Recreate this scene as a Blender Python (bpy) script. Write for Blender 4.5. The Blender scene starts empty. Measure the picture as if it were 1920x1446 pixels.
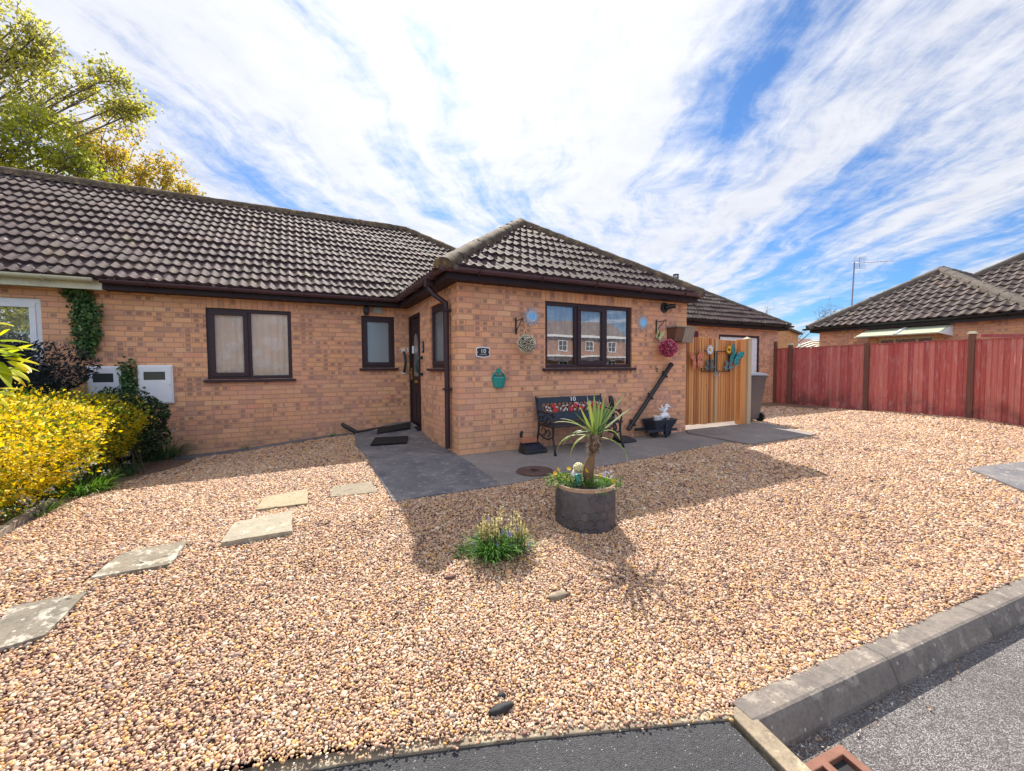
import bpy, bmesh, math, random
import numpy as np
from mathutils import Vector, Matrix
R = math.radians
random.seed(7); rng = np.random.default_rng(11)
sc = bpy.context.scene
col = sc.collection
# ---------------------------------------------------------------- camera
FPX, YAW, PITCH, ROLL = 781.778, R(-27.147), R(-2.4506), R(0.3455)
CAM = Vector((-1.869, -5.2, 1.165))
def _rot(yaw, pitch, roll):
    cy, sy = math.cos(yaw), math.sin(yaw); cp, sp = math.cos(pitch), math.sin(pitch); cr, sr = math.cos(roll), math.sin(roll)
    Rz = Matrix(((cy, -sy, 0), (sy, cy, 0), (0, 0, 1)))
    Rx = Matrix(((1, 0, 0), (0, cp, -sp), (0, sp, cp)))
    Ry = Matrix(((cr, 0, sr), (0, 1, 0), (-sr, 0, cr)))
    return Rz @ Rx @ Ry
MC = _rot(YAW, PITCH, ROLL)
cd = bpy.data.cameras.new('camera'); camo = bpy.data.objects.new('camera', cd); col.objects.link(camo)
r_, f_, u_ = MC.col[0], MC.col[1], MC.col[2]
m4 = Matrix(((r_[0], u_[0], -f_[0], CAM[0]), (r_[1], u_[1], -f_[1], CAM[1]), (r_[2], u_[2], -f_[2], CAM[2]), (0, 0, 0, 1)))
camo.matrix_world = m4
cd.sensor_width = 36; cd.lens = FPX / 1920 * 36; cd.clip_start = 0.05; cd.clip_end = 3000
sc.camera = camo
# ---------------------------------------------------------------- light
SA, SB = -0.345, -0.915                       # shadow offset per metre of height
sun_dir = Vector((-SA, -SB, 1)).normalized()   # towards the sun
SEL = math.asin(sun_dir.z); SAZ = math.atan2(sun_dir.x, sun_dir.y)
sl = bpy.data.lights.new('sun', 'SUN'); sl.energy = 5.0; sl.angle = R(0.55); sl.color = (1.0, 0.93, 0.82)
so = bpy.data.objects.new('sun', sl); col.objects.link(so)
so.rotation_euler = (-sun_dir).to_track_quat('-Z', 'Y').to_euler(); so.location = (0, 0, 30)
sc.view_settings.view_transform = 'Standard'; sc.view_settings.look = 'None'
sc.view_settings.exposure = 0.80; sc.view_settings.gamma = 1.0

# ---------------------------------------------------------------- node helper
class G:
    """small wrapper: math on node sockets"""
    def __init__(s, nt): s.nt = nt
    def n(s, t, **kw):
        nd = s.nt.nodes.new(t)
        for k, v in kw.items(): setattr(nd, k, v)
        return nd
    def put(s, sock, v):
        if isinstance(v, bpy.types.NodeSocket): s.nt.links.new(v, sock)
        elif v is not None: sock.default_value = v
    def m(s, op, a, b=None, c=None, clamp=False):
        nd = s.n('ShaderNodeMath', operation=op, use_clamp=clamp)
        s.put(nd.inputs[0], a)
        if b is not None: s.put(nd.inputs[1], b)
        if c is not None: s.put(nd.inputs[2], c)
        return nd.outputs[0]
    def vec(s, x, y, z):
        nd = s.n('ShaderNodeCombineXYZ'); s.put(nd.inputs[0], x); s.put(nd.inputs[1], y); s.put(nd.inputs[2], z); return nd.outputs[0]
    def sep(s, v):
        nd = s.n('ShaderNodeSeparateXYZ'); s.put(nd.inputs[0], v); return nd.outputs
    def vm(s, op, a, b=None, sc_=None):
        nd = s.n('ShaderNodeVectorMath', operation=op); s.put(nd.inputs[0], a)
        if b is not None: s.put(nd.inputs[1], b)
        if sc_ is not None: s.put(nd.inputs[3], sc_)
        return nd.outputs[0]
    def noise(s, v, scale, detail=3, rough=.55, dist=0):
        nd = s.n('ShaderNodeTexNoise'); s.put(nd.inputs['Vector'], v); nd.inputs['Scale'].default_value = scale
        nd.inputs['Detail'].default_value = detail; nd.inputs['Roughness'].default_value = rough; nd.inputs['Distortion'].default_value = dist
        return nd.outputs[0]
    def vor(s, v, scale, feature='F1', out='Distance', rnd=1.0):
        nd = s.n('ShaderNodeTexVoronoi', feature=feature); s.put(nd.inputs['Vector'], v); nd.inputs['Scale'].default_value = scale
        nd.inputs['Randomness'].default_value = rnd
        return nd.outputs[out]
    def white(s, v):
        nd = s.n('ShaderNodeTexWhiteNoise'); s.put(nd.inputs['Vector'], v); return nd.outputs[0]
    def ramp(s, f, stops, interp='LINEAR'):
        nd = s.n('ShaderNodeValToRGB'); nd.color_ramp.interpolation = interp
        cr = nd.color_ramp
        while len(cr.elements) < len(stops): cr.elements.new(.5)
        for e, (p, c) in zip(cr.elements, stops):
            e.position = p; e.color = (c[0], c[1], c[2], 1) if isinstance(c, tuple) else (c, c, c, 1)
        s.put(nd.inputs[0], f); return nd.outputs[0]
    def smooth(s, x, a, b):
        nd = s.n('ShaderNodeMapRange', interpolation_type='SMOOTHSTEP'); s.put(nd.inputs[0], x)
        nd.inputs[1].default_value = a; nd.inputs[2].default_value = b; return nd.outputs[0]
    def mix(s, f, a, b, blend='MIX'):
        nd = s.n('ShaderNodeMix', data_type='RGBA', blend_type=blend); s.put(nd.inputs[0], f)
        for i, v in ((6, a), (7, b)):
            if isinstance(v, tuple) and len(v) == 3: v = (*v, 1)
            s.put(nd.inputs[i], v)
        return nd.outputs[2]
    def bump(s, h, strength=.5, dist=.01):
        nd = s.n('ShaderNodeBump'); nd.inputs['Strength'].default_value = strength; nd.inputs['Distance'].default_value = dist
        s.put(nd.inputs['Height'], h); return nd.outputs[0]
    def pos(s): return s.n('ShaderNodeNewGeometry').outputs['Position']
    def obj(s): return s.n('ShaderNodeTexCoord').outputs['Object']

# ---------------------------------------------------------------- sky
w = bpy.data.worlds.new('World'); sc.world = w; w.use_nodes = True
nt = w.node_tree; nt.nodes.clear(); g = G(nt)
sky = g.n('ShaderNodeTexSky', sky_type='NISHITA'); sky.sun_disc = False; sky.sun_elevation = SEL; sky.sun_rotation = SAZ
sky.air_density = 1.0; sky.dust_density = 0.6; sky.ozone_density = 1.6
gen = g.n('ShaderNodeTexCoord').outputs['Generated']
d = g.sep(gen)
zz = g.m('ADD', g.m('MAXIMUM', d[2], 0.0), 0.10)
px = g.m('DIVIDE', d[0], zz); py = g.m('DIVIDE', d[1], zz)
STK = R(35)                                   # azimuth the cirrus streaks run towards
al = g.m('ADD', g.m('MULTIPLY', px, math.sin(STK)), g.m('MULTIPLY', py, math.cos(STK)))
ac = g.m('SUBTRACT', g.m('MULTIPLY', px, math.cos(STK)), g.m('MULTIPLY', py, math.sin(STK)))
wrp = g.noise(g.vec(al, ac, 0.3), .8, 3)
wr2 = g.noise(g.vec(al, ac, 5.3), 2.2, 3)
acw = g.m('ADD', ac, g.m('MULTIPLY', g.m('SUBTRACT', wrp, .5), .55)); acw = g.m('ADD', acw, g.m('MULTIPLY', g.m('SUBTRACT', wr2, .5), .16))
n1 = g.noise(g.vec(g.m('MULTIPLY', al, .42), g.m('MULTIPLY', acw, 1.7), 31.7), 1.2, 5, .55, 0)        # broad banks
n2 = g.noise(g.vec(g.m('MULTIPLY', al, .9), g.m('MULTIPLY', acw, 4.2), 4.0), 1.5, 9, .66, 0)             # combed streaks
n3 = g.noise(g.vec(al, acw, 9.1), 5.5, 9, .70, 0)                                                        # ragged wisps
cov = g.m('ADD', g.m('MULTIPLY', n1, 1.0), g.m('ADD', g.m('MULTIPLY', n2, .42), g.m('MULTIPLY', n3, .38)))
sdot = g.vm('DOT_PRODUCT', g.vm('NORMALIZE', gen), tuple(sun_dir)); sdot = sdot.node.outputs['Value']
cov = g.m('ADD', cov, g.m('MULTIPLY', g.smooth(sdot, .78, 1.0), .17))
cov = g.m('ADD', cov, g.m('MULTIPLY', g.smooth(d[0], .3, -.45), .10))
cov = g.m('SUBTRACT', cov, g.m('MULTIPLY', g.smooth(d[2], .30, .02), .05))
cov = g.m('SUBTRACT', cov, g.m('MULTIPLY', g.m('MULTIPLY', g.smooth(d[1], .0, -.4), g.smooth(d[2], .5, .2)), .14))
cov = g.m('ADD', cov, g.m('MULTIPLY', g.smooth(d[0], .35, .75), .05))
cov = g.m('ADD', cov, g.m('MULTIPLY', g.m('MULTIPLY', g.smooth(d[0], .45, -.2), g.smooth(d[2], .55, .15)), .11))
den = g.smooth(cov, .78, 1.08)
skyc = g.mix(1.0, sky.outputs[0], (.50, .86, 1.30), 'MULTIPLY')
glow = g.m('POWER', g.m('MAXIMUM', sdot, 0.0), 10.0)
# unseen clouds behind the viewer brightened to fill shaded walls; glow veils the sun
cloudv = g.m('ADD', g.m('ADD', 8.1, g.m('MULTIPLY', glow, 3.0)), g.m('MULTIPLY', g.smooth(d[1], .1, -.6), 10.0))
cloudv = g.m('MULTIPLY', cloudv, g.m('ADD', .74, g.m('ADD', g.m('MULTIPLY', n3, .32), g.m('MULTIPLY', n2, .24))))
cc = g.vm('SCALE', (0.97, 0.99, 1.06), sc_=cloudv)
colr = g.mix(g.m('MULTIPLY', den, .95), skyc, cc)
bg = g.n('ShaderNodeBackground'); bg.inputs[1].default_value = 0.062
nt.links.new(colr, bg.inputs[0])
wo = g.n('ShaderNodeOutputWorld'); nt.links.new(bg.outputs[0], wo.inputs[0])

# ---------------------------------------------------------------- measuring: rays of the photograph onto real planes
def ray(u, v): return MC @ Vector(((u - 960) / FPX, 1, -(v - 723) / FPX))
def onZ(u, v, z): d = ray(u, v); return CAM + d * ((z - CAM.z) / d.z)
def onY(u, v, y): d = ray(u, v); return CAM + d * ((y - CAM.y) / d.y)
def onX(u, v, x): d = ray(u, v); return CAM + d * ((x - CAM.x) / d.x)
def sm(x, a, b):
    t = min(1, max(0, (x - a) / (b - a))); return t * t * (3 - 2 * t)
def gz(x, y):
    """height of the front garden: level by the house, falling gently to the road and to the left corner"""
    z = -.114 * max(0, -1.75 - y) * (1 - .35 * sm(x, 1.5, 6))
    z = max(z, -.235)
    z += -.155 * sm(-x, 1.0, 3.4) * sm(y, -.6, 2.5)
    return z
def onG(u, v):
    z = 0
    for _ in range(12):
        p = onZ(u, v, z); z = .5 * z + .5 * gz(p.x, p.y)
    p = onZ(u, v, z); return p

# ---------------------------------------------------------------- mesh helpers
class MB:
    def __init__(s): s.v = []; s.f = []; s.uv = None
    def add(s, vs, fs):
        b = len(s.v); s.v += [tuple(v) for v in vs]; s.f += [tuple(i + b for i in f) for f in fs]
    def box(s, a, b):
        x0, x1 = sorted((a[0], b[0])); y0, y1 = sorted((a[1], b[1])); z0, z1 = sorted((a[2], b[2]))
        s.add([(x0, y0, z0), (x1, y0, z0), (x1, y1, z0), (x0, y1, z0), (x0, y0, z1), (x1, y0, z1), (x1, y1, z1), (x0, y1, z1)],
              [(0, 3, 2, 1), (4, 5, 6, 7), (0, 1, 5, 4), (1, 2, 6, 5), (2, 3, 7, 6), (3, 0, 4, 7)])
    def bar(s, p, q, w_, h_, up=(0, 0, 1)):
        p = Vector(p); q = Vector(q); d_ = (q - p).normalized(); u = Vector(up)
        sx = d_.cross(u)
        if sx.length < 1e-4: sx = d_.cross(Vector((1, 0, 0)))
        sx.normalize(); uz = sx.cross(d_).normalized(); vs = []
        for c in (p, q):
            for a, b in ((-1, -1), (1, -1), (1, 1), (-1, 1)): vs.append(c + sx * a * w_ / 2 + uz * b * h_ / 2)
        s.add(vs, [(3, 2, 1, 0), (4, 5, 6, 7), (0, 1, 5, 4), (1, 2, 6, 5), (2, 3, 7, 6), (3, 0, 4, 7)])
    def tube(s, pts, r, n=8, caps=True):
        pts = [Vector(p) for p in pts]; rs = r if isinstance(r, (list, tuple)) else [r] * len(pts)
        vs = []; fs = []; prev = None
        for i, p in enumerate(pts):
            t = (pts[min(i + 1, len(pts) - 1)] - pts[max(i - 1, 0)]).normalized()
            if prev is None:
                a = t.orthogonal().normalized()
            else:
                a = (prev - t * prev.dot(t))
                a = a.normalized() if a.length > 1e-5 else t.orthogonal().normalized()
            prev = a; b = t.cross(a)
            for k in range(n):
                th = 2 * math.pi * k / n; vs.append(p + (a * math.cos(th) + b * math.sin(th)) * rs[i])
        for i in range(len(pts) - 1):
            for k in range(n):
                fs.append((i * n + k, i * n + (k + 1) % n, (i + 1) * n + (k + 1) % n, (i + 1) * n + k))
        if caps: fs.append(tuple(range(n - 1, -1, -1))); fs.append(tuple((len(pts) - 1) * n + k for k in range(n)))
        s.add(vs, fs)
    def lathe(s, prof, c, n=24, ang=None):
        vs = []; fs = []
        for r, z in prof:
            for k in range(n):
                th = 2 * math.pi * k / n; vs.append((c[0] + r * math.cos(th), c[1] + r * math.sin(th), c[2] + z))
        for i in range(len(prof) - 1):
            for k in range(n): fs.append((i * n + k, i * n + (k + 1) % n, (i + 1) * n + (k + 1) % n, (i + 1) * n + k))
        fs.append(tuple(range(n - 1, -1, -1))); fs.append(tuple((len(prof) - 1) * n + k for k in range(n)))
        s.add(vs, fs)
    def prism(s, poly, axis, a, b):
        """closed polygon (2-D) extruded along an axis from a to b"""
        n = len(poly)
        def P(p, t): return {'X': (t, p[0], p[1]), 'Y': (p[0], t, p[1]), 'Z': (p[0], p[1], t)}[axis]
        vs = [P(p, a) for p in poly] + [P(p, b) for p in poly]
        s.add(vs, [tuple(range(n)), tuple(range(2 * n - 1, n - 1, -1))] + [(i, (i + 1) % n, n + (i + 1) % n, n + i) for i in range(n)])
    def ico(s, c, r, sub=1, sq=(1, 1, 1), jit=0):
        bm = bmesh.new(); bmesh.ops.create_icosphere(bm, subdivisions=sub, radius=1)
        vs = []
        for v in bm.verts:
            k = 1 + random.uniform(-jit, jit)
            vs.append((c[0] + v.co.x * r * sq[0] * k, c[1] + v.co.y * r * sq[1] * k, c[2] + v.co.z * r * sq[2] * k))
        fs = [tuple(v.index for v in f.verts) for f in bm.faces]; bm.free(); s.add(vs, fs)
    def build(s, name, mat_, parent=None, org=None, smooth=False, recalc=True, bevel=0):
        o_ = org if org is not None else (parent_loc(parent) if parent else (0, 0, 0))
        me = bpy.data.meshes.new(name)
        me.from_pydata([(v[0] - o_[0], v[1] - o_[1], v[2] - o_[2]) for v in s.v], [], s.f)
        if recalc:
            bm = bmesh.new(); bm.from_mesh(me); bmesh.ops.recalc_face_normals(bm, faces=bm.faces); bm.to_mesh(me); bm.free()
        if smooth is True: me.shade_smooth()
        elif smooth: me.shade_smooth(); me.set_sharp_from_angle(angle=R(smooth))
        me.materials.append(mat_)
        ob = bpy.data.objects.new(name, me); col.objects.link(ob)
        if parent: ob.parent = parent
        elif org is not None: ob.location = org
        if bevel:
            md = ob.modifiers.new('bevel', 'BEVEL'); md.width = bevel; md.segments = 2; md.limit_method = 'ANGLE'; md.angle_limit = R(40)
        return ob
def parent_loc(p):
    l = Vector(p.location)
    while p.parent: p = p.parent; l = l + Vector(p.location)
    return l
def tag(o, label=None, cat=None, group=None, kind=None):
    if label: o['label'] = label
    if cat: o['category'] = cat
    if group: o['group'] = group
    if kind: o['kind'] = kind
    return o
def thing(name, label, cat, loc=(0, 0, 0), group=None):
    o = bpy.data.objects.new(name, None); col.objects.link(o); o.location = loc; o.empty_display_size = .1
    return tag(o, label, cat, group)
def copy_tree(o, parent=None):
    c = o.copy(); col.objects.link(c); c.parent = parent
    for ch in list(o.children): copy_tree(ch, c)
    return c
def sub(mb, name, m_, parent, **kw):       # part whose parent chain starts at a thing
    return mb.build(name, m_, parent, **kw)
def text_mesh(name, body, size, m_, parent, loc, rot, extrude=.002):
    cu = bpy.data.curves.new('t', 'FONT'); cu.body = body; cu.size = size; cu.extrude = extrude; cu.align_x = 'CENTER'; cu.align_y = 'CENTER'
    to = bpy.data.objects.new('t', cu); col.objects.link(to); bpy.context.view_layer.update()
    me = bpy.data.meshes.new_from_object(to.evaluated_get(bpy.context.evaluated_depsgraph_get()))
    bpy.data.objects.remove(to); me.materials.clear(); me.materials.append(m_)
    o = bpy.data.objects.new(name, me); col.objects.link(o); o.parent = parent
    o.location = Vector(loc) - parent_loc(parent); o.rotation_euler = rot
    return o

# ---------------------------------------------------------------- materials
def new_mat(name):
    m_ = bpy.data.materials.new(name); m_.use_nodes = True; n_ = m_.node_tree; n_.nodes.clear()
    g_ = G(n_); b = g_.n('ShaderNodeBsdfPrincipled'); o = g_.n('ShaderNodeOutputMaterial'); n_.links.new(b.outputs[0], o.inputs[0])
    return m_, g_, b, o
def flat(name, c, rough=.6, var=.25, scale=9, bump=.15, metal=0, spec=.5, dist=.004, dirt=None):
    m_, g_, b, o = new_mat(name); p = g_.obj()
    n_ = g_.noise(p, scale, 5, .6); n2_ = g_.noise(p, scale * 7, 3, .6)
    k = g_.m('ADD', g_.m('MULTIPLY', n_, .7), g_.m('MULTIPLY', n2_, .3))
    lo = tuple(x * (1 - var) for x in c); hi = tuple(min(1, x * (1 + var)) for x in c)
    cc_ = g_.ramp(k, [(.3, lo), (.7, hi)])
    if dirt: cc_ = g_.mix(g_.smooth(g_.noise(p, scale * .6, 6, .7), .52, .68), cc_, dirt)
    g_.put(b.inputs['Base Color'], cc_); b.inputs['Roughness'].default_value = rough; b.inputs['Metallic'].default_value = metal
    b.inputs['Specular IOR Level'].default_value = spec
    if bump: g_.put(b.inputs['Normal'], g_.bump(k, bump, dist))
    return m_
def brick_mat(name, tint=(1, 1, 1), soldier=False, marks=1.0, simple=False):
    m_, g_, b, o = new_mat(name); P = g_.sep(g_.pos())
    wob = g_.m('MULTIPLY', g_.m('SUBTRACT', g_.noise(g_.pos(), 14, 2), .5), .006)
    u = g_.m('ADD', g_.m('ADD', P[0], P[1]), wob); z = g_.m('ADD', P[2], g_.m('MULTIPLY', g_.m('SUBTRACT', g_.noise(g_.pos(), 9, 2), .5), .005))
    if soldier:
        row = g_.m('FLOOR', g_.m('DIVIDE', u, .075)); fz = g_.m('FRACT', g_.m('DIVIDE', u, .075)); uu = g_.m('DIVIDE', g_.m('SUBTRACT', z, 2.13), .5)
    else:
        row = g_.m('FLOOR', g_.m('DIVIDE', z, .075)); fz = g_.m('FRACT', g_.m('DIVIDE', z, .075))
        uu = g_.m('ADD', g_.m('DIVIDE', u, .225), g_.m('MULTIPLY', g_.m('FLOORED_MODULO', row, 2.0), .5))
    cell = g_.m('FLOOR', uu); fu = g_.m('FRACT', uu)
    r1 = g_.white(g_.vec(cell, row, 0.0)); r2 = g_.white(g_.vec(cell, row, 7.0))
    base = g_.ramp(r1, [(0, (0.500, 0.283, 0.185)), (.12, (0.640, 0.346, 0.206)), (.34, (0.800, 0.427, 0.206)), (.55, (0.840, 0.442, 0.223)), (.74, (0.770, 0.394, 0.239)), (.9, (0.860, 0.518, 0.269)), (1, (0.800, 0.360, 0.206))])
    # kiln marks: darker squares on half bricks, coming in bands of courses
    h = g_.m('MULTIPLY', fu, 2.0); hc = g_.m('ADD', g_.m('MULTIPLY', cell, 2.0), g_.m('FLOOR', h)); fh = g_.m('FRACT', h)
    mk = g_.m('MULTIPLY', g_.smooth(g_.m('ABSOLUTE', g_.m('SUBTRACT', fh, .5)), .34, .24), g_.smooth(g_.m('ABSOLUTE', g_.m('SUBTRACT', fz, .53)), .38, .28))
    band = g_.noise(g_.vec(g_.m('MULTIPLY', u, .35), g_.m('MULTIPLY', row, .23), 2.0), 1.3, 3, .6)
    pr_ = g_.m('GREATER_THAN', g_.m('ADD', g_.white(g_.vec(hc, row, 3.0)), g_.m('MULTIPLY', g_.m('SUBTRACT', band, .5), 2.4)), .71)
    mk = g_.m('MULTIPLY', g_.m('MULTIPLY', mk, pr_), .76 * marks)
    c1 = g_.mix(mk, base, (.26, .155, .125))
    mott = g_.noise(g_.pos(), 60, 4, .65); big = g_.noise(g_.pos(), .9, 4, .6)
    c1 = g_.mix(g_.m('MULTIPLY', g_.smooth(mott, .50, .78), .28), c1, (.44, .26, .21))
    c1 = g_.mix(g_.m('MULTIPLY', g_.smooth(mott, .5, .28), .25), c1, (.88, .60, .42))
    mw = .07 if not soldier else .075
    mz = g_.smooth(g_.m('ABSOLUTE', g_.m('SUBTRACT', fz, .5)), .5 - mw - .025, .5 - mw + .015)
    mu = g_.smooth(g_.m('ABSOLUTE', g_.m('SUBTRACT', fu, .5)), .5 - .034, .5 - .018) if not soldier else 0.0
    mort = g_.m('MAXIMUM', mz, mu)
    c2 = g_.mix(g_.m('MULTIPLY', mort, .62), c1, (.42, .255, .18))
    # damp staining near the foot of the wall
    st = g_.m('MULTIPLY', g_.smooth(P[2], .55, -.1), g_.smooth(g_.noise(g_.pos(), 2.6, 5, .6), .35, .65))
    c2 = g_.mix(g_.m('MULTIPLY', st, .45), c2, (.30, .235, .12))
    c2 = g_.mix(g_.m('MULTIPLY', g_.smooth(big, .3, .7), .38), c2, (.72, .40, .31))
    strk = g_.noise(g_.vec(g_.m('MULTIPLY', u, 5.0), 0.0, g_.m('MULTIPLY', P[2], .8)), 1.6, 5, .6)
    c2 = g_.mix(g_.m('MULTIPLY', g_.m('MULTIPLY', g_.smooth(strk, .54, .70), g_.smooth(P[2], 1.25, .3)), .30), c2, (.33, .25, .17))
    bloom = g_.m('MULTIPLY', g_.smooth(g_.noise(g_.pos(), 3.7, 6, .7),   .58, .72), .12); c2 = g_.mix(bloom, c2, (.80, .62, .50))
    c2 = g_.mix(1.0, c2, tuple(x * k for x, k in zip(tint, (.95, .93, .95))), 'MULTIPLY')
    g_.put(b.inputs['Base Color'], c2); b.inputs['Roughness'].default_value = .88; b.inputs['Specular IOR Level'].default_value = .25
    hgt = g_.m('SUBTRACT', g_.m('ADD', g_.m('MULTIPLY', mott, .25), g_.m('MULTIPLY', r2, .15)), g_.m('MULTIPLY', mort, .9))
    g_.put(b.inputs['Normal'], g_.bump(hgt, .75, .008))
    return m_
def tile_mat(name, base=(.060, .036, .039), moss=.8, lich=1.0):
    m_, g_, b, o = new_mat(name)
    uvn = g_.n('ShaderNodeUVMap'); uv = g_.sep(uvn.outputs[0]); P = g_.pos()
    rnd = g_.white(g_.vec(g_.m('FLOOR', g_.m('DIVIDE', uv[0], .262)), g_.m('FLOOR', uv[1]), 1.0))
    c = g_.ramp(rnd, [(0, tuple(x * .72 for x in base)), (.5, base), (.86, tuple(x * 1.22 for x in base)), (1, (base[0] * 1.45, base[1] * 1.3, base[2] * 1.1))])
    n1_ = g_.noise(P, 22, 6, .7); n2_ = g_.noise(P, 3.2, 4, .6); n3_ = g_.noise(P, 75, 3, .6)
    c = g_.mix(g_.m('MULTIPLY', g_.smooth(n1_, .42, .62), .5), c, (.094, .061, .062))
    c = g_.mix(g_.m('MULTIPLY', g_.smooth(g_.m('ADD', g_.m('MULTIPLY', g_.noise(P, 9, 6, .75), .6), g_.m('MULTIPLY', g_.noise(P, 1.6, 3, .6), .4)), .53, .62), moss), c, (.085, .07, .05))
    sp = g_.m('MULTIPLY', g_.smooth(g_.vor(P, 8.5), .20, .12), g_.m('GREATER_THAN', g_.white(g_.vor(P, 7.5, out='Color')), .62))
    sp = g_.m('MULTIPLY', sp, g_.smooth(n3_, .35, .55))
    c = g_.mix(g_.m('MULTIPLY', sp, lich), c, g_.mix(g_.smooth(n2_, .45, .6), (.62, .55, .50), (.50, .28, .16)))
    c = g_.mix(g_.m('MULTIPLY', g_.smooth(n2_, .55, .75), .3), c, (.24, .19, .10))
    g_.put(b.inputs['Base Color'], c); b.inputs['Roughness'].default_value = .78; b.inputs['Specular IOR Level'].default_value = .3
    g_.put(b.inputs['Normal'], g_.bump(g_.m('ADD', n1_, g_.m('MULTIPLY', n3_, .6)), .9, .010))
    return m_
def leaf_mat(name, stops, trans=.35, rough=.45):
    m_, g_, b, o = new_mat(name)
    at = g_.n('ShaderNodeAttribute', attribute_name='tint')
    c = g_.ramp(at.outputs['Fac'], stops)
    g_.put(b.inputs['Base Color'], c); b.inputs['Roughness'].default_value = rough
    tr = g_.n('ShaderNodeBsdfTranslucent'); g_.put(tr.inputs[0], c)
    mx = g_.n('ShaderNodeMixShader'); mx.inputs[0].default_value = trans
    g_.nt.links.new(b.outputs[0], mx.inputs[1]); g_.nt.links.new(tr.outputs[0], mx.inputs[2]); g_.nt.links.new(mx.outputs[0], o.inputs[0])
    return m_
def glass_mat(name, refl=.35, tint=(.9, .95, .95), rough=0.0, frost=False):
    """thin window pane: a mirror-like coat over clear (or frosted) glass"""
    m_, g_, b, o = new_mat(name); g_.nt.nodes.remove(b)
    tr = g_.n('ShaderNodeBsdfTransparent'); tr.inputs[0].default_value = (*tint, 1)
    gl = g_.n('ShaderNodeBsdfGlossy'); gl.inputs['Roughness'].default_value = rough
    wav = g_.noise(g_.obj(), 1.7, 2, .4)
    g_.put(gl.inputs['Normal'], g_.bump(wav, .07, .02))
    if frost:
        g_.put(gl.inputs['Normal'], g_.bump(g_.noise(g_.obj(), 90, 3, .6), .5, .004))
        df = g_.n('ShaderNodeBsdfDiffuse'); df.inputs[0].default_value = (.20, .24, .27, 1)
        mm = g_.n('ShaderNodeMixShader'); mm.inputs[0].default_value = .8; g_.nt.links.new(tr.outputs[0], mm.inputs[1]); g_.nt.links.new(df.outputs[0], mm.inputs[2]); base_ = mm.outputs[0]
    else: base_ = tr.outputs[0]
    fr = g_.n('ShaderNodeFresnel'); fr.inputs[0].default_value = 1.5
    fac = g_.m('ADD', refl, g_.m('MULTIPLY', fr.outputs[0], 1.0), clamp=True)
    mx = g_.n('ShaderNodeMixShader'); g_.put(mx.inputs[0], fac)
    g_.nt.links.new(base_, mx.inputs[1]); g_.nt.links.new(gl.outputs[0], mx.inputs[2]); g_.nt.links.new(mx.outputs[0], o.inputs[0])
    return m_
def lace_mat(name, c, c2, scale=1.0, holes=.35):
    m_, g_, b, o = new_mat(name); p = g_.obj(); P = g_.sep(p)
    u = g_.m('ADD', P[0], P[1]); q = g_.vec(u, 0.0, P[2])
    fl = g_.smooth(g_.m('ADD', g_.vor(q, 5.2 * scale), g_.m('MULTIPLY', g_.noise(q, 22 * scale, 3), .45)), .74, .56)                    # flower motifs
    pet = g_.smooth(g_.vor(q, 24 * scale), .30, .18)
    pat = g_.m('MULTIPLY', fl, g_.m('ADD', .3, g_.m('MULTIPLY', pet, .7)))
    fold = g_.m('ADD', .5, g_.m('MULTIPLY', g_.m('SINE', g_.m('ADD', g_.m('MULTIPLY', u, 62.0), g_.m('MULTIPLY', g_.noise(q, 3, 2), 9.0))), .5))
    c_ = g_.mix(pat, g_.mix(g_.m('MULTIPLY', fold, .5), c, c2), (1.0, 1.0, 1.0))
    g_.put(b.inputs['Base Color'], c_); b.inputs['Roughness'].default_value = .9
    tr = g_.n('ShaderNodeBsdfTransparent'); mx = g_.n('ShaderNodeMixShader')
    g_.put(mx.inputs[0], g_.m('SUBTRACT', 1.0, g_.m('MULTIPLY', g_.m('SUBTRACT', 1.0, pat), holes)))
    g_.nt.links.new(tr.outputs[0], mx.inputs[1]); g_.nt.links.new(b.outputs[0], mx.inputs[2]); g_.nt.links.new(mx.outputs[0], o.inputs[0])
    return m_
def slab_mat(name, c, c2, spots=(.55, .52, .45), sc1=1.6, spotamt=.6, holes=0):
    m_, g_, b, o = new_mat(name); P = g_.pos()
    n1_ = g_.noise(P, sc1, 6, .65); n2_ = g_.noise(P, 45, 4, .7); n3_ = g_.noise(P, 8, 5, .7)
    cc_ = g_.ramp(n1_, [(.32, c), (.66, c2)])
    cc_ = g_.mix(g_.m('MULTIPLY', g_.smooth(n2_, .42, .68), .4), cc_, tuple(x * .55 for x in c))
    cc_ = g_.mix(g_.m('MULTIPLY', g_.smooth(n3_, .60 - .12 * spotamt, .68 - .10 * spotamt), spotamt), cc_, spots)
    fl = g_.m('MULTIPLY', g_.smooth(g_.vor(P, 26), .22, .14), g_.m('GREATER_THAN', g_.white(g_.vor(P, 26, out='Color')), .8))
    cc_ = g_.mix(g_.m('MULTIPLY', fl, .75), cc_, spots)
    if holes:
        hl = g_.smooth(g_.noise(g_.vm('ADD', P, (5.0, 3.0, 0.0)), 17, 3, .6), .64, .68); cc_ = g_.mix(g_.m('MULTIPLY', hl, .85), cc_, (.035, .03, .02))
    g_.put(b.inputs['Base Color'], cc_); b.inputs['Roughness'].default_value = .9; b.inputs['Specular IOR Level'].default_value = .3
    g_.put(b.inputs['Normal'], g_.bump(g_.m('ADD', n2_, g_.m('MULTIPLY', n3_, .6)), .5, .008))
    return m_
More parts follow.
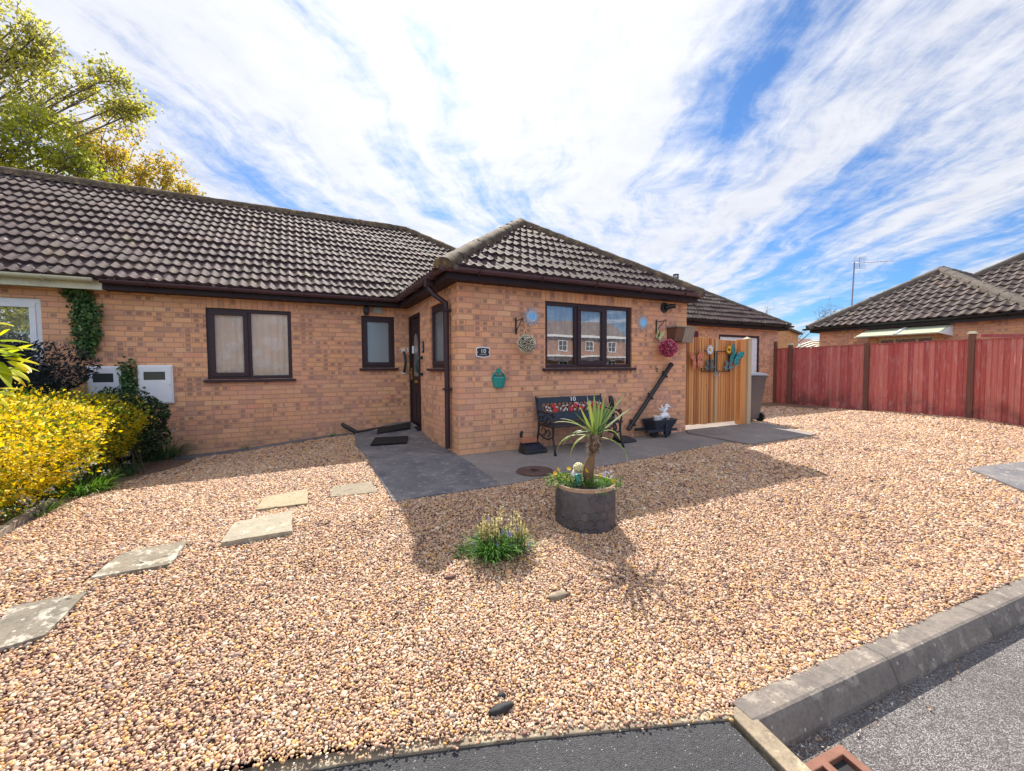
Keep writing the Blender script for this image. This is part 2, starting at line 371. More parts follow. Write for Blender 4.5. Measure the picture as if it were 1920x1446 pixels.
def wood_mat(name, stops, axis='Z', period=.0, wear=None, rough=.75):
    m_, g_, b, o = new_mat(name); P = g_.pos(); s_ = g_.sep(P); u = g_.m('ADD', s_[0], s_[1])
    q = g_.vec(g_.m('MULTIPLY', u, 26.0), g_.m('MULTIPLY', g_.m('SUBTRACT', s_[0], s_[1]), 9.0), g_.m('MULTIPLY', s_[2], 1.3))
    gr = g_.noise(q, 1.0, 6, .62, .8)
    if period:
        oi = g_.n('ShaderNodeAttribute', attribute_name='tint').outputs['Fac']; k = g_.m('ADD', g_.m('MULTIPLY', gr, .5), g_.m('MULTIPLY', g_.m('FRACT', oi), .5))
    else: k = gr
    c = g_.ramp(k, stops)
    kn = g_.smooth(g_.vor(g_.vec(g_.m('MULTIPLY', u, 9.0), 0.0, g_.m('MULTIPLY', s_[2], 2.6)), 1.0), .10, .03)
    c = g_.mix(g_.m('MULTIPLY', kn, .8), c, tuple(x * .4 for x in stops[0][1]))
    if wear:
        wn = g_.m('MULTIPLY', g_.smooth(g_.noise(g_.vec(g_.m('MULTIPLY', u, 12.0), 0.0, g_.m('MULTIPLY', s_[2], 2.0)), 1.4, 6, .7), .5, .68), wear[1])
        c = g_.mix(wn, c, wear[0])
        dn = g_.m('MULTIPLY', g_.smooth(s_[2], .75, .0), g_.smooth(g_.noise(P, 2.2, 5, .65), .42, .66)); c = g_.mix(g_.m('MULTIPLY', dn, .7), c, (.07, .035, .03))
    g_.put(b.inputs['Base Color'], c); b.inputs['Roughness'].default_value = rough
    g_.put(b.inputs['Normal'], g_.bump(gr, .35, .004))
    return m_
M = {}
M['brick'] = brick_mat('brick'); M['soldier'] = brick_mat('soldier_brick', soldier=True)
M['brick_yellow'] = brick_mat('brick_buff', tint=(.86, .9, .75), marks=.4)
M['brick_far'] = brick_mat('brick_opposite', tint=(.50, .50, .52), marks=.3)
M['tile'] = tile_mat('roof_tile'); M['tile_grey'] = tile_mat('roof_tile_grey', (.090, .070, .064), .4, 1.0)
M['mortar_cap'] = slab_mat('mossy_ridge', (.075, .055, .042), (.15, .112, .075), (.25, .17, .09), 9, .7)
M['mortar_cap2'] = slab_mat('grey_ridge', (.11, .09, .08), (.16, .135, .115), (.25, .21, .15), 6, .4)
M['brown'] = flat('brown_upvc', (.040, .022, .030), .42, .12, 4, .03, spec=.35)
M['brown_dk'] = flat('dark_brown_board', (.024, .014, .020), .55, .15, 4, .05, spec=.3)
M['white'] = flat('white_plastic', (.80, .82, .86), .4, .06, 3, .03)
M['cream'] = flat('cream_paint', (.62, .60, .46), .5, .12, 5, .08, dirt=(.40, .42, .28))
M['glass'] = glass_mat('window_glass', .26); M['glass_clear'] = glass_mat('window_glass_soft', .0, tint=(.97, .97, .97))
M['glass_n'] = glass_mat('window_glass_green', .34); M['frost'] = glass_mat('frosted_glass', .22, rough=.18, frost=True)
M['lace'] = lace_mat('lace_curtain', (.93, .77, .64), (.80, .64, .53), 1.0, .0); M['lace2'] = lace_mat('net_curtain', (.80, .72, .74), (.50, .44, .50), 1.7, .22)
M['dark'] = flat('dark_interior', (.02, .02, .022), .9, .1, 3, 0)
M['black'] = flat('black_plastic', (.014, .016, .019), .42, .3, 10, .08)
M['iron'] = flat('black_iron', (.013, .013, .016), .48, .3, 20, .3)
M['navy'] = flat('dark_blue_paint', (.020, .029, .048), .42, .25, 8, .12)
M['brass'] = flat('brass', (.62, .40, .12), .3, .15, 8, .05, metal=.9)
M['steel'] = flat('galvanised_steel', (.45, .46, .48), .4, .2, 14, .1, metal=.8)
M['alu'] = flat('aerial_aluminium', (.30, .28, .34), .45, .1, 6, 0, metal=.5)

# ================================================================ GROUND
def grid_mesh(name, x0, x1, y0, y1, st, mat_, zf, label_kind='structure', keep=None, snap=False):
    nx = int(round((x1 - x0) / st)); ny = int(round((y1 - y0) / st)); vs = []; fs = []
    for j in range(ny + 1):
        for i in range(nx + 1):
            x = x0 + (x1 - x0) * i / nx; y = y0 + (y1 - y0) * j / ny; vs.append((x, y, zf(x, y)))
    for j in range(ny):
        for i in range(nx):
            if snap:
                q4 = [vs[k] for k in (j * (nx + 1) + i, j * (nx + 1) + i + 1, (j + 1) * (nx + 1) + i, (j + 1) * (nx + 1) + i + 1)]
                if all(road_side(v[0], v[1]) for v in q4): continue
            cx = x0 + (x1 - x0) * (i + .5) / nx; cy = y0 + (y1 - y0) * (j + .5) / ny
            if keep and not keep(cx, cy): continue
            a = j * (nx + 1) + i; fs.append((a, a + 1, a + nx + 2, a + nx + 1))
    if snap: vs = [snap_edge(v) for v in vs]
    mb = MB(); mb.v = vs; mb.f = fs; o = mb.build(name, mat_, recalc=False, smooth=True); tag(o, kind=label_kind); return o
def snap_edge(v):
    """bring a point lying beyond the kerb or edging back to its line"""
    if not road_side(v[0], v[1]): return v
    p = Vector((v[0], v[1], 0)) - KC; p.z = 0; a = p.dot(kd)
    if a > -.02:
        q = KC + kd * a + kn_ * -.105; return (q.x, q.y, v[2])
    en = en_; dd = edge_off(v[0], v[1])
    return (v[0] - en.x * (dd + .0), v[1] - en.y * (dd + .0), v[2])
m_, g_, b, o = new_mat('ground_soil'); P = g_.pos()
g_.put(b.inputs['Base Color'], g_.ramp(g_.noise(P, .4, 6, .6), [(.35, (.07, .075, .035)), (.65, (.14, .12, .075))])); b.inputs['Roughness'].default_value = .95
M['soil'] = m_
mb = MB(); mb.add([(-900, -900, -.42), (900, -900, -.42), (900, 900, -.42), (-900, 900, -.42)], [(0, 1, 2, 3)]); tag(mb.build('terrain', M['soil'], recalc=False), kind='structure')
# gravel bed sheet: small stones down to a few millimetres, real pebbles lie on top of it
m_, g_, b, o = new_mat('gravel_bed'); P = g_.pos()
v1 = g_.n('ShaderNodeTexVoronoi', feature='F1'); g_.put(v1.inputs['Vector'], P); v1.inputs['Scale'].default_value = 60
v2 = g_.n('ShaderNodeTexVoronoi', feature='F1'); g_.put(v2.inputs['Vector'], P); v2.inputs['Scale'].default_value = 110
GST = [(0, (0.114, 0.051, 0.042)), (.11, (0.266, 0.135, 0.092)), (.25, (0.456, 0.270, 0.164)), (.40, (0.617, 0.414, 0.260)), (.53, (0.532, 0.321, 0.185)), (.63, (0.684, 0.391, 0.109)), (.71, (0.513, 0.279, 0.210)), (.82, (0.760, 0.586, 0.403)), (.93, (0.247, 0.177, 0.160)), (1, (0.855, 0.725, 0.554))]
GST = [(p, tuple(min(1, x * 1.0) for x in c)) for p, c in GST]
c = g_.ramp(g_.white(v1.outputs['Color']), GST)
c = g_.mix(g_.smooth(v1.outputs['Distance'], .22, .55), c, (.06, .038, .032))
c = g_.mix(.25, c, g_.ramp(g_.white(v2.outputs['Color']), GST))
g_.put(b.inputs['Base Color'], c); b.inputs['Roughness'].default_value = .8
g_.put(b.inputs['Normal'], g_.bump(g_.m('SUBTRACT', 1.0, v1.outputs['Distance']), 1.0, .02)); M['gravel'] = m_

KZ = -.235                                    # top of kerb and edging
K0 = onZ(1375, 1318, KZ); K0f = onZ(1413, 1354, KZ); K1 = onZ(1920, 1088, KZ); K1f = onZ(1920, 1117, KZ)
kd = (K1f - K0f).normalized(); kn_ = Vector((kd.y, -kd.x, 0))      # along the kerb, and towards the road
E0 = onZ(520, 1418, KZ); E1 = onZ(1350, 1328, KZ)
ed = (E1 - E0).normalized(); en_ = Vector((ed.y, -ed.x, 0))
_ep = [onZ(u, v, KZ) for u, v in ((1350, 1328), (1180, 1344), (995, 1361), (800, 1384), (625, 1409), (500, 1431), (380, 1459), (250, 1500), (100, 1560))]
_et = [-(p - E1).dot(ed) for p in _ep]; _el = [(p - E1).dot(en_) for p in _ep]
_et.append(_et[-1] + 5); _el.append(_el[-1] + (_el[-1] - _el[-2]) / (_et[-2] - _et[-3]) * 5)
def edge_off(x, y):
    dx, dy = x - E1.x, y - E1.y
    return dx * en_.x + dy * en_.y - np.interp(-(dx * ed.x + dy * ed.y), _et, _el)
KC = K0f.copy()
def road_side(x, y):
    """True where tarmac, kerb or road lies (not gravel)"""
    p = Vector((x, y, 0)) - KC; a = p.dot(kd); n_ = p.dot(kn_)
    if a > -.02: return n_ > -.11
    return edge_off(x, y) > 0
# slab polygons (world x,y)
s_TL = onZ(668, 812, .02); SLABZ = .0
P_A = (-.98, 2.73); P_B = (-1.161, -1.535); P_C = (-.118, -1.542)
def slabz(x, y): return sm(y, 1.1, 2.5) * (.02 + .12 * sm(x, -.95, -.15))
R1 = onZ(1500, 815, 0)
patio2 = [(-.105, -1.54), (4.10, -1.06), (5.0, -.62), (4.62, .02), (4.3, .02), (0, .0), (0, -.06)]
def in_poly(x, y, poly):
    c_ = False; n_ = len(poly); j = n_ - 1
    for i in range(n_):
        xi, yi = poly[i][0], poly[i][1]; xj, yj = poly[j][0], poly[j][1]
        if (yi > y) != (yj > y) and x < (xj - xi) * (y - yi) / (yj - yi) + xi: c_ = not c_
        j = i
    return c_
path1 = [(-1.161, -1.535), (-.125, -1.545), (-.01, -.1), (0, 2.73), (-.98, 2.73), (-1.12, 1.5), (-1.10, .3)]
BD = [tuple(onZ(u, v, .02))[:2] for u, v in ((1290, 812), (1405, 833.5), (1530, 815), (1440, 795))]
hatch_r = [tuple(onZ(u, v, -.05))[:2] for u, v in ((1815, 872), (1925, 905), (2010, 885), (1925, 858))]
LW = [(-3.6, 2.73), (-3.5, 2.42), (-1.0, 2.52), (-.98, 2.73)]
grid_mesh('gravel_ground', -4.1, 12.2, -5.0, 4.0, .1, M['gravel'], lambda x, y: gz(x, y) - .006, snap=True, keep=lambda x, y: not (0.1 < x < 4.2 and y > .1) and not (y > 2.85 and x < 4))
grid_mesh('flower_bed', -9.0, -4.0, -6.0, 2.85, .25, flat('bed_soil', (.05, .035, .022), .95, .4, 6, .6, dist=.03), lambda x, y: gz(x, y) - .01)

M['conc'] = slab_mat('dark_concrete_path', (.115, .115, .135), (.25, .23, .225), (.40, .37, .32), 2.2, .45)
M['conc2'] = slab_mat('concrete_patio', (.20, .175, .165), (.31, .275, .25), (.40, .36, .30), 1.1, .3)
def sheet(name, poly, zf, mat_, th=.05, st=.14, kind='structure', parent=None):
    """paving slab as a real slab: triangulated top following zf, with a vertical edge"""
    bm = bmesh.new()
    pts = []
    for i in range(len(poly)):
        a, b_ = Vector((*poly[i][:2], 0)), Vector((*poly[(i + 1) % len(poly)][:2], 0)); n_ = max(1, int((b_ - a).length / st))
        for k in range(n_): pts.append(a.lerp(b_, k / n_))
    jit = [Vector((random.uniform(-.005, .005), random.uniform(-.005, .005), 0)) for _ in pts]
    vs = [bm.verts.new(p + j) for p, j in zip(pts, jit)]
    f = bm.faces.new(vs); bmesh.ops.triangulate(bm, faces=[f])
    bmesh.ops.subdivide_edges(bm, edges=bm.edges[:], cuts=1, use_grid_fill=True)
    for v in bm.verts: v.co.z = zf(v.co.x, v.co.y)
    ret = bmesh.ops.extrude_face_region(bm, geom=bm.faces[:])
    for v in [e for e in ret['geom'] if isinstance(e, bmesh.types.BMVert)]: v.co.z -= th
    bmesh.ops.recalc_face_normals(bm, faces=bm.faces)
    me = bpy.data.meshes.new(name); bm.to_mesh(me); bm.free(); me.materials.append(mat_)
    o_ = bpy.data.objects.new(name, me); col.objects.link(o_)
    if kind: tag(o_, kind=kind)
    if parent: o_.parent = parent
    return o_
sheet('path', path1, lambda x, y: max(gz(x, y), -.03) * 0 + slabz(x, y) + .014, M['conc'], .09)
sheet('patio', patio2, lambda x, y: .010, M['conc2'], .07)
sheet('gate_apron', [(4.29, -.01), (BD[0][0], BD[0][1]), BD[1], BD[2], (BD[3][0], BD[3][1]), (6.2, .1), (6.2, 2.7), (4.29, 2.7)], lambda x, y: .030, M['conc2'], .06)
sheet('wall_footing_strip', LW, lambda x, y: gz(x, y) + .012, M['conc'], .05)

# pebbles: loose stones on the bed
def make_pebbles():
    exclude = [path1, patio2, [(4.62, -.0), BD[0], BD[1], BD[2], BD[3], (6.2, .1), (6.2, 2.4), (4.35, 2.4)], hatch_r, LW] + [s_[0] for s_ in STONES]
    potc = (POT.x, POT.y)
    cells = []
    x = -4.05
    while x < 12.0:
        y = -5.0
        while y < 3.9:
            d_ = math.hypot(x + .25 - CAM.x, y + .25 - CAM.y)
            c3 = MC.transposed() @ (Vector((x + .25, y + .25, gz(x, y))) - CAM)
            if c3.y > .3 and abs(c3.x / c3.y) < 1.23 + .9 / c3.y and not (d_ > 14): cells.append((x, y, d_))
            y += .5
        x += .5
    px_, py_, sz_ = [], [], []
    for (x, y, d_) in cells:
        s_ = min(.042, max(.0084, .0084 + .0015 * (d_ - 1.6))); n_ = int(round(.5 / s_))
        ii, jj = np.meshgrid(np.arange(n_), np.arange(n_)); ii = ii.ravel(); jj = jj.ravel()
        a = x + (ii + rng.uniform(-.15, 1.15, ii.size)) * .5 / n_; b_ = y + (jj + rng.uniform(-.15, 1.15, ii.size)) * .5 / n_
        px_.append(a); py_.append(b_); sz_.append(np.full(ii.size, s_))
    X = np.concatenate(px_); Y = np.concatenate(py_); S = np.concatenate(sz_)
    def inp(poly):
        c_ = np.zeros(X.size, bool); n_ = len(poly); j = n_ - 1
        for i in range(n_):
            xi, yi = poly[i][0], poly[i][1]; xj, yj = poly[j][0], poly[j][1]
            if yi != yj: c_ ^= ((yi > Y) != (yj > Y)) & (X < (xj - xi) * (Y - yi) / (yj - yi) + xi)
            j = i
        return c_
    bad = np.zeros(X.size, bool)
    jx, jy = rng.normal(0, .012, X.size), rng.normal(0, .012, X.size); X += jx; Y += jy
    for p in exclude[:5]: bad |= inp(p)
    X += jx; Y += jy; X += jx * .6; Y += jy * .6
    for p in exclude[5:]: bad |= inp(p)
    X -= jx * 2.6; Y -= jy * 2.6
    stray = rng.random(X.size) < .006
    bad &= ~stray
    bad |= (X > -.01) & (X < 4.3) & (Y > -.02); bad |= (Y > 2.7) & (X < 6.2)
    bad |= np.hypot(X - potc[0], Y - potc[1]) < .24
    a = (X - KC.x) * kd.x + (Y - KC.y) * kd.y; nn = (X - KC.x) * kn_.x + (Y - KC.y) * kn_.y
    bad |= (a > -.02) & (nn > -.105 + rng.normal(0, .006, X.size))
    bad |= (a > -.02) & (nn > -.09)
    qn = edge_off(X, Y)
    bad |= (a <= -.02) & (qn > rng.normal(.022, .020, X.size))
    bad |= (X - hedge_edge(Y)) < 0
    k_ = ~bad; X, Y, S = X[k_], Y[k_], S[k_]
    Z = np.array([gz(x, y) for x, y in zip(X, Y)]) + S * rng.uniform(-.25, .35, X.size)
    st_ = np.array([in_slab_z(x, y) if False else 0 for x, y in zip(X[:0], Y[:0])])
    N = X.size
    k = np.exp(rng.normal(0, .30, N)); k = np.clip(k, .5, 2.4)
    scl = np.stack([S * k * rng.uniform(.55, .85, N), S * k * rng.uniform(.45, .68, N), S * k * rng.uniform(.30, .48, N)], 1)
    rot = np.stack([rng.normal(0, .35, N), rng.normal(0, .35, N), rng.uniform(0, 6.28, N)], 1)
    # patches where the darker or the golden stones gather
    pn = np.sin(X * 2.1 + 1.3 * np.sin(Y * 1.7)) * np.cos(Y * 2.6 + X) * .05 - .10 * (np.sin(X * 5.3 + 2 * np.sin(Y * 3.1)) * np.sin(Y * 6.1 + X * 1.7) > .62)
    tint = np.clip(rng.random(N) + pn, 0, 1)
    me = bpy.data.meshes.new('pebbles'); me.vertices.add(N); me.vertices.foreach_set('co', np.stack([X, Y, Z], 1).astype('f').ravel())
    for nm, arr in (('scl', scl), ('rot', rot)):
        at = me.attributes.new(nm, 'FLOAT_VECTOR', 'POINT'); at.data.foreach_set('vector', arr.astype('f').ravel())
    at = me.attributes.new('tint', 'FLOAT', 'POINT'); at.data.foreach_set('value', tint.astype('f'))
    ob = bpy.data.objects.new('gravel_pebbles', me); col.objects.link(ob); tag(ob, 'loose cream, pink and brown pebbles covering the front garden', 'gravel', kind='stuff')
    m_, g_, b, o = new_mat('pebble')
    t_ = g_.n('ShaderNodeAttribute', attribute_name='tint', attribute_type='INSTANCER').outputs['Fac']
    c_ = g_.ramp(t_, GST); nz = g_.noise(g_.pos(), 160, 3, .6)
    c_ = g_.mix(g_.m('MULTIPLY', g_.smooth(nz, .45, .7), .35), c_, g_.mix(1.0, c_, (.55, .5, .48), 'MULTIPLY'))
    g_.put(b.inputs['Base Color'], c_); b.inputs['Roughness'].default_value = .55; b.inputs['Specular IOR Level'].default_value = .4
    me.materials.append(m_)
    ng = bpy.data.node_groups.new('scatter_pebbles', 'GeometryNodeTree')
    ng.interface.new_socket('Geometry', in_out='INPUT', socket_type='NodeSocketGeometry'); ng.interface.new_socket('Geometry', in_out='OUTPUT', socket_type='NodeSocketGeometry')
    N_ = ng.nodes; L = ng.links; gi = N_.new('NodeGroupInput'); go = N_.new('NodeGroupOutput'); ip = N_.new('GeometryNodeInstanceOnPoints')
    ic = N_.new('GeometryNodeMeshIcoSphere'); ic.inputs['Subdivisions'].default_value = 2; ic.inputs['Radius'].default_value = 1
    sp = N_.new('GeometryNodeSetPosition'); nz = N_.new('ShaderNodeTexNoise'); nz.inputs['Scale'].default_value = .9
    sb = N_.new('ShaderNodeVectorMath'); sb.operation = 'SUBTRACT'; sb.inputs[1].default_value = (.5, .5, .5); sk = N_.new('ShaderNodeVectorMath'); sk.operation = 'SCALE'; sk.inputs[3].default_value = .9
    L.new(nz.outputs['Color'], sb.inputs[0]); L.new(sb.outputs[0], sk.inputs[0]); L.new(ic.outputs['Mesh'], sp.inputs['Geometry']); L.new(sk.outputs[0], sp.inputs['Offset'])
    ss = N_.new('GeometryNodeSetShadeSmooth'); sm_ = N_.new('GeometryNodeSetMaterial'); sm_.inputs['Material'].default_value = m_
    L.new(sp.outputs[0], ss.inputs[0]); L.new(ss.outputs[0], sm_.inputs[0]); L.new(sm_.outputs[0], ip.inputs['Instance'])
    for nm, sock in (('scl', 'Scale'), ('rot', 'Rotation')):
        na = N_.new('GeometryNodeInputNamedAttribute'); na.data_type = 'FLOAT_VECTOR'; na.inputs['Name'].default_value = nm; L.new(na.outputs['Attribute'], ip.inputs[sock])
    L.new(gi.outputs[0], ip.inputs['Points']); L.new(ip.outputs[0], go.inputs[0])
    md = ob.modifiers.new('scatter', 'NODES'); md.node_group = ng
    print('pebbles', N)

# ---- road, kerb, tarmac crossover
def tarmac(name, c, sp):
    m_, g_, b, o = new_mat(name); P = g_.pos()
    v = g_.n('ShaderNodeTexVoronoi', feature='F1'); g_.put(v.inputs['Vector'], P); v.inputs['Scale'].default_value = 240
    cc_ = g_.mix(g_.m('GREATER_THAN', g_.white(v.outputs['Color']), sp), c, (.34, .33, .33))
    cc_ = g_.mix(g_.m('MULTIPLY', g_.smooth(g_.noise(P, 3, 6, .65), .4, .7), .5), cc_, tuple(x * .6 for x in c))
    cc_ = g_.mix(g_.m('MULTIPLY', g_.smooth(g_.noise(P, 70, 3, .6), .5, .65), .5), cc_, tuple(x * .35 for x in c))
    g_.put(b.inputs['Base Color'], cc_); b.inputs['Roughness'].default_value = .8
    g_.put(b.inputs['Normal'], g_.bump(g_.m('ADD', g_.m('MULTIPLY', v.outputs['Distance'], -1.0), g_.noise(P, 60, 3, .6)), .9, .006)); return m_
M['road'] = tarmac('road_tarmac', (.130, .112, .108), .66); M['tarmac'] = tarmac('new_tarmac', (.062, .062, .068), .992)
M['kerb'] = slab_mat('kerb_concrete', (.15, .13, .12), (.25, .215, .185), (.46, .40, .33), 5, .45)
M['edge'] = slab_mat('edging_concrete', (.22, .175, .13), (.35, .285, .20), (.55, .47, .32), 7, .6)
RZ = KZ - .115
def kp(a, n_, z): p = KC + kd * a + kn_ * n_; return (p.x, p.y, z)
mb = MB(); mb.add([kp(-.0, .02, RZ), kp(40, .02, RZ), kp(40, 8, RZ), kp(-.0, 8, RZ)], [(0, 1, 2, 3)])
xr = kp(0, 0, 0)
tag(mb.build('road', M['road'], recalc=False), kind='structure')
# kerbstones (each a stone of 0.91 m, slightly uneven)
a = 0; kk = MB()
while a < 9:
    L_ = .914; dz = random.uniform(-.003, .003); prof = [(-.115, RZ - .15), (.045, RZ - .15), (.045, RZ + .02), (.012, KZ - .022), (0.0, KZ - .005), (-.012, KZ), (-.105, KZ), (-.115, KZ - .006)]
    vs = [kp(a + .003, n_, z + dz) for n_, z in prof] + [kp(a + L_ - .003, n_, z + dz) for n_, z in prof]; n_ = len(prof)
    kk.add(vs, [tuple(range(n_)), tuple(range(2 * n_ - 1, n_ - 1, -1))] + [(i, (i + 1) % n_, n_ + (i + 1) % n_, n_ + i) for i in range(n_)]); a += L_
tag(kk.build('kerb', M['kerb'], bevel=.004), kind='structure')
# crossover of newer tarmac where the photographer stands, with its stone edging
X0 = onZ(1395, 1345, KZ); X1 = onZ(1497, 1446, KZ); xd = (X1 - X0).normalized()
PE = X0 - xd * .02
far = E0 - ed * 6
EPL = [E1 - ed * t_ + en_ * l_ for t_, l_ in zip(_et, _el)]
mb = MB(); off = en_ * .035; n0 = len(EPL); vs = [(p.x + off.x, p.y + off.y, KZ - .012) for p in EPL] + [(E1.x + xd.x * 6, E1.y + xd.y * 6, KZ - .012), (EPL[-1].x + xd.x * 6, EPL[-1].y + xd.y * 6, KZ - .012)]
mb.add(vs, [(i, i + 1, n0) for i in range(n0 - 1)] + [(n0, n0 - 1, n0 + 1)]); tag(mb.build('crossover', M['tarmac'], recalc=True), kind='structure')
mb = MB(); t0_ = -.05
def epos(t): return E1 - ed * t + en_ * (float(np.interp(t, _et, _el)) + .02)
while t0_ < _et[-2]:
    t1_ = t0_ + .45; p, q = epos(t0_ + .002), epos(t1_ - .002); dz = random.uniform(-.005, .003); mb.bar((p.x, p.y, KZ - .06 + dz), (q.x, q.y, KZ - .06 + dz), .055, .12); t0_ = t1_
tag(mb.build('edging', M['edge'], bevel=.004), kind='structure')
mb = MB(); a = 0; xn = Vector((-xd.y, xd.x, 0))
while a < 4:
    p = X0 + xd * (a - .055) + xn * .005; q = X0 + xd * (a + .86) + xn * .005; mb.bar((p.x, p.y, KZ - .075), (q.x, q.y, KZ - .075), .085, .15); a += .905
tag(mb.build('edging', M['edge'], bevel=.005), kind='structure')
# verge between
# ================================================================ placed points
POT = onG(1097, 975)
def hedge_edge(Y):
    return np.interp(Y, [-5, -1.3, -1.0, -.6, .3, 1.1, 1.8, 3], [-3.95, -3.85, -3.75, -3.72, -3.66, -3.52, -3.28, -3.2])
SPX = [([(625, 914), (696, 905), (708, 924), (618, 934)], 'grey stepping slab nearest the concrete path, half in the house shadow'),
       ([(480, 960), (578, 948), (576, 921), (497, 936)], 'small yellowish stepping slab sunk in gravel, second from the concrete path'),
       ([(415, 1026), (547, 1003), (549, 964), (440, 988)], 'pale raised stepping slab with pitted edge in the middle of the stone row'),
       ([(168, 1089), (320, 1062), (352, 1017), (228, 1041)], 'long lichen-blotched stepping slab tilted in gravel, second from the left picture edge'),
       ([(-62, 1238), (86, 1197), (165, 1114), (22, 1143)], 'large grey stepping slab with white lichen cut off by the left picture edge')]
STONES = [([tuple(onG(u, v))[:2] for u, v in q], l_) for q, l_ in SPX]
# ================================================================ BUILDINGS
H = 2.28; EZ = 2.42; OV = .27; TN = math.tan(R(34)); CS = math.cos(R(34)); SN = math.sin(R(34))
XR = 4.286; YS = 2.73
def pbox(mb, pl, u0, u1, d0, d1, z0, z1):
    """box on a wall plane: pl=('Y',y0) wall facing -Y, pl=('X',x0) wall facing -X; d is depth into the house"""
    if pl[0] == 'Y': mb.box((u0, pl[1] + d0, z0), (u1, pl[1] + d1, z1))
    else: mb.box((pl[1] + d0, u0, z0), (pl[1] + d1, u1, z1))
def ppt(pl, u, d_, z): return (u, pl[1] + d_, z) if pl[0] == 'Y' else (pl[1] + d_, u, z)
def wall(mb, pl, u0, u1, z0, z1, holes=(), th=.10):
    us = sorted({u0, u1, *[h_[0] for h_ in holes], *[h_[1] for h_ in holes]}); zs = sorted({z0, z1, *[h_[2] for h_ in holes], *[h_[3] for h_ in holes]})
    us = [u for u in us if u0 <= u <= u1]; zs = [z for z in zs if z0 <= z <= z1]
    bm_cells = {}
    for i in range(len(us) - 1):
        j = 0
        while j < len(zs) - 1:
            def solid(jj):
                cu, cz = (us[i] + us[i + 1]) / 2, (zs[jj] + zs[jj + 1]) / 2
                return not any(h_[0] < cu < h_[1] and h_[2] < cz < h_[3] for h_ in holes)
            if not solid(j): j += 1; continue
            k = j
            while k < len(zs) - 1 and solid(k): k += 1
            pbox(mb, pl, us[i], us[i + 1], 0, th, zs[j], zs[k]); j = k
def window(parent, pl, u0, u1, z0, z1, bars, sash, fmat, gmat, cmat=None, back=.03, fw=.055, label=None, dark=True, sill=True, fmt=.05):
    """casement window: bars = list of u positions of mullions; sash = indexes of opening lights"""
    fr = MB()
    pbox(fr, pl, u0, u1, back, back + .07, z0, z0 + fw); pbox(fr, pl, u0, u1, back, back + .07, z1 - fw, z1)
    pbox(fr, pl, u0, u0 + fw, back, back + .07, z0 + fw, z1 - fw); pbox(fr, pl, u1 - fw, u1, back, back + .07, z0 + fw, z1 - fw)
    for b_ in bars: pbox(fr, pl, b_ - .03, b_ + .03, back + .004, back + .07, z0 + fw, z1 - fw)
    F = fr.build('window', fmat, parent, bevel=.006)
    if label: F['label'] = label
    ed_ = [u0 + fw] + [x for b_ in bars for x in (b_ - .03, b_ + .03)] + [u1 - fw]
    for i in range(len(ed_) // 2):
        a_, b_ = ed_[2 * i], ed_[2 * i + 1]; lo, hi = z0 + fw, z1 - fw
        if i in sash:
            s_ = MB(); q = .014; w2 = .05
            pbox(s_, pl, a_ - q, b_ + q, back - .016, back + .02, lo - q, lo + w2); pbox(s_, pl, a_ - q, b_ + q, back - .016, back + .02, hi - w2, hi + q)
            pbox(s_, pl, a_ - q, a_ + w2, back - .016, back + .02, lo + w2, hi - w2); pbox(s_, pl, b_ - w2, b_ + q, back - .016, back + .02, lo + w2, hi - w2)
            s_.build('sash', fmat, F, bevel=.005); a_ += w2; b_ -= w2; lo += w2; hi -= w2
        g__ = MB(); d_ = back + (.018 if i in sash else .03)
        g__.add([ppt(pl, a_ - .004, d_, lo - .004), ppt(pl, b_ + .004, d_, lo - .004), ppt(pl, b_ + .004, d_, hi + .004), ppt(pl, a_ - .004, d_, hi + .004)], [(0, 1, 2, 3)] if pl[0] == 'Y' else [(3, 2, 1, 0)])
        g__.build('pane', gmat, F, recalc=False)
    if sill:
        s_ = MB(); pbox(s_, pl, u0 - .05, u1 + .05, -.055, back + .06, z0 - .045, z0 - .004); s_.build('window_sill', fmat, F, bevel=.006)
    if cmat:
        n_ = 60; vs = []; fs = []
        for i in range(n_ + 1):
            u = u0 + (u1 - u0) * i / n_; dd = back + .06 + .010 * math.sin(u * 58 + 2 * math.sin(u * 9))
            zb = z0 + .03 + (.0 if cmat is M['lace'] else .07 + .02 * abs(math.sin(u * 14)))
            vs += [ppt(pl, u, dd, zb), ppt(pl, u, dd, z1)]
        for i in range(n_): fs.append((2 * i, 2 * i + 2, 2 * i + 3, 2 * i + 1))
        c_ = MB(); c_.add(vs, fs); c_.build('curtain', cmat, F, recalc=False)
    if dark:
        d_ = MB(); pbox(d_, pl, u0 - .02, u1 + .02, .5, .52, z0 - .05, z1 + .05); d_.build('room_backing', M['room'], F)
    return F
M['room'] = flat('room_wall', (.20, .16, .14), .9, .1, 3, 0)

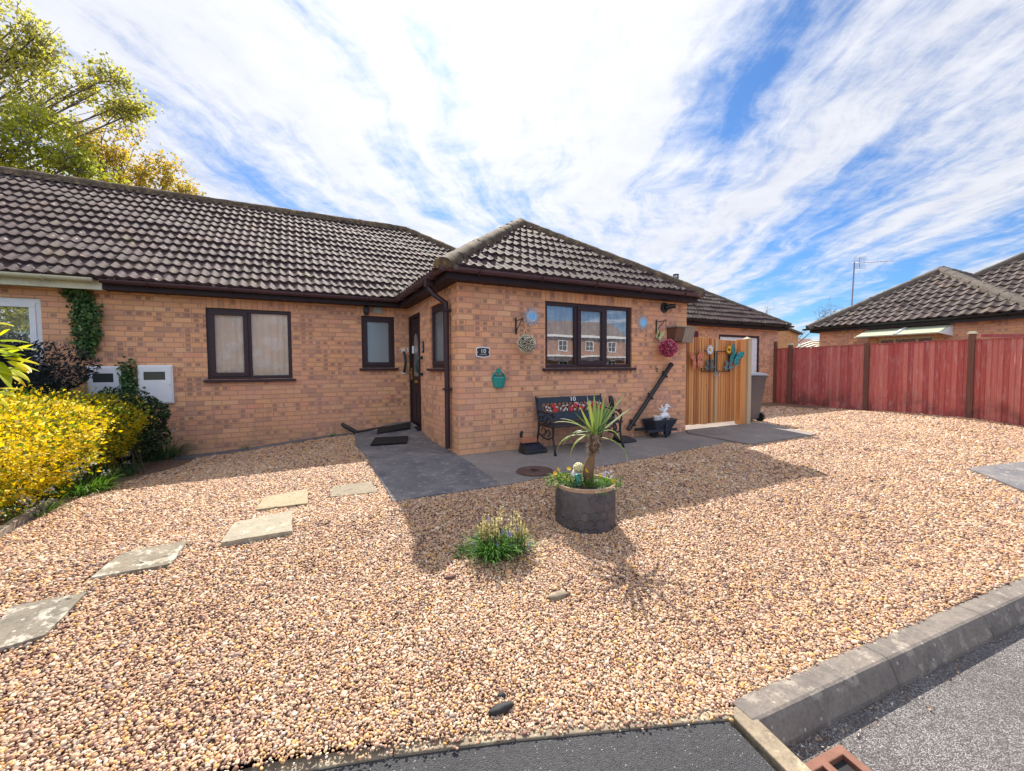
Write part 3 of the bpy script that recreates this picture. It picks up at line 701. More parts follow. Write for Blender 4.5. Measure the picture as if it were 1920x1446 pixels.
def roof_plane(parent, name, O, e, wv, poly, mat_, gauge=.296, per=.131, amp=.0135, z0=EZ, samp=8, lip=.036, off=0.0):
    """tiled slope as real courses of rolled tiles. O eave origin (x,y); e along the eave; wv inward; poly in (s,h)"""
    e = Vector((*e, 0)); wv = Vector((*wv, 0)); up = (wv * CS + Vector((0, 0, SN))); nrm = (Vector((0, 0, CS)) - wv * SN)
    O3 = Vector((O[0], O[1], z0)); smin = min(p[0] for p in poly); smax = max(p[0] for p in poly)
    n_ = max(4, int(round((smax - smin) / per * samp))); ss = [smin + (smax - smin) * i / n_ for i in range(n_ + 1)]
    def rng_(s):
        hs = []
        for i in range(len(poly)):
            (a, ha), (b_, hb) = poly[i], poly[(i + 1) % len(poly)]
            if a == b_:
                if abs(s - a) < 1e-9: hs += [ha, hb]
                continue
            if min(a, b_) - 1e-9 <= s <= max(a, b_) + 1e-9: hs.append(ha + (hb - ha) * (s - a) / (b_ - a))
        return (min(hs) / CS, max(hs) / CS) if hs else (0, 0)
    def prof(s):
        p = (s / per) % 1.0                       # rounded roll with a flatter pan, leaning to one side
        return amp * (math.cos(2 * math.pi * (p + .06 * math.sin(2 * math.pi * p)))) 
    R_ = [rng_(s) for s in ss]; T = max(r[1] for r in R_)
    vs = []; uv = []; fs = []; k = 0; nc = int(math.ceil(T / gauge))
    for c_ in range(nc):
        base = len(vs); t0 = c_ * gauge; t1 = t0 + gauge + .03; idx = {}
        rs = random.Random(c_ * 31 + 5)
        jit = {}
        for i, s in enumerate(ss):
            lo = max(t0, R_[i][0]); hi = min(t1, R_[i][1] + .02)
            if hi - lo < .012: continue
            ti = int(math.floor((s + 1e-6) / (per * 2)))
            if ti not in jit: jit[ti] = (rs.uniform(-.006, .006), rs.uniform(-.013, .013))
            j0, j1 = jit[ti]; lo2 = lo + (j1 if lo == t0 else 0)
            h = prof(s) + .005 * math.sin(s * 1.3 + c_ * .9) + .003 * math.sin(s * 3.7 + c_ * 2.1)
            for t, hh in ((lo2, h - .012), (lo2 + .001, h + lip + j0), (lo2 * .55 + hi * .45, h + lip * .55 + j0), (hi, h + j0 * .5)):
                p = O3 + e * s + up * t + nrm * hh; vs.append(p); uv.append((s, c_ + .5))
            idx[i] = len(vs) - 4
        for i in range(n_):
            if i in idx and i + 1 in idx:
                a, b_ = idx[i], idx[i + 1]
                for q in range(3): fs.append((a + q, b_ + q, b_ + q + 1, a + q + 1))
    me = bpy.data.meshes.new(name); pl_ = parent_loc(parent)
    me.from_pydata([tuple(v - pl_) for v in vs], [], fs)
    if fs:
        nn = me.polygons[min(2, len(fs) - 1)].normal
        if nn.z < 0: me.flip_normals()
    ul = me.uv_layers.new(name='UVMap'); li = np.zeros(len(me.loops), dtype=np.int32); me.loops.foreach_get('vertex_index', li)
    ul.data.foreach_set('uv', np.array(uv, dtype='f')[li].ravel())
    me.shade_smooth(); me.set_sharp_from_angle(angle=R(48)); me.materials.append(mat_)
    o_ = bpy.data.objects.new(name, me); col.objects.link(o_); o_.parent = parent
    # closed boards under the tiles so no light leaks through the laps
    return o_
def under(parent, quads, mat_):
    mb = MB()
    for q in quads: mb.add(q, [tuple(range(len(q)))])
    mb.build('roof_felt', mat_, parent, recalc=False)
def ridge(parent, p, q, mat_, r=.115, seg=.40, name='ridge_tiles', sink=.045):
    p = Vector(p); q = Vector(q); L_ = (q - p).length; d_ = (q - p) / L_; sx = d_.cross(Vector((0, 0, 1))).normalized(); uz = sx.cross(d_).normalized()
    mb = MB(); n_ = max(1, int(round(L_ / seg)))
    for i in range(n_):
        a = p + d_ * (L_ * i / n_ - (.02 if i else 0)); b_ = p + d_ * (L_ * (i + 1) / n_)
        vs = []; K = 10
        for kk_, (c, rr) in enumerate(((a, r * 1.0), (a.lerp(b_, .25), r), (a.lerp(b_, .5), r * .985), (a.lerp(b_, .75), r * .98), (b_, r * .97))):
            jz = random.uniform(-.004, .004)
            for k in range(K + 1):
                th = math.pi * (k / K) * 1.16 - .08 * math.pi; rj = rr * (1 + random.uniform(-.075, .075))
                vs.append(c + sx * math.cos(th) * rj + uz * (math.sin(th) * rj * .82 - sink + jz))
        fs = [(kk_ * (K + 1) + k, kk_ * (K + 1) + k + 1, (kk_ + 1) * (K + 1) + k + 1, (kk_ + 1) * (K + 1) + k) for kk_ in range(4) for k in range(K)]
        fs += [tuple(range(K, -1, -1)), tuple(4 * (K + 1) + k for k in range(K + 1))]
        mb.add(vs, fs)
    # bed of mortar along both sides, ragged
    for sd in (-1, 1):
        N_ = max(3, int(L_ / .05)); vs = []
        for i in range(N_ + 1):
            c = p + d_ * L_ * i / N_; wv = r * .95 + .035 + random.uniform(-.012, .02)
            vs += [c + sx * sd * r * .8 + uz * (.02 - sink), c + sx * sd * wv + uz * (-.055 - sink - .5 * (wv - r) + random.uniform(-.01, .01))]
        mb.add(vs, [(2 * i, 2 * i + 1, 2 * i + 3, 2 * i + 2) for i in range(N_)])
    return mb.build(name, mat_, parent, smooth=50)
def gutter(parent, pts, mat_, r=.056, brackets=.9, name='gutter'):
    """half-round gutter along points (z = rim height), closed ends, with clips"""
    mb = MB()
    for a, b_ in zip(pts[:-1], pts[1:]):
        a = Vector(a); b_ = Vector(b_); d_ = (b_ - a).normalized(); sx = d_.cross(Vector((0, 0, 1))).normalized(); vs = []; K = 10
        for c in (a, b_):
            for rr in (r, r - .005):
                for k in range(K + 1):
                    th = math.pi + math.pi * k / K; vs.append(c + sx * math.cos(th) * rr + Vector((0, 0, math.sin(th) * rr * .95)))
        n_ = K + 1; fs = []
        for k in range(K):
            fs.append((k, k + 1, 2 * n_ + k + 1, 2 * n_ + k)); fs.append((n_ + k, n_ + k + 1, 3 * n_ + k + 1, 3 * n_ + k))
        fs += [(0, n_, 3 * n_, 2 * n_), (K, K + n_, 3 * n_ + K, 2 * n_ + K), tuple(range(n_)), tuple(2 * n_ + k for k in range(n_))]
        mb.add(vs, fs)
        L_ = (b_ - a).length; m__ = int(L_ / brackets)
        for i in range(m__):
            c = a + d_ * (L_ * (i + .5) / max(1, m__)); ring = [c + sx * math.cos(math.pi + math.pi * k / 12) * (r + .006) + Vector((0, 0, math.sin(math.pi + math.pi * k / 12) * (r + .005))) for k in range(13)]
            for k in range(12): mb.bar(ring[k], ring[k + 1], .03, .006, up=d_)
    return mb.build(name, mat_, parent, recalc=True)

# ---------------------------------------------------------------- the bungalow
HB = thing('bungalow', 'brown brick bungalow with hipped front wing and dark brown windows, door and gutters', 'house', (0, 0, 0))
W1 = (-3.118, -1.952, 1.008, 2.125); W2 = (-.837, -.253, 1.175, 2.116); W3 = (1.346, 3.013, 1.157, 2.132); W4 = (.54, 1.250, 1.165, 2.122); DR = (1.87, 2.735, .12, 2.125)
NX = -4.24
mb = MB()
wall(mb, ('Y', 0), 0, XR, -.2, H + .12, [W3])
wall(mb, ('X', 0), .10, YS + .1, -.2, H + .12, [W4, (DR[0], DR[1], DR[2] - .001, DR[3])])
wall(mb, ('Y', YS), NX, 0, -.4, H + .12, [W1, W2])
mb.box((XR - .1, .1, -.2), (XR, 9.26, H + .12)); mb.box((NX, 9.16, -.2), (XR - .1, 9.26, H + .12))
mb.build('wall', M['brick'], HB)
# soldier courses over the openings
for pl, (a, b_, c, d_) in ((('Y', 0), W3), (('Y', YS), W1), (('Y', YS), W2), (('X', 0), W4)):
    x0 = math.floor((a - .02) / .075) * .075; x1 = math.ceil((b_ + .02) / .075) * .075
    mb = MB()
    if pl[0] == 'X': pbox(mb, pl, a - .05, b_ + .05, -.003, .02, d_ + .002, H - .002)
    else: pbox(mb, pl, x0, x1, -.003, .02, d_ + .002, H - .002)
    mb.build('lintel', M['soldier'], HB)
M['gut'] = flat('brown_gutter', (.085, .045, .060), .38, .12, 4, .03, spec=.4)
window(HB, ('Y', YS), *W1, [-2.555], [0], M['brown'], M['glass_clear'], M['lace'], label='wide dark brown window with patterned lace curtain')
window(HB, ('Y', YS), *W2, [], [0], M['brown'], M['frost'], None, label='small dark brown window with frosted glass')
wa = W3[0] + (W3[1] - W3[0]) * .345; wb_ = W3[0] + (W3[1] - W3[0]) * .685
window(HB, ('Y', 0), *W3, [wa, wb_], [1], M['brown'], M['glass'], M['lace2'], label='three-light dark brown window reflecting sky and houses')
window(HB, ('X', 0), *W4, [], [0], M['brown'], M['frost'], None, label='narrow dark brown frosted window beside the door')
# door
D = MB(); pbox(D, ('X', 0), DR[0], DR[0] + .06, .015, .09, DR[2], DR[3]); pbox(D, ('X', 0), DR[1] - .06, DR[1], .015, .09, DR[2], DR[3]); pbox(D, ('X', 0), DR[0] + .06, DR[1] - .06, .015, .09, DR[3] - .06, DR[3])
DF = D.build('door_frame', M['brown_dk'], HB, bevel=.004)
D = MB(); y0, y1 = DR[0] + .06, DR[1] - .06; pbox(D, ('X', 0), y0, y1, .04, .08, DR[2] + .03, DR[3] - .06)
yc = (y0 + y1) / 2
for (za, zb) in ((.25, .72),):
    for (a, b_) in ((y0 + .10, yc - .04), (yc + .04, y1 - .10)): pbox(D, ('X', 0), a, b_, .032, .042, za, zb)
for (a, b_, c, d_) in ((y0 + .10, y1 - .10, .86, .88), (y0 + .10, y1 - .10, 1.95, 1.965)): pbox(D, ('X', 0), a, b_, .034, .042, c, d_)
DO = D.build('door', M['brown_dk'], HB, bevel=.005)
D = MB(); N_ = 12; hw = .14; zt = 1.55; pts = [(yc - hw, 1.02), (yc + hw, 1.02)] + [(yc + hw * math.cos(math.pi * k / N_), zt + .24 * math.sin(math.pi * k / N_)) for k in range(N_ + 1)]
D.prism([(p[0], p[1]) for p in pts], 'X', .032, .041); D.build('door_glass', M['frost'], DO)
D = MB(); D.box((.012, y1 - .075, .95), (.036, y1 - .04, 1.17)); D.tube([(.02, y1 - .06, 1.09), (-.02, y1 - .06, 1.09), (-.02, y1 - .17, 1.085)], .009); D.build('door_handle', M['brass'], DO)
D = MB(); D.box((.026, yc - .10, .90), (.036, yc + .10, .945)); D.build('letterbox', M['brass'], DO)
D = MB(); pbox(D, ('X', 0), DR[0] - .02, DR[1] , -.07, .09, .04, DR[2] + .01); D.build('door_step', M['brown_dk'], HB, bevel=.01)

# roof of the bungalow
XE = XR + .035; AX = (XE - OV) / 2; WR = AX + OV; RD = 3.555; YE = YS - OV
rf = MB()
rfo = bpy.data.objects.new('roof', None); col.objects.link(rfo); rfo.parent = HB; rfo.empty_display_size = .1
vtx = WR                                             # height of the wing ridge in plan units
roof_plane(rfo, 'roof_slope', (0, YE), (1, 0), (0, 1), [(NX, 0), (-OV, 0), (AX, vtx), (XE - RD, RD), (NX, RD)], M['tile'])
roof_plane(rfo, 'roof_slope', (0, -OV), (1, 0), (0, 1), [(-OV, 0), (XE, 0), (AX, WR)], M['tile'])
roof_plane(rfo, 'roof_slope', (-OV, 0), (0, 1), (1, 0), [(-OV, 0), (YE, 0), (YE + vtx, vtx), (AX, vtx)], M['tile'], samp=6)
roof_plane(rfo, 'roof_slope', (XE, 0), (0, 1), (-1, 0), [(-OV, 0), (AX, WR), (YE + vtx, WR), (YE + RD, RD), (YE + 2 * RD, 0)], M['tile'], samp=6)
def z_at(h): return EZ - .03 + TN * h
under(rfo, [[(NX, YE, z_at(0)), (-OV, YE, z_at(0)), (AX, YE + vtx, z_at(vtx)), (XE - RD, YE + RD, z_at(RD)), (NX, YE + RD, z_at(RD))],
            [(-OV, -OV, z_at(0)), (XE, -OV, z_at(0)), (AX, AX, z_at(WR))],
            [(-OV, -OV, z_at(0)), (AX, AX, z_at(WR)), (AX, YE + vtx, z_at(vtx)), (-OV, YE, z_at(0))],
            [(XE, -OV, z_at(0)), (XE, YE + 2 * RD, z_at(0)), (XE - RD, YE + RD, z_at(RD)), (AX, YE + vtx, z_at(vtx)), (AX, AX, z_at(WR))],
            [(NX, YE + 2 * RD, z_at(0)), (XE, YE + 2 * RD, z_at(0)), (XE - RD, YE + RD, z_at(RD)), (NX, YE + RD, z_at(RD))]], M['brown_dk'])
zc = EZ + .035
ridge(rfo, (-OV - .02, -OV - .02, zc - .01), (AX, AX, zc + TN * WR), M['mortar_cap'], r=.125)
ridge(rfo, (XE + .02, -OV - .02, zc - .01), (AX, AX, zc + TN * WR), M['mortar_cap'], r=.115)
ridge(rfo, (AX, AX, zc + TN * WR), (AX, YE + vtx, zc + TN * WR), M['mortar_cap'])
ridge(rfo, (AX, YE + vtx, zc + TN * vtx), (XE - RD, YE + RD, zc + TN * RD), M['mortar_cap'])
ridge(rfo, (NX, YE + RD, zc + TN * RD), (XE - RD, YE + RD, zc + TN * RD), M['mortar_cap'], r=.12)
ridge(rfo, (XE, YE + 2 * RD, zc), (XE - RD, YE + RD, zc + TN * RD), M['mortar_cap'])
mb = MB(); mb.tube([(-OV - .07, -OV - .07, zc - .10), (-OV - .02, -OV - .02, zc - .03), (-OV - .1, -OV - .1, zc + .03)], .01); 
# fascia, soffit, gutters
mb = MB(); fo = .20
mb.box((-fo, -fo, H), (-fo + .02, YS - fo, EZ)); mb.box((-fo + .02, -fo, H), (XR + .03, -fo + .02, EZ)); mb.box((NX, YS - fo, H), (-fo + .02, YS - fo + .02, EZ)); mb.box((XR + .01, -fo + .02, H), (XR + .03, 9.4, EZ))
mb.build('fascia', M['brown_dk'], HB, bevel=.003)
mb = MB(); mb.box((-fo + .02, -fo + .02, H + .002), (XR + .01, -.001, H + .012)); mb.box((-fo + .02, -.001, H + .002), (-.001, YS - fo + .02, H + .012)); mb.box((NX, YS - fo + .02, H + .002), (-.001, YS - .001, H + .012))
mb.build('soffit', M['brown_dk'], HB)
GZ = 2.405; go_ = fo + .058
gutter(HB, [(XE + .04 , -go_, GZ - .0), (-go_, -go_, GZ), (-go_, YS - go_, GZ - .005), (NX, YS - go_, GZ + .0)], M['gut'])
# downpipe from the side gutter near the corner
q = onX(838, 700, -.06); dy = q.y
mb = MB(); mb.tube([(-go_, dy + .14, GZ - .04), (-go_, dy + .14, GZ - .15), (-.20, dy + .10, GZ - .24), (-.065, dy, GZ - .36), (-.06, dy, GZ - .45), (-.06, dy, .06)], .036, 12)
mb.box((-go_ - .05, dy + .08, GZ - .13), (-go_ + .05, dy + .20, GZ - .03))
for z in (1.93, .86): mb.box((-.11, dy - .05, z), (-.0, dy + .06, z + .03))
mb.build('downpipe', M['brown'], HB, smooth=40)

# the neighbour to the left, same roof
HN = thing('bungalow', 'neighbouring brick bungalow end with cream gutter board and white window', 'house', (NX, YS, 0))
WN = (-6.4, -4.93, 1.05, 2.135)
mb = MB(); wall(mb, ('Y', YS), -12, NX, -.45, H + .12, [WN]); mb.box((-12, 2.83, -.4), (-11.9, 9.26, H + .1)); mb.box((-12, 9.16, -.4), (NX, 9.26, H + .1)); mb.build('wall', M['brick'], HN)
window(HN, ('Y', YS), *WN, [], [0], M['white'], M['glass_n'], M['lace2'], fw=.075)
mb = MB(); mb.box((-12, YS - fo - .004, H - .012), (NX - .001, YS - fo + .02, EZ)); mb.build('fascia', M['cream'], HN)
mb = MB(); mb.box((-12, YS - fo + .02, H), (NX - .001, YS - .001, H + .01)); mb.build('soffit', M['cream'], HN)
gutter(HN, [(NX - .07, YS - go_ - .004, GZ + .004), (-12, YS - go_ - .004, GZ + .004)], M['cream'], r=.058)
ro2 = bpy.data.objects.new('roof', None); col.objects.link(ro2); ro2.parent = HN
roof_plane(ro2, 'roof_slope', (0, YE), (1, 0), (0, 1), [(-12.2, 0), (NX, 0), (NX, RD), (-12.2, RD)], M['tile'])
under(ro2, [[(-12.2, YE, z_at(0)), (NX, YE, z_at(0)), (NX, YE + RD, z_at(RD)), (-12.2, YE + RD, z_at(RD))], [(-12.2, YE + 2 * RD, z_at(0)), (NX, YE + 2 * RD, z_at(0)), (NX, YE + RD, z_at(RD)), (-12.2, YE + RD, z_at(RD))]], M['brown_dk'])
ridge(ro2, (-12.2, YE + RD, zc + TN * RD), (NX, YE + RD, zc + TN * RD), M['mortar_cap'], r=.12)

# ---------------------------------------------------------------- garage behind the gate
GX0, GX1, GY0, GD = 6.3, 11.95, 2.9, 5.0
HG = thing('garage', 'detached brick garage with hipped tiled roof and white door behind the wooden gate', 'garage', (9.1, 2.9, 0))
gd0 = onY(1348, 627, GY0); gd1 = onY(1424, 630, GY0); wl = onY(1310, 623, GY0)
mb = MB(); wall(mb, ('Y', GY0), GX0, GX1, -.2, 2.4, [(gd0.x, gd1.x, -.2, 2.10), (7.2, wl.x, 1.2, 2.155)]); mb.box((GX0, GY0 + .1, -.2), (GX0 + .1, GY0 + GD, 2.4)); mb.box((GX1 - .1, GY0 + .1, -.2), (GX1, GY0 + GD, 2.4)); mb.box((GX0 + .1, GY0 + GD - .1, -.2), (GX1 - .1, GY0 + GD, 2.4)); mb.build('wall', M['brick'], HG)
mb = MB(); pbox(mb, ('Y', GY0), gd0.x, gd1.x, .01, .09, 2.04, 2.10); pbox(mb, ('Y', GY0), gd0.x, gd0.x + .07, .01, .09, -.1, 2.04); pbox(mb, ('Y', GY0), gd1.x - .07, gd1.x, .01, .09, -.1, 2.04); mb.build('door_frame', M['brown'], HG)
mb = MB(); n_ = 12
for i in range(n_):
    z = -.05 + i * 2.085 / n_; mb.box((gd0.x + .07, GY0 + .03, z), (gd1.x - .07, GY0 + .06, z + 2.085 / n_ - .012))
mb.box((gd0.x + .07, GY0 + .045, -.05), (gd1.x - .07, GY0 + .07, 2.04)); mb.build('garage_door', M['white'], HG)
M['maroon'] = flat('maroon_paint', (.12, .012, .035), .4, .1, 4, .05)
mb = MB(); mb.box((7.2, GY0 + .02, 1.2), (wl.x, GY0 + .06, 2.155)); mb.build('door', M['maroon'], HG)
GE0, GE1 = (GX0 - .25, GY0 - .25), (GX1 + .25, GY0 + GD + .25); hh = (GE1[1] - GE0[1]) / 2
ro3 = bpy.data.objects.new('roof', None); col.objects.link(ro3); ro3.parent = HG; zg = 2.46
def zga(h): return zg + TN * h
lw = GE1[0] - GE0[0]
roof_plane(ro3, 'roof_slope', (GE0[0], GE0[1]), (1, 0), (0, 1), [(0, 0), (lw, 0), (lw - hh, hh), (hh, hh)], M['tile'], z0=zg, samp=6)
roof_plane(ro3, 'roof_slope', (GE1[0], GE0[1]), (0, 1), (-1, 0), [(0, 0), (hh, hh), (2 * hh, 0)], M['tile'], z0=zg, samp=5)
under(ro3, [[(GE0[0], GE0[1], zga(0) - .03), (GE1[0], GE0[1], zga(0) - .03), (GE1[0] - hh, GE0[1] + hh, zga(hh) - .03), (GE0[0] + hh, GE0[1] + hh, zga(hh) - .03)],
            [(GE1[0], GE0[1], zga(0) - .03), (GE1[0], GE1[1], zga(0) - .03), (GE1[0] - hh, GE0[1] + hh, zga(hh) - .03)],
            [(GE0[0], GE0[1], zga(0) - .03), (GE0[0], GE1[1], zga(0) - .03), (GE0[0] + hh, GE0[1] + hh, zga(hh) - .03)],
            [(GE0[0], GE1[1], zga(0) - .03), (GE1[0], GE1[1], zga(0) - .03), (GE1[0] - hh, GE0[1] + hh, zga(hh) - .03), (GE0[0] + hh, GE0[1] + hh, zga(hh) - .03)]], M['brown_dk'])
ridge(ro3, (*GE0, zg + .03), (GE0[0] + hh, GE0[1] + hh, zga(hh) + .03), M['mortar_cap2'], r=.10)
ridge(ro3, (GE1[0], GE0[1], zg + .03), (GE1[0] - hh, GE0[1] + hh, zga(hh) + .03), M['mortar_cap2'], r=.10)
ridge(ro3, (GE0[0] + hh, GE0[1] + hh, zga(hh) + .03), (GE1[0] - hh, GE0[1] + hh, zga(hh) + .03), M['mortar_cap2'], r=.10)
mb = MB(); mb.box((GE0[0] + .05, GE0[1] + .05, 2.3), (GE1[0] - .05, GE0[1] + .07, 2.45)); mb.box((GE1[0] - .07, GE0[1] + .07, 2.3), (GE1[0] - .05, GE1[1], 2.45)); mb.box((GE0[0] + .07, GE0[1] + .07, 2.31), (GE1[0] - .07, GY0, 2.33)); mb.build('fascia', M['brown_dk'], HG)
gutter(HG, [(GE1[0] + .08, GE0[1] - .01, 2.44), (GE0[0], GE0[1] - .01, 2.44)], M['black'])
fl = Vector((9.0, 4.4, 0)); mb = MB(); mb.tube([(9.0, 4.42, 3.3), (9.0, 4.42, 4.02)], .085, 14)
for k in range(10):
    th = k * .628; mb.tube([(9 + .08 * math.cos(th), 4.42 + .08 * math.sin(th), 4.0), (9 + .085 * math.cos(th), 4.42 + .085 * math.sin(th), 4.12)], .008, 4)
mb.lathe([(.09, 4.11), (.09, 4.125), (.0, 4.126)], (9, 4.42, 0), 12); mb.build('flue', M['black'], HG)

# ---------------------------------------------------------------- houses beyond the fence
def hip_house(name, label, x0, x1, y0, y1, ez, wallm, tilem, base=-.4, per=.15, samp=6, gut=M['black'], hit=None):
    t_ = thing(name, label, 'house', (x0, (y0 + y1) / 2, 0)); o_ = .27
    mb = MB(); wall(mb, ('X', x0), y0, y1, base, ez - .05, hit or []); mb.box((x0 + .1, y0, base), (x1, y0 + .1, ez - .05)); mb.box((x0 + .1, y1 - .1, base), (x1, y1, ez - .05)); mb.box((x1 - .1, y0 + .1, base), (x1, y1 - .1, ez - .05)); mb.build('wall', wallm, t_)
    a0, a1, b0, b1 = x0 - o_, x1 + o_, y0 - o_, y1 + o_; h_ = (b1 - b0) / 2
    rr = bpy.data.objects.new('roof', None); col.objects.link(rr); rr.parent = t_
    za = lambda h: ez + .06 + TN * h
    roof_plane(rr, 'roof_slope', (a0, b0), (0, 1), (1, 0), [(0, 0), (h_, h_), (2 * h_, 0)], tilem, z0=ez + .06, per=per, samp=samp, amp=.0135 if per < .2 else .024)
    L_ = a1 - a0
    roof_plane(rr, 'roof_slope', (a0, b1), (1, 0), (0, -1), [(0, 0), (L_, 0), (L_ - h_, h_), (h_, h_)], tilem, z0=ez + .06, per=per, samp=samp)
    under(rr, [[(a0, b0, za(0) - .03), (a0, b1, za(0) - .03), (a0 + h_, b0 + h_, za(h_) - .03)], [(a0, b0, za(0) - .03), (a1, b0, za(0) - .03), (a1 - h_, b0 + h_, za(h_) - .03), (a0 + h_, b0 + h_, za(h_) - .03)],
               [(a0, b1, za(0) - .03), (a1, b1, za(0) - .03), (a1 - h_, b0 + h_, za(h_) - .03), (a0 + h_, b0 + h_, za(h_) - .03)], [(a1, b0, za(0) - .03), (a1, b1, za(0) - .03), (a1 - h_, b0 + h_, za(h_) - .03)]], M['brown_dk'])
    for c in ((a0, b0), (a0, b1)): ridge(rr, (*c, ez + .09), (a0 + h_, b0 + h_, za(h_) + .03), M['mortar_cap2'], r=.14)
    ridge(rr, (a0 + h_, b0 + h_, za(h_) + .03), (a1 - h_, b0 + h_, za(h_) + .03), M['mortar_cap2'], r=.14)
    mb = MB(); mb.box((a0 + .06, b0 + .06, ez - .12), (a0 + .08, b1 - .06, ez + .05)); mb.box((a0 + .08, b1 - .08, ez - .12), (a1, b1 - .06, ez + .05)); mb.box((a0 + .08, b0 + .06, ez - .12), (a1, b0 + .08, ez + .05)); mb.box((a0 + .08, b0 + .08, ez - .1), (x0, b1 - .08, ez - .09)); mb.build('fascia', gut, t_)
    gutter(t_, [(a0 + .0, b0, ez + .03), (a0 + .0, b1 + .12, ez + .03)], gut, r=.065)
    return t_, rr
hx = 14.4; wz = (-.05, 1.27, 1.2, 2.02)
HR, hrr = hip_house('bungalow', 'brick bungalow beyond the red fence with canopy and cream window', hx, 26, -1.75, 2.92, 2.44, M['brick'], M['tile_grey'], per=.225, samp=8, hit=[wz])
window(HR, ('X', hx), *wz, [.34, .86], [], M['cream'], M['glass_clear'], M['lace2'], fw=.07, label='cream window with three small panes')
mb = MB(); c0, c1 = -.40, 1.5
M['canopy'] = flat('pale_green_canopy', (.50, .54, .40), .35, .08, 4, .03)
mb.add([(hx - .85, c0, 2.06), (hx - .85, c1, 2.06), (hx - .01, c1, 2.32), (hx - .01, c0, 2.32), (hx - .85, c0, 2.03), (hx - .85, c1, 2.03), (hx - .01, c1, 2.29), (hx - .01, c0, 2.29)], [(0, 1, 2, 3), (7, 6, 5, 4), (0, 4, 5, 1), (1, 5, 6, 2), (2, 6, 7, 3), (3, 7, 4, 0)])
cn = mb.build('canopy', M['canopy'], HR)
mb = MB(); mb.bar((hx - .86, (c0 + c1) / 2, 2.075), (hx - .01, (c0 + c1) / 2, 2.335), .05, .03); mb.build('canopy_bar', M['white'], cn)
for ya in (c0 - .03, c1 + .005):
    mb = MB(); mb.prism([(hx - .85, 2.03), (hx - .0, 2.29), (hx - .0, 1.98)], 'Y', ya, ya + .025); mb.build('canopy_bracket', M['white'], cn)
HF, _ = hip_house('house', 'farther tiled house roof rising behind the bungalow at the right picture edge', 17.77, 34, -12.0, 1.73, 3.14, M['brick'], M['tile_grey'], per=.225, samp=5)
# buff gable house far behind the fence
HY = thing('house', 'plain buff brick gable house far behind the garage and fence', 'house', (24, 12, 0))
gy = 11.0; pk = onY(1428, 596, gy); er = onY(1497, 624, gy); gl = 2 * pk.x - er.x; zt = pk.z + .0
mb = MB(); mb.prism([(gl, -.4), (er.x, -.4), (er.x, er.z - .12), (pk.x, zt - .12), (gl, er.z - .12)], 'Y', gy, gy + 9); mb.build('wall', M['brick_yellow'], HY)
mb = MB(); mb.prism([(er.x + .15, er.z - .14), (er.x + .15, er.z - .02), (pk.x, zt + .04), (pk.x, zt - .12)], 'Y', gy - .2, gy + 9.2); mb.prism([(gl - .15, er.z - .14), (gl - .15, er.z - .02), (pk.x, zt + .04), (pk.x, zt - .12)], 'Y', gy - .2, gy + 9.2); mb.build('roof', M['mortar_cap2'], HY)
def aerial(base, top, boom, label, n=9, size=.35):
    t_ = thing('aerial', label, 'aerial', base); mb = MB(); mb.tube([base, top], .022, 8); mb.build('mast', M['alu'], t_)
    mb = MB(); a = Vector(top) + Vector((0, 0, -.03)); b_ = Vector(boom); d_ = (b_ - a); mb.tube([a - d_ * .06, b_], .012, 6); sx = d_.cross(Vector((0, 0, 1))).normalized()
    for k in range(n):
        c = a + d_ * (.28 + .7 * k / (n - 1)); mb.tube([c - sx * .11, c + sx * .11], .005, 5)
    r0 = a + d_ * .14
    for s_ in (-1, 1):
        e_ = r0 - d_ * .03 + Vector((0, 0, s_ * size * .55)) + d_ * .04 * 1.5; mb.tube([r0, e_], .009, 5)
        for k in range(4):
            c = r0.lerp(e_, .3 + .7 * k / 3); mb.tube([c - sx * .2 - d_ * .0, c + sx * .2], .005, 4)
    mb.build('antenna', M['alu'], t_); return t_
ax = 15.6; b_ = onX(1596, 586, ax); t_ = onX(1602, 492, ax); bo = onX(1671, 489, ax - .8)
aerial(tuple(b_ - Vector((0, 0, .25))), tuple(t_), tuple(bo), 'tall television aerial on a mast above the bungalow beyond the fence')
b_ = onY(1437, 600, 12); t_ = onY(1437, 582, 12); bo = onY(1449, 580, 12); aerial(tuple(b_ - Vector((0, 0, .2))), tuple(t_), tuple(bo), 'small distant television aerial on the buff gable house', n=5, size=.5)
# low tiled building, hoop tunnel and yellow bush seen in the gap
HO = thing('outbuilding', 'low building with pink-red tiled roof in the gap beyond the fence', 'building', (24, 9, 0))
oa = onY(1497, 634, 21.5); ob_ = onY(1527, 631, 21.5); mb = MB(); mb.box((oa.x - .8, 20.6, -.4), (ob_.x + .1, 24, oa.z - 1.2)); mb.build('wall', M['brick'], HO)
M['pantile'] = flat('red_pantile', (.42, .24, .20), .7, .15, 5, .3)
mb = MB(); n_ = 26; vs = []
for i in range(n_ + 1):
    x = oa.x - .6 + (ob_.x - oa.x + .8) * i / n_; dz = .04 * (i % 2); vs += [(x, 20, oa.z - 1.5 + dz), (x, 22, oa.z + dz)]
mb.add(vs, [(2 * i, 2 * i + 2, 2 * i + 3, 2 * i + 1) for i in range(n_)]); mb.build('roof', M['pantile'], HO, recalc=False)
HT = thing('hoop_tunnel', 'curved pale hoops of a garden tunnel showing over the far red fence', 'garden tunnel', (15.5, 5.2, -.2)); mb = MB()
for k in range(4):
    c = onX(1524 + k * 4, 640 + k * 3, 15.2 + .35 * k); r = 1.0; pts = [(c.x, c.y - .1 + r * 1.5 * math.cos(t), -.1 + (c.z + .1) * math.sin(t)) for t in np.linspace(0, math.pi, 16)]; mb.tube(pts, .03, 6)
mb.build('hoop', M['cream'], HT)
HO['label'] = 'low building with pinkish tiled roof seen in the gap beyond the fence'

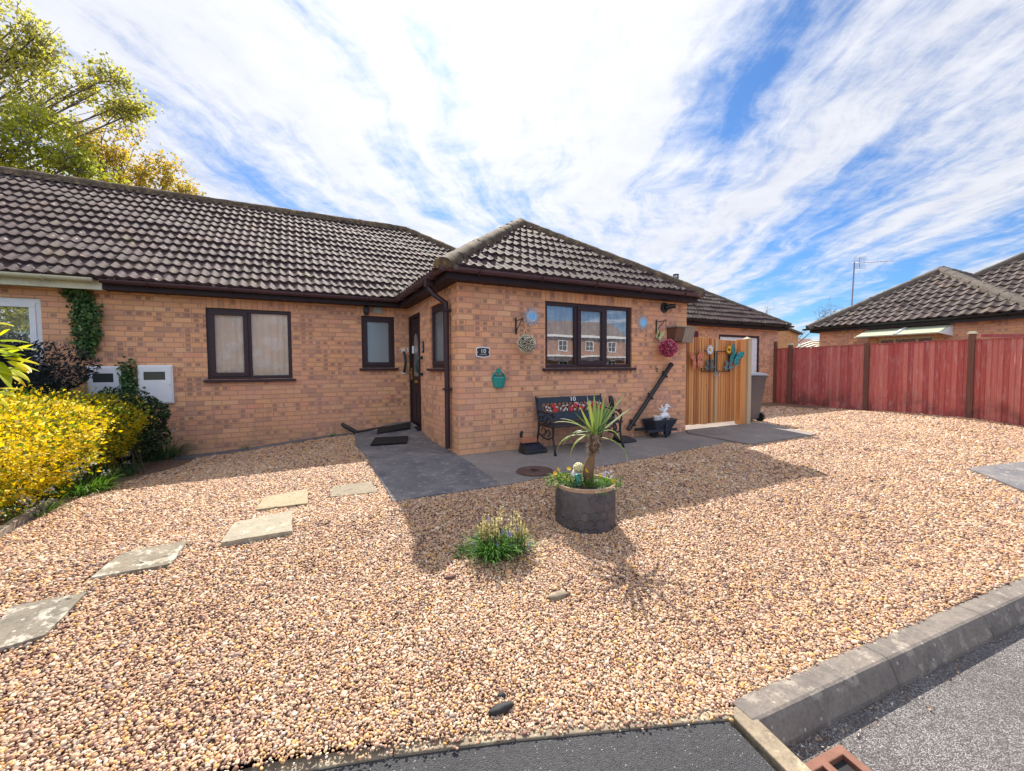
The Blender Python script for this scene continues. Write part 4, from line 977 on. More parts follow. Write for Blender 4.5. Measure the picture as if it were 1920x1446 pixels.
# opposite terrace across the road (behind the camera; the big window mirrors it)
M['tile_grey2'] = flat('opposite_roof', (.16, .12, .10), .8, .2, 3)
HOPP = thing('house', 'two-storey brick house across the road, mirrored in the bungalow window', 'house', (24, -36, 0))
oy = -35.0
mb = MB(); mb.box((12, oy - 7, -.4), (35, oy, 4.9)); mb.build('wall', M['brick_far'], HOPP)
mb = MB(); mb.prism([(oy + .4, 4.85), (oy - 3.5, 7.0), (oy - 7.4, 4.85), (oy - 7.4, 4.75), (oy + .4, 4.75)], 'X', 11.8, 35.2); mb.build('roof', M['tile_grey2'], HOPP)
mb = MB(); mb.box((11.9, oy + .4, 4.65), (35.1, oy + .45, 4.95)); mb.box((12, oy, 2.35), (35, oy + .7, 2.5)); mb.build('fascia', M['white'], HOPP)
for x in (14.5, 18.6, 22.0, 24.8, 28.6, 32):
    for z in (3.0, .7):
        mb = MB(); a, b_, c, d_ = x, x + 1.25, z, z + 1.25
        mb.box((a, oy, c), (b_, oy + .06, c + .09)); mb.box((a, oy, d_ - .09), (b_, oy + .06, d_)); mb.box((a, oy, c + .09), (a + .09, oy + .06, d_ - .09)); mb.box((b_ - .09, oy, c + .09), (b_, oy + .06, d_ - .09)); mb.box(((a + b_) / 2 - .03, oy, c + .09), ((a + b_) / 2 + .03, oy + .05, d_ - .09)); mb.box((a + .09, oy, (c + d_) / 2 - .02), (b_ - .09, oy + .04, (c + d_) / 2 + .02))
        F = mb.build('window', M['white'], HOPP); mb = MB(); mb.box((a + .09, oy + .0, c + .09), (b_ - .09, oy + .02, d_ - .09)); mb.build('pane', M['dark'], F)
# ================================================================ SMALL BUILT THINGS
def face_tint(ob, vals):
    at = ob.data.attributes.new('tint', 'FLOAT', 'FACE'); at.data.foreach_set('value', np.array(vals, dtype='f'))
# ---- red fence
M['redwood'] = wood_mat('red_fence_stain', [(.12, (.30, .055, .060)), (.42, (.50, .115, .105)), (.65, (.58, .165, .145)), (.9, (.64, .28, .24))], period=1, wear=((.62, .42, .40), .6))
M['redpost'] = wood_mat('dark_post', [(.2, (.10, .038, .028)), (.6, (.17, .075, .055)), (.9, (.24, .12, .08))])
FP = [Vector((11.80, 2.88, 0)), Vector((11.661, 2.332, 0)), Vector((11.344, .257, 0)), Vector((11.155, -1.692, 0)), Vector((10.34, -3.63, 0)), Vector((9.6, -5.4, 0))]
FT = [1.70, 1.70, 1.70, 1.69, 1.70, 1.70]
FNC = thing('fence', 'red stained close-board timber fence with dark posts along the gravel drive', 'fence', (11.2, 0, 0))
for i in range(5):
    a, b_ = FP[i], FP[i + 1]; d_ = (b_ - a).normalized(); n_ = Vector((-d_.y, d_.x, 0)); n_ = n_ if n_.x < 0 else -n_
    L_ = (b_ - a).length; w_ = .098; s_ = .05; mb = MB(); tv = []
    s_ = .06 if i != 4 else .06
    top = FT[i]
    while s_ < L_ - .05:
        e_ = min(s_ + w_ + .012, L_ - .04); p = a + d_ * s_ + n_ * .012; q = a + d_ * e_ + n_ * .030; zt_ = top + random.uniform(-.006, .006); zb_ = -.04
        vs = [(p.x, p.y, zb_), (q.x, q.y, zb_), (q.x - n_.x * .012, q.y - n_.y * .012, zb_), (p.x - n_.x * .012, p.y - n_.y * .012, zb_)]; vs += [(x, y, zt_) for x, y, z in vs]
        mb.add(vs, [(0, 3, 2, 1), (4, 5, 6, 7), (0, 1, 5, 4), (1, 2, 6, 5), (2, 3, 7, 6), (3, 0, 4, 7)]); tv += [random.random()] * 6; s_ += w_
    for z in (.3, .9, 1.5): mb.bar(a - n_ * .03 + Vector((0, 0, z)), b_ - n_ * .03 + Vector((0, 0, z)), .04, .07); tv += [.2] * 6
    o_ = mb.build('fence_panel', M['redwood'], FNC); face_tint(o_, tv)
    mb = MB(); mb.bar(a + n_ * .01 + Vector((0, 0, top + .012)) + d_ * .05, b_ + n_ * .01 + Vector((0, 0, top + .012)) - d_ * .05, .06, .022); mb.build('top_rail', M['redwood'], FNC)
for i, (h_, cap) in enumerate(((1.95, 0), (1.80, 1), (1.76, 0), (1.83, 1), (1.8, 0))):
    p = FP[i]; mb = MB(); mb.box((p.x - .075, p.y - .05, -.1), (p.x + .025, p.y + .05, h_)); po = mb.build('fence_post', M['redpost'], FNC, bevel=.006)
    if cap: mb = MB(); mb.box((p.x - .095, p.y - .07, h_), (p.x + .045, p.y + .07, h_ + .03)); mb.box((p.x - .075, p.y - .05, h_ + .03), (p.x + .025, p.y + .05, h_ + .06)); mb.build('post_cap', M['cream'], po, bevel=.01)
lr = onX(1745, 633, 11.35); mb = MB(); mb.bar((11.35, -1.75, 1.80), (12.1, -2.6, 1.76), .03, .06); mb.build('timber_batten', M['redwood'], FNC)
# ---- gate
M['gatewood'] = wood_mat('orange_gate_wood', [(.12, (.15, .055, .02)), (.32, (.42, .155, .048)), (.56, (.60, .255, .08)), (.9, (.64, .36, .16))], period=1, rough=.6)
M['postwood'] = wood_mat('pale_post_wood', [(.2, (.36, .28, .18)), (.6, (.48, .40, .28)), (.9, (.55, .47, .34))])
GT = thing('gate', 'double wooden side gate of orange-brown vertical boards between wall and posts', 'gate', (4.37, .05, 0))
def leaf_gate(x0, x1, zt0, zt1):
    mb = MB(); tv = []; x = x0
    while x < x1 - .01:
        e_ = min(x + random.uniform(.062, .072), x1); z_ = zt0 + (zt1 - zt0) * (x - x0) / (x1 - x0)
        mb.box((x + .006, .05 + random.uniform(0, .008), .10 + random.uniform(-.006, .006)), (e_ - .006, .0720, z_)); tv += [random.random()] * 6; x = e_
    mb.box((x0 + .01, .0725, .12), (x1 - .01, .080, min(zt0, zt1) - .01)); tv += [.0] * 6
    for z in (.35, 1.0, 1.5): mb.box((x0, .0805, z), (x1, .11, z + .09)); tv += [.3] * 6
    o_ = mb.build('gate_leaf', M['gatewood'], GT, bevel=.003); face_tint(o_, tv); return o_
leaf_gate(4.292, 5.13, 1.70, 1.695); leaf_gate(5.165, 5.80, 1.675, 1.66)
mb = MB(); mb.box((5.115, .03, .12), (5.15, .049, 1.68)); mb.build('cover_strip', M['postwood'], GT)
mb = MB(); mb.box((5.81, .0, -.05), (5.985, .11, 1.69)); tv = [.62] * 6; o_ = mb.build('gate_post', M['gatewood'], GT, bevel=.006); face_tint(o_, tv)
mb = MB(); mb.box((5.99, -.03, -.05), (6.10, .10, 1.70)); mb.add([(5.98, -.04, 1.70), (6.11, -.04, 1.70), (6.11, .11, 1.70), (5.98, .11, 1.70), (6.045, .035, 1.75)], [(0, 3, 2, 1), (0, 1, 4), (1, 2, 4), (2, 3, 4), (3, 0, 4)]); mb.build('gate_post', M['postwood'], GT, bevel=.004)
mb = MB()
for sx in (-.045, .045):
    c = (5.132 + sx, .018, 1.03); mb.tube([(c[0] + .035 * math.cos(t), c[1], c[2] + .045 * math.sin(t)) for t in np.linspace(0, 6.283, 13)], .006, 6, caps=False); mb.box((c[0] - .02, .024, c[2] + .03), (c[0] + .02, .031, c[2] + .07))
mb.build('ring_latch', M['steel'], GT)
# metal wall art on the gate
def flower(mb, c, r, n=12, y=0):
    for k in range(n):
        th = 2 * math.pi * k / n; d_ = Vector((math.cos(th), 0, math.sin(th))); t_ = Vector((-math.sin(th), 0, math.cos(th)))
        a = Vector(c) + d_ * r * .18; b_ = Vector(c) + d_ * r; mdl = a.lerp(b_, .6); yy = Vector((0, -.006 if k % 2 else 0, 0))
        mb.add([a + yy, mdl + t_ * r * .18 + yy + Vector((0, -.012, 0)), b_ + yy, mdl - t_ * r * .18 + yy + Vector((0, -.012, 0)), a + Vector((0, .004, 0)), mdl + t_ * r * .18 + Vector((0, -.004, 0)), b_ + Vector((0, .004, 0)), mdl - t_ * r * .18 + Vector((0, -.004, 0))], [(0, 1, 2, 3), (7, 6, 5, 4), (0, 4, 5, 1), (1, 5, 6, 2), (2, 6, 7, 3), (3, 7, 4, 0)])
M['petal_white'] = flat('white_petals', (.62, .66, .74), .5, .1, 30, .05); M['petal_yellow'] = flat('yellow_petals', (.72, .42, .03), .5, .2, 30, .05)
M['leafmetal'] = flat('patinated_metal_leaf', (.10, .12, .12), .4, .5, 25, .2, metal=.4); M['leafblue'] = flat('blue_metal_leaf', (.12, .19, .24), .4, .5, 25, .2, metal=.3)
def panel_art(cx, x0, x1, z0, z1, label, petal, fr, fz, leafm, fx):
    t_ = thing('wall_art', label, 'wall ornament', ((x0 + x1) / 2, .0, z0)); y = .015; mb = MB()
    for p, q in (((x0, y, z0), (x1, y, z0)), ((x0, y, z1), (x1, y, z1)), ((x0, y, z0), (x0, y, z1)), ((x1, y, z0), (x1, y, z1))): mb.bar(p, q, .014, .014, up=(0, 1, 0))
    mb.build('frame', M['iron'], t_)
    mb = MB(); mb.tube([(fx, y - .01, z0), (fx + .008, y - .02, (z0 + fz) / 2), (fx, y - .015, fz - .03)], [.016, .012, .008], 6)
    mb.build('stem', M['iron'], t_)
    for k, (dx, dz, L_, an) in enumerate(((-.0, .10, .15, 2.35), (0, .12, .15, .72), (0, .04, .15, 2.95), (0, .05, .14, .22))):
        mb = MB(); a = Vector((fx, y - .01, z0 + dz)); d_ = Vector((math.cos(an), -.10, math.sin(an))); tt = Vector((-math.sin(an), 0, math.cos(an))); vs = [a]; N_ = 6; fs = []
        L1 = []; L2 = []
        for i in range(N_ + 1):
            s_ = i / N_; wd = .045 * math.sin(math.pi * min(1, s_ * .97 + .03)) + .001; c = a + d_ * L_ * s_; L1.append(c + tt * wd); L2.append(c - tt * wd)
        mid = [a + d_ * L_ * i / N_ + Vector((0, -.012, 0)) for i in range(N_ + 1)]
        vs = L1 + mid + L2; n1 = N_ + 1
        for i in range(N_): fs += [(i, i + 1, n1 + i + 1, n1 + i), (n1 + i, n1 + i + 1, 2 * n1 + i + 1, 2 * n1 + i)]
        mb.add(vs, fs); lo_ = mb.build('leaf', leafm, t_, recalc=False); md = lo_.modifiers.new('thick', 'SOLIDIFY'); md.thickness = .003
    mb = MB(); flower(mb, (fx, y - .02, fz), fr); F = mb.build('flower', petal, t_)
    mb = MB(); mb.ico((fx, y - .03, fz), fr * .24, 2, (1, .5, 1)); mb.build('flower_centre', M['petal_yellow'] if petal is M['petal_white'] else M['iron'], F)
    return t_
A = lambda u, v: onY(u, v, .0)
p0, p1 = A(1317, 658), A(1341, 696); fc = A(1330.5, 656)
panel_art(0, p0.x, p1.x, p1.z, p0.z, 'black metal square with white daisy and leaves on the left gate leaf', M['petal_white'], .095, fc.z, M['leafmetal'], fc.x)
p0, p1 = A(1346, 659), A(1367, 696); fc = A(1369.5, 656)
panel_art(0, p0.x, p1.x + .03, p1.z, p0.z, 'black metal square with blue-grey leaves and yellow flower on the right gate leaf', M['petal_yellow'], .085, fc.z, M['leafblue'], fc.x - .05)
def butterfly(c, sc_, rot, mat_, label, y=.01):
    t_ = thing('butterfly_ornament', label, 'wall ornament', c); half = [(.0, -.30), (.16, -.66), (.38, -.92), (.60, -.86), (.74, -.55), (.70, -.25), (.55, -.04), (.84, .10), (1.0, .42), (1.02, .80), (.84, .92), (.52, .72), (.2, .38), (0, .12)]
    cr_, sr_ = math.cos(rot), math.sin(rot)
    for sd in (-1, 1):
        vs = []; 
        for x, z in half:
            X, Z = x * sd * sc_, z * sc_; vs.append((c[0] + X * cr_ - Z * sr_, c[1] - .03 * abs(x) - .01, c[2] + X * sr_ + Z * cr_))
        n_ = len(vs); vs2 = [(a, b_ + .006, d_) for a, b_, d_ in vs]; mb = MB(); mb.add(vs + vs2, [tuple(range(n_)), tuple(range(2 * n_ - 1, n_ - 1, -1))] + [(i, (i + 1) % n_, n_ + (i + 1) % n_, n_ + i) for i in range(n_)])
        mb.build('wing', mat_, t_)
    mb = MB(); a = Vector((c[0] + .45 * sc_ * sr_, c[1] - .02, c[2] - .45 * sc_ * cr_)); b_ = Vector((c[0] - .4 * sc_ * sr_, c[1] - .02, c[2] + .4 * sc_ * cr_)); mb.tube([a, a.lerp(b_, .5), b_], [.006, .014, .008], 6)
    for sd in (-1, 1): mb.tube([b_, b_ + Vector((sd * .03 - .03 * sr_, -.005, .06))], .003, 4)
    mb.build('body', M['iron'], t_); return t_
def spotted(name, c1, c2, sc_=38, edge_=(.03, .02, .02)):
    m_, g_, b, o = new_mat(name); P = g_.obj(); v = g_.vor(P, sc_); n_ = g_.noise(P, 30, 3)
    g_.put(b.inputs['Base Color'], g_.mix(g_.smooth(v, .3, .18), g_.mix(g_.smooth(n_, .4, .6), c1, edge_), c2)); b.inputs['Roughness'].default_value = .4; return m_
M['bf_or'] = spotted('orange_butterfly', (.62, .20, .10), (.80, .55, .40), edge_=(.40, .10, .06)); M['bf_te'] = spotted('teal_butterfly', (.015, .30, .33), (.06, .48, .48), 34, (.01, .08, .10)); M['bf_gr'] = spotted('green_butterfly', (.52, .60, .24), (.70, .72, .42), 30, (.4, .45, .2))
butterfly(tuple(A(1305, 675)), .175, R(6), M['bf_or'], 'orange metal butterfly ornament on the left side of the gate')
butterfly(tuple(A(1377.5, 667)), .19, R(-28), M['bf_te'], 'teal metal butterfly ornament on the right side of the gate')
# ---- wheelie bin behind the gate post
BIN = Vector((6.52, .42, .0)); BT = thing('wheelie_bin', 'grey wheelie bin standing behind the pale gate post', 'bin', tuple(BIN))
M['bin'] = flat('grey_bin_plastic', (.075, .078, .090), .42, .2, 5, .05)
mb = MB(); lo = [(-.22, -.22, .06), (.22, -.22, .06), (.22, .24, .03), (-.22, .24, .03)]; hi = [(-.29, -.33, .96), (.29, -.33, .96), (.29, .32, .99), (-.29, .32, .99)]
L_ = lambda q, z=None: [(BIN.x + a, BIN.y + b_, BIN.z + c) for a, b_, c in q]
mb.add(L_(lo) + L_(hi), [(3, 2, 1, 0), (4, 5, 6, 7), (0, 1, 5, 4), (1, 2, 6, 5), (2, 3, 7, 6), (3, 0, 4, 7)]); mb.box((BIN.x - .31, BIN.y - .35, .93), (BIN.x + .31, BIN.y + .33, .965)); mb.build('body', M['bin'], BT, bevel=.02)
mb = MB(); mb.add(L_([(-.31, -.37, .975), (.31, -.37, .975), (.31, .34, 1.0), (-.31, .34, 1.0), (-.27, -.31, 1.02), (.27, -.31, 1.02), (.27, .29, 1.07), (-.27, .29, 1.07)]), [(3, 2, 1, 0), (4, 5, 6, 7), (0, 1, 5, 4), (1, 2, 6, 5), (2, 3, 7, 6), (3, 0, 4, 7)])
mb.build('lid', flat('bin_lid', (.16, .17, .20), .3, .15, 5, .05), BT, bevel=.012)
for sx in (-1, 1):
    mb = MB(); mb.tube([(BIN.x + sx * .24, BIN.y - .2, .10), (BIN.x + sx * .30, BIN.y - .2, .10)], .10, 18); mb.build('wheel', M['black'], BT, bevel=.01)
mb = MB(); mb.tube([(BIN.x - .22, BIN.y + .37, .98), (BIN.x + .22, BIN.y + .37, .98)], .014, 8)
mb.build('handle', M['black'], BT)

# ---- bench
BX0, BX1 = 1.10, 2.27; BY = -.16
BN = thing('bench', 'small black garden bench with white 10 and red poppies on its back', 'bench', ((BX0 + BX1) / 2, -.35, 0))
def bk(x, h_, off=0):      # point on the tilted backrest: h along the back from seat level
    return (x, BY - .06 + h_ * .20 - off - .0, .40 + h_ * .98)
def backbar(mb, x0, x1, h0, h1, t=.03, off=0):
    vs = [bk(x0, h0, off), bk(x1, h0, off), bk(x1, h1, off), bk(x0, h1, off)]; vs2 = [(a, b_ + t, c) for a, b_, c in vs]; mb.add(vs + vs2, [(0, 1, 2, 3), (7, 6, 5, 4), (0, 4, 5, 1), (1, 5, 6, 2), (2, 6, 7, 3), (3, 7, 4, 0)])
HT_ = .345
mb = MB(); backbar(mb, BX0 + .02, BX1 - .02, HT_ - .085, HT_); backbar(mb, BX0 + .02, BX1 - .02, -.0, .125); backbar(mb, BX0 + .02, BX0 + .085, .125, HT_ - .085); backbar(mb, BX1 - .085, BX1 - .02, .125, HT_ - .085)
BB = mb.build('backrest', M['navy'], BN, bevel=.004)
mb = MB()
for k in range(15):
    x = BX0 + .09 + k * (BX1 - BX0 - .26) / 14
    mb.bar(bk(x, .12, -.014), bk(x + .08, .265, -.014), .007, .008); mb.bar(bk(x + .08, .12, -.02), bk(x, .265, -.02), .007, .008)
mb.build('lattice', M['iron'], BB)
M['poppy'] = flat('poppy_red_paint', (.55, .035, .045), .5, .15, 20, .05); M['wbright'] = flat('white_numeral', (.85, .86, .88), .5, .03, 10, 0); M['wpaint'] = flat('white_paint', (.62, .60, .66), .5, .1, 10, .05)
def disc(mb, c, rx, rz, an, t=.006, n=14):
    ca, sa = math.cos(an), math.sin(an); vs = []
    for yy in (0, t):
        for k in range(n):
            th = 2 * math.pi * k / n; x, z = rx * math.cos(th), rz * math.sin(th); vs.append((c[0] + x * ca - z * sa, c[1] - yy, c[2] + x * sa + z * ca))
    mb.add(vs, [tuple(range(n)), tuple(range(2 * n - 1, n - 1, -1))] + [(i, (i + 1) % n, n + (i + 1) % n, n + i) for i in range(n)])
BW = BX1 - BX0; u2x = lambda u: BX0 + (u - 155) / (1255 - 155) * BW
PO = [(410, .78), (425, .22), (685, .28), (762, .70), (853, .40), (1008, .32), (1072, .80), (1200, .38)]
for u, h_ in PO: mb = MB(); disc(mb, bk(u2x(u), .13 + h_ * .12, .006), .037, .034, 0); mb.build('poppy_disc', M['poppy'], BB)
WP = [(290, .7, .6), (330, .55, -.6), (300, .28, -.2), (350, .2, -.8), (425, .98, -.2), (448, .6, -.3), (512, .38, 1.3), (563, .72, .0), (625, .76, .3), (560, .16, .4), (588, .38, .9), (616, .24, 1.5), (705, .58, 1.2), (745, .22, 0), (770, 1.02, -.1), (800, .88, -.5), (840, .72, -.4), (905, .60, .2), (832, .22, -.4), (965, .84, -.9), (990, .62, -.7), (1022, .78, 1.1), (1015, 1.05, .3), (1143, .85, 1.5), (1200, .75, 1.2), (1160, .45, .9), (1152, .30, 1.4), (890, .68, -.8), (960, .22, 1.3)]
for u, h_, an in WP: mb = MB(); disc(mb, bk(u2x(u), .13 + h_ * .12, .010), .021, .010, an); mb.build('petal_mark', M['wpaint'], BB)
text_mesh('number', '10', .088, M['wbright'], BB, bk(u2x(733), HT_ - .040, .007), (R(90 - 11), 0, 0), .002).scale = (1.25, 1, 1)
mb = MB()
for k in range(5): mb.box((BX0 + .0, -.60 + k * .083, .375 - .006 * abs(k - 2)), (BX1 + .02, -.60 + k * .083 + .07, .40 - .006 * abs(k - 2)))
mb.build('seat', flat('dark_slat', (.030, .024, .028), .5, .3, 12, .15), BN, bevel=.004)
for x in (BX0 + .01, BX1 - .01):
    mb = MB()
    mb.tube([(x - .02, -.66, .005), (x - .012, -.625, .10), (x, -.57, .24), (x, -.575, .37), (x, -.60, .44), (x, -.57, .50), (x, -.52, .535)], [.020, .014, .015, .018, .012, .013, .013], 8)
    mb.tube([(x, -.52, .535), (x, -.42, .545), (x, -.30, .55), (x, -.20, .56), (x, -.16, .53)], .013, 8)
    mb.tube([(x, -.53, .535), (x, -.58, .55), (x, -.60, .525), (x, -.575, .505)], .011, 7)
    mb.tube([(x, -.12, .0), (x, -.15, .12), (x, -.20, .28), (x, -.21, .40), (x, -.17, .56), (x, -.12, HT_ + .41)], [.018, .013, .015, .016, .014, .012], 8)
    mb.tube([(x, -.57, .24), (x, -.45, .19), (x, -.33, .205), (x, -.19, .25)], .011, 7)
    mb.tube([(x, -.57, .37), (x, -.21, .37)], .015, 7)
    for c, r0 in (((x, -.47, .44), .045), ((x, -.36, .46), .05), ((x, -.27, .45), .04), ((x, -.45, .28), .045), ((x, -.33, .29), .05)):
        mb.tube([(c[0], c[1] + r0 * math.cos(t), c[2] + r0 * math.sin(t)) for t in np.linspace(0, 5.2, 12)], .008, 6)
    mb.build('bench_end', M['iron'], BN, smooth=True)
# ---- diagonal pipe on the wall, club, wheelbarrow, boxes
p, q = onY(1259, 683, -.07), onY(1178, 806, -.07); d_ = (q - p).normalized()
DP = thing('pipe', 'long black pipe fixed diagonally across the front wall beside the bench', 'pipe', (p.x, -.07, q.z)); mb = MB(); mb.tube([p, q], .036, 12); mb.tube([p - d_ * .005, p + d_ * .03], .042, 12); mb.build('pipe_run', M['black'], DP, smooth=40)
for s_ in (.16, .50, .9):
    c = p.lerp(q, s_); mb = MB(); mb.tube([c, c + d_ * .035], .045, 12); sx = Vector((d_.z, 0, -d_.x)); mb.bar(c - sx * .075, c + sx * .075, .02, .03, up=d_); mb.build('pipe_clip', M['black'], DP)
c = onY(1145, 748, -.14); c2 = onY(1152, 790, -.20)
TB = thing('garden_brush', 'black-topped grey handled brush standing between bench arm and wall', 'tool', (c.x, -.14, 0)); mb = MB(); mb.tube([(c2.x + .04, -.2, .02), (c.x + .01, -.16, c.z - .10)], [.028, .026], 10); mb.build('handle', flat('dull_grey_handle', (.10, .11, .12), .5, .2, 12), TB, smooth=50)
mb = MB(); mb.tube([(c.x + .012, -.162, c.z - .12), (c.x + .004, -.15, c.z - .03), (c.x - .004, -.14, c.z + .035), (c.x - .006, -.138, c.z + .05)], [.034, .040, .034, .012], 12); mb.build('head', M['black'], TB, smooth=True)
def wedge_box(px_c, label, w_=.30, d_=.20, h_=.10, brick_=False, rz=0):
    g0 = onG(*px_c); t_ = thing('bait_box', label, 'box', (g0.x, g0.y, .016)); mb = MB(); x, y = g0.x, g0.y; z = .017
    mb.add([(x - w_ / 2, y - .0, z), (x + w_ / 2, y, z), (x + w_ / 2, y + d_, z), (x - w_ / 2, y + d_, z), (x - w_ / 2 + .01, y + .01, z + h_ * .42), (x + w_ / 2 - .01, y + .01, z + h_ * .42), (x + w_ / 2 - .02, y + d_ - .01, z + h_), (x - w_ / 2 + .02, y + d_ - .01, z + h_)], [(3, 2, 1, 0), (4, 5, 6, 7), (0, 1, 5, 4), (1, 2, 6, 5), (2, 3, 7, 6), (3, 0, 4, 7)])
    b0 = mb.build('body', M['black'], t_, bevel=.008); mb = MB(); mb.add([(x - w_ / 2 + .03, y + .03, z + h_ * .50), (x + w_ / 2 - .03, y + .03, z + h_ * .50), (x + w_ / 2 - .04, y + d_ - .03, z + h_ * .98), (x - w_ / 2 + .04, y + d_ - .03, z + h_ * .98), (x - w_ / 2 + .03, y + .03, z + h_ * .4), (x + w_ / 2 - .03, y + .03, z + h_ * .4), (x + w_ / 2 - .04, y + d_ - .03, z + h_ * .8), (x - w_ / 2 + .04, y + d_ - .03, z + h_ * .8)], [(0, 1, 2, 3), (7, 6, 5, 4), (0, 4, 5, 1), (1, 5, 6, 2), (2, 6, 7, 3), (3, 7, 4, 0)]); mb.build('lid', M['navy'], t_, bevel=.004); return g0
g0 = wedge_box((1007, 853), 'black sloping plastic box with a red brick behind it, left of the bench', .34, .22, .12)
BK = thing('brick', 'single loose red brick resting on the black box left of the bench', 'brick', (g0.x, g0.y + .2, .13)); mb = MB(); mb.box((g0.x - .135, g0.y + .14, .14), (g0.x + .085, g0.y + .24, .205)); mb.build('brick_body', flat('loose_brick', (.42, .17, .10), .9, .2, 14, .4), BK, bevel=.006)
mb = MB(); mb.tube([(g0.x - .1, g0.y + .26, .02), (g0.x - .1, g0.y + .26, .26), (g0.x - .085, g0.y + .25, .29)], .022, 8); tag(mb.build('pipe_stub', M['black']), 'short dark pipe end behind the loose brick at the wall foot', 'pipe')
wedge_box((1181, 832), 'low black plastic box on the patio right of the bench leg', .30, .24, .075)
# wheelbarrow planter
wg = onG(1249, 822); WB = thing('planter', 'dark blue wooden wheelbarrow planter standing by the front wall', 'planter', (wg.x, wg.y + .1, .016)); x, y = wg.x, wg.y + .12
mb = MB(); b0 = [(-.20, -.10, .12), (.12, -.10, .12), (.12, .12, .12), (-.20, .12, .12)]; b1 = [(-.27, -.14, .30), (.24, -.14, .30), (.24, .16, .30), (-.27, .16, .30)]
P_ = lambda q: [(x + a, y + b_, c) for a, b_, c in q]
mb.add(P_(b0) + P_(b1), [(3, 2, 1, 0), (0, 1, 5, 4), (1, 2, 6, 5), (2, 3, 7, 6), (3, 0, 4, 7)]); o_ = mb.build('tray', M['navy'], WB); md = o_.modifiers.new('thick', 'SOLIDIFY'); md.thickness = .018
mb = MB(); mb.box((x - .25, y - .12, .24), (x + .22, y + .14, .27)); mb.build('soil', flat('potting_soil', (.035, .025, .02), .95, .4, 30, .8), WB)
for sx in (-.01,):
    for yy in (-.13, .13):
        mb = MB(); mb.box((x + sx - .02, y + yy - .015, .017), (x + sx + .02, y + yy + .015, .24)); mb.build('leg', M['navy'], WB)
mb = MB(); mb.bar((x - .42, y - .12, .14), (x + .26, y - .10, .13), .03, .04); mb.bar((x - .42, y + .14, .14), (x + .26, y + .12, .13), .03, .04); mb.build('shaft', M['navy'], WB)
for xx in (-.14, .16):
    mb = MB(); mb.tube([(x + xx, y - .02, .085), (x + xx, y + .03, .085)], .07, 16); mb.build('wheel', M['black'], WB)
mb = MB(); mb.lathe([(.05, 0), (.065, .09), (.07, .095), (.062, .095), (.05, .06)], (x - .12, y - .04, .268), 16); tag(mb.build('pot', M['white'], org=(x - .12, y - .04, .268), smooth=50), 'small white pot standing in the wheelbarrow planter', 'pot')
OR = thing('garden_ornament', 'white winged garden ornament in the wheelbarrow planter', 'ornament', (x + .08, y, .268)); mb = MB(); ox, oy_ = x + .08, y
mb.tube([(ox - .10, oy_, .29), (ox - .04, oy_, .35), (ox + .03, oy_ - .01, .36), (ox + .09, oy_, .32), (ox + .07, oy_, .27)], [.02, .05, .055, .035, .02], 10); mb.tube([(ox + .01, oy_, .36), (ox - .0, oy_, .43), (ox + .03, oy_ - .01, .47), (ox + .07, oy_ - .02, .46)], [.04, .03, .03, .012], 9); mb.build('body', M['white'], OR, smooth=True)
for pts in ([(ox + .0, oy_, .45), (ox - .05, oy_, .49), (ox - .10, oy_ - .02, .54)], [(ox + .03, oy_, .48), (ox + .09, oy_, .51), (ox + .16, oy_ - .02, .48)], [(ox + .02, oy_, .48), (ox + .06, oy_, .54), (ox + .11, oy_ - .01, .53)], [(ox - .02, oy_, .44), (ox - .08, oy_ + .02, .46), (ox - .12, oy_ - .0, .49)]):
    mb = MB(); mb.tube(pts, [.022, .018, .003], 7); mb.build('wing', M['white'], OR, smooth=True)

# ---- things on the front wall
M['silver'] = flat('silver_plastic', (.46, .52, .62), .4, .1, 10, .05)
def sun_mirror(c, r, label):
    t_ = thing('sunburst_mirror', label, 'mirror', c, group='silver sunburst mirrors on the front wall'); mb = MB()
    n_ = 30
    for k in range(n_):
        th = 2 * math.pi * k / n_; L_ = r * (1.05 if k % 2 else .84); a = Vector((c[0] + r * .5 * math.cos(th), c[1] - .012, c[2] + r * .5 * math.sin(th))); b_ = Vector((c[0] + L_ * math.cos(th), c[1] - .008, c[2] + L_ * math.sin(th))); mb.bar(a, b_, .011, .006, up=(0, 1, 0))
    mb.build('rays', M['silver'], t_)
    mb = MB(); pr = [(r * .40, 0), (r * .44, .014), (r * .52, .016), (r * .60, .010), (r * .62, 0)]; vs = []; K = 28
    for rr, yy in pr:
        for k in range(K): th = 2 * math.pi * k / K; vs.append((c[0] + rr * math.cos(th), c[1] - .008 - yy, c[2] + rr * math.sin(th)))
    mb.add(vs, [(i * K + k, i * K + (k + 1) % K, (i + 1) * K + (k + 1) % K, (i + 1) * K + k) for i in range(4) for k in range(K)]); mb.build('rim', M['silver'], t_, smooth=True)
    mb = MB(); disc(mb, (c[0], c[1] - .008, c[2]), r * .42, r * .42, 0, .006, 28); mb.build('glass', M['mir'], t_)
m_, g_, b, o = new_mat('mirror_glass'); b.inputs['Metallic'].default_value = 1; b.inputs['Roughness'].default_value = .06; b.inputs['Base Color'].default_value = (.42, .60, .72, 1); M['mir'] = m_
c = onY(998, 594, -.02); sun_mirror((c.x, -.002, c.z), .135, 'silver sunburst mirror on the brick wall left of the big window')
c = onY(1206.5, 605, -.02); sun_mirror((c.x, -.002, c.z), .125, 'silver sunburst mirror on the brick wall right of the big window')
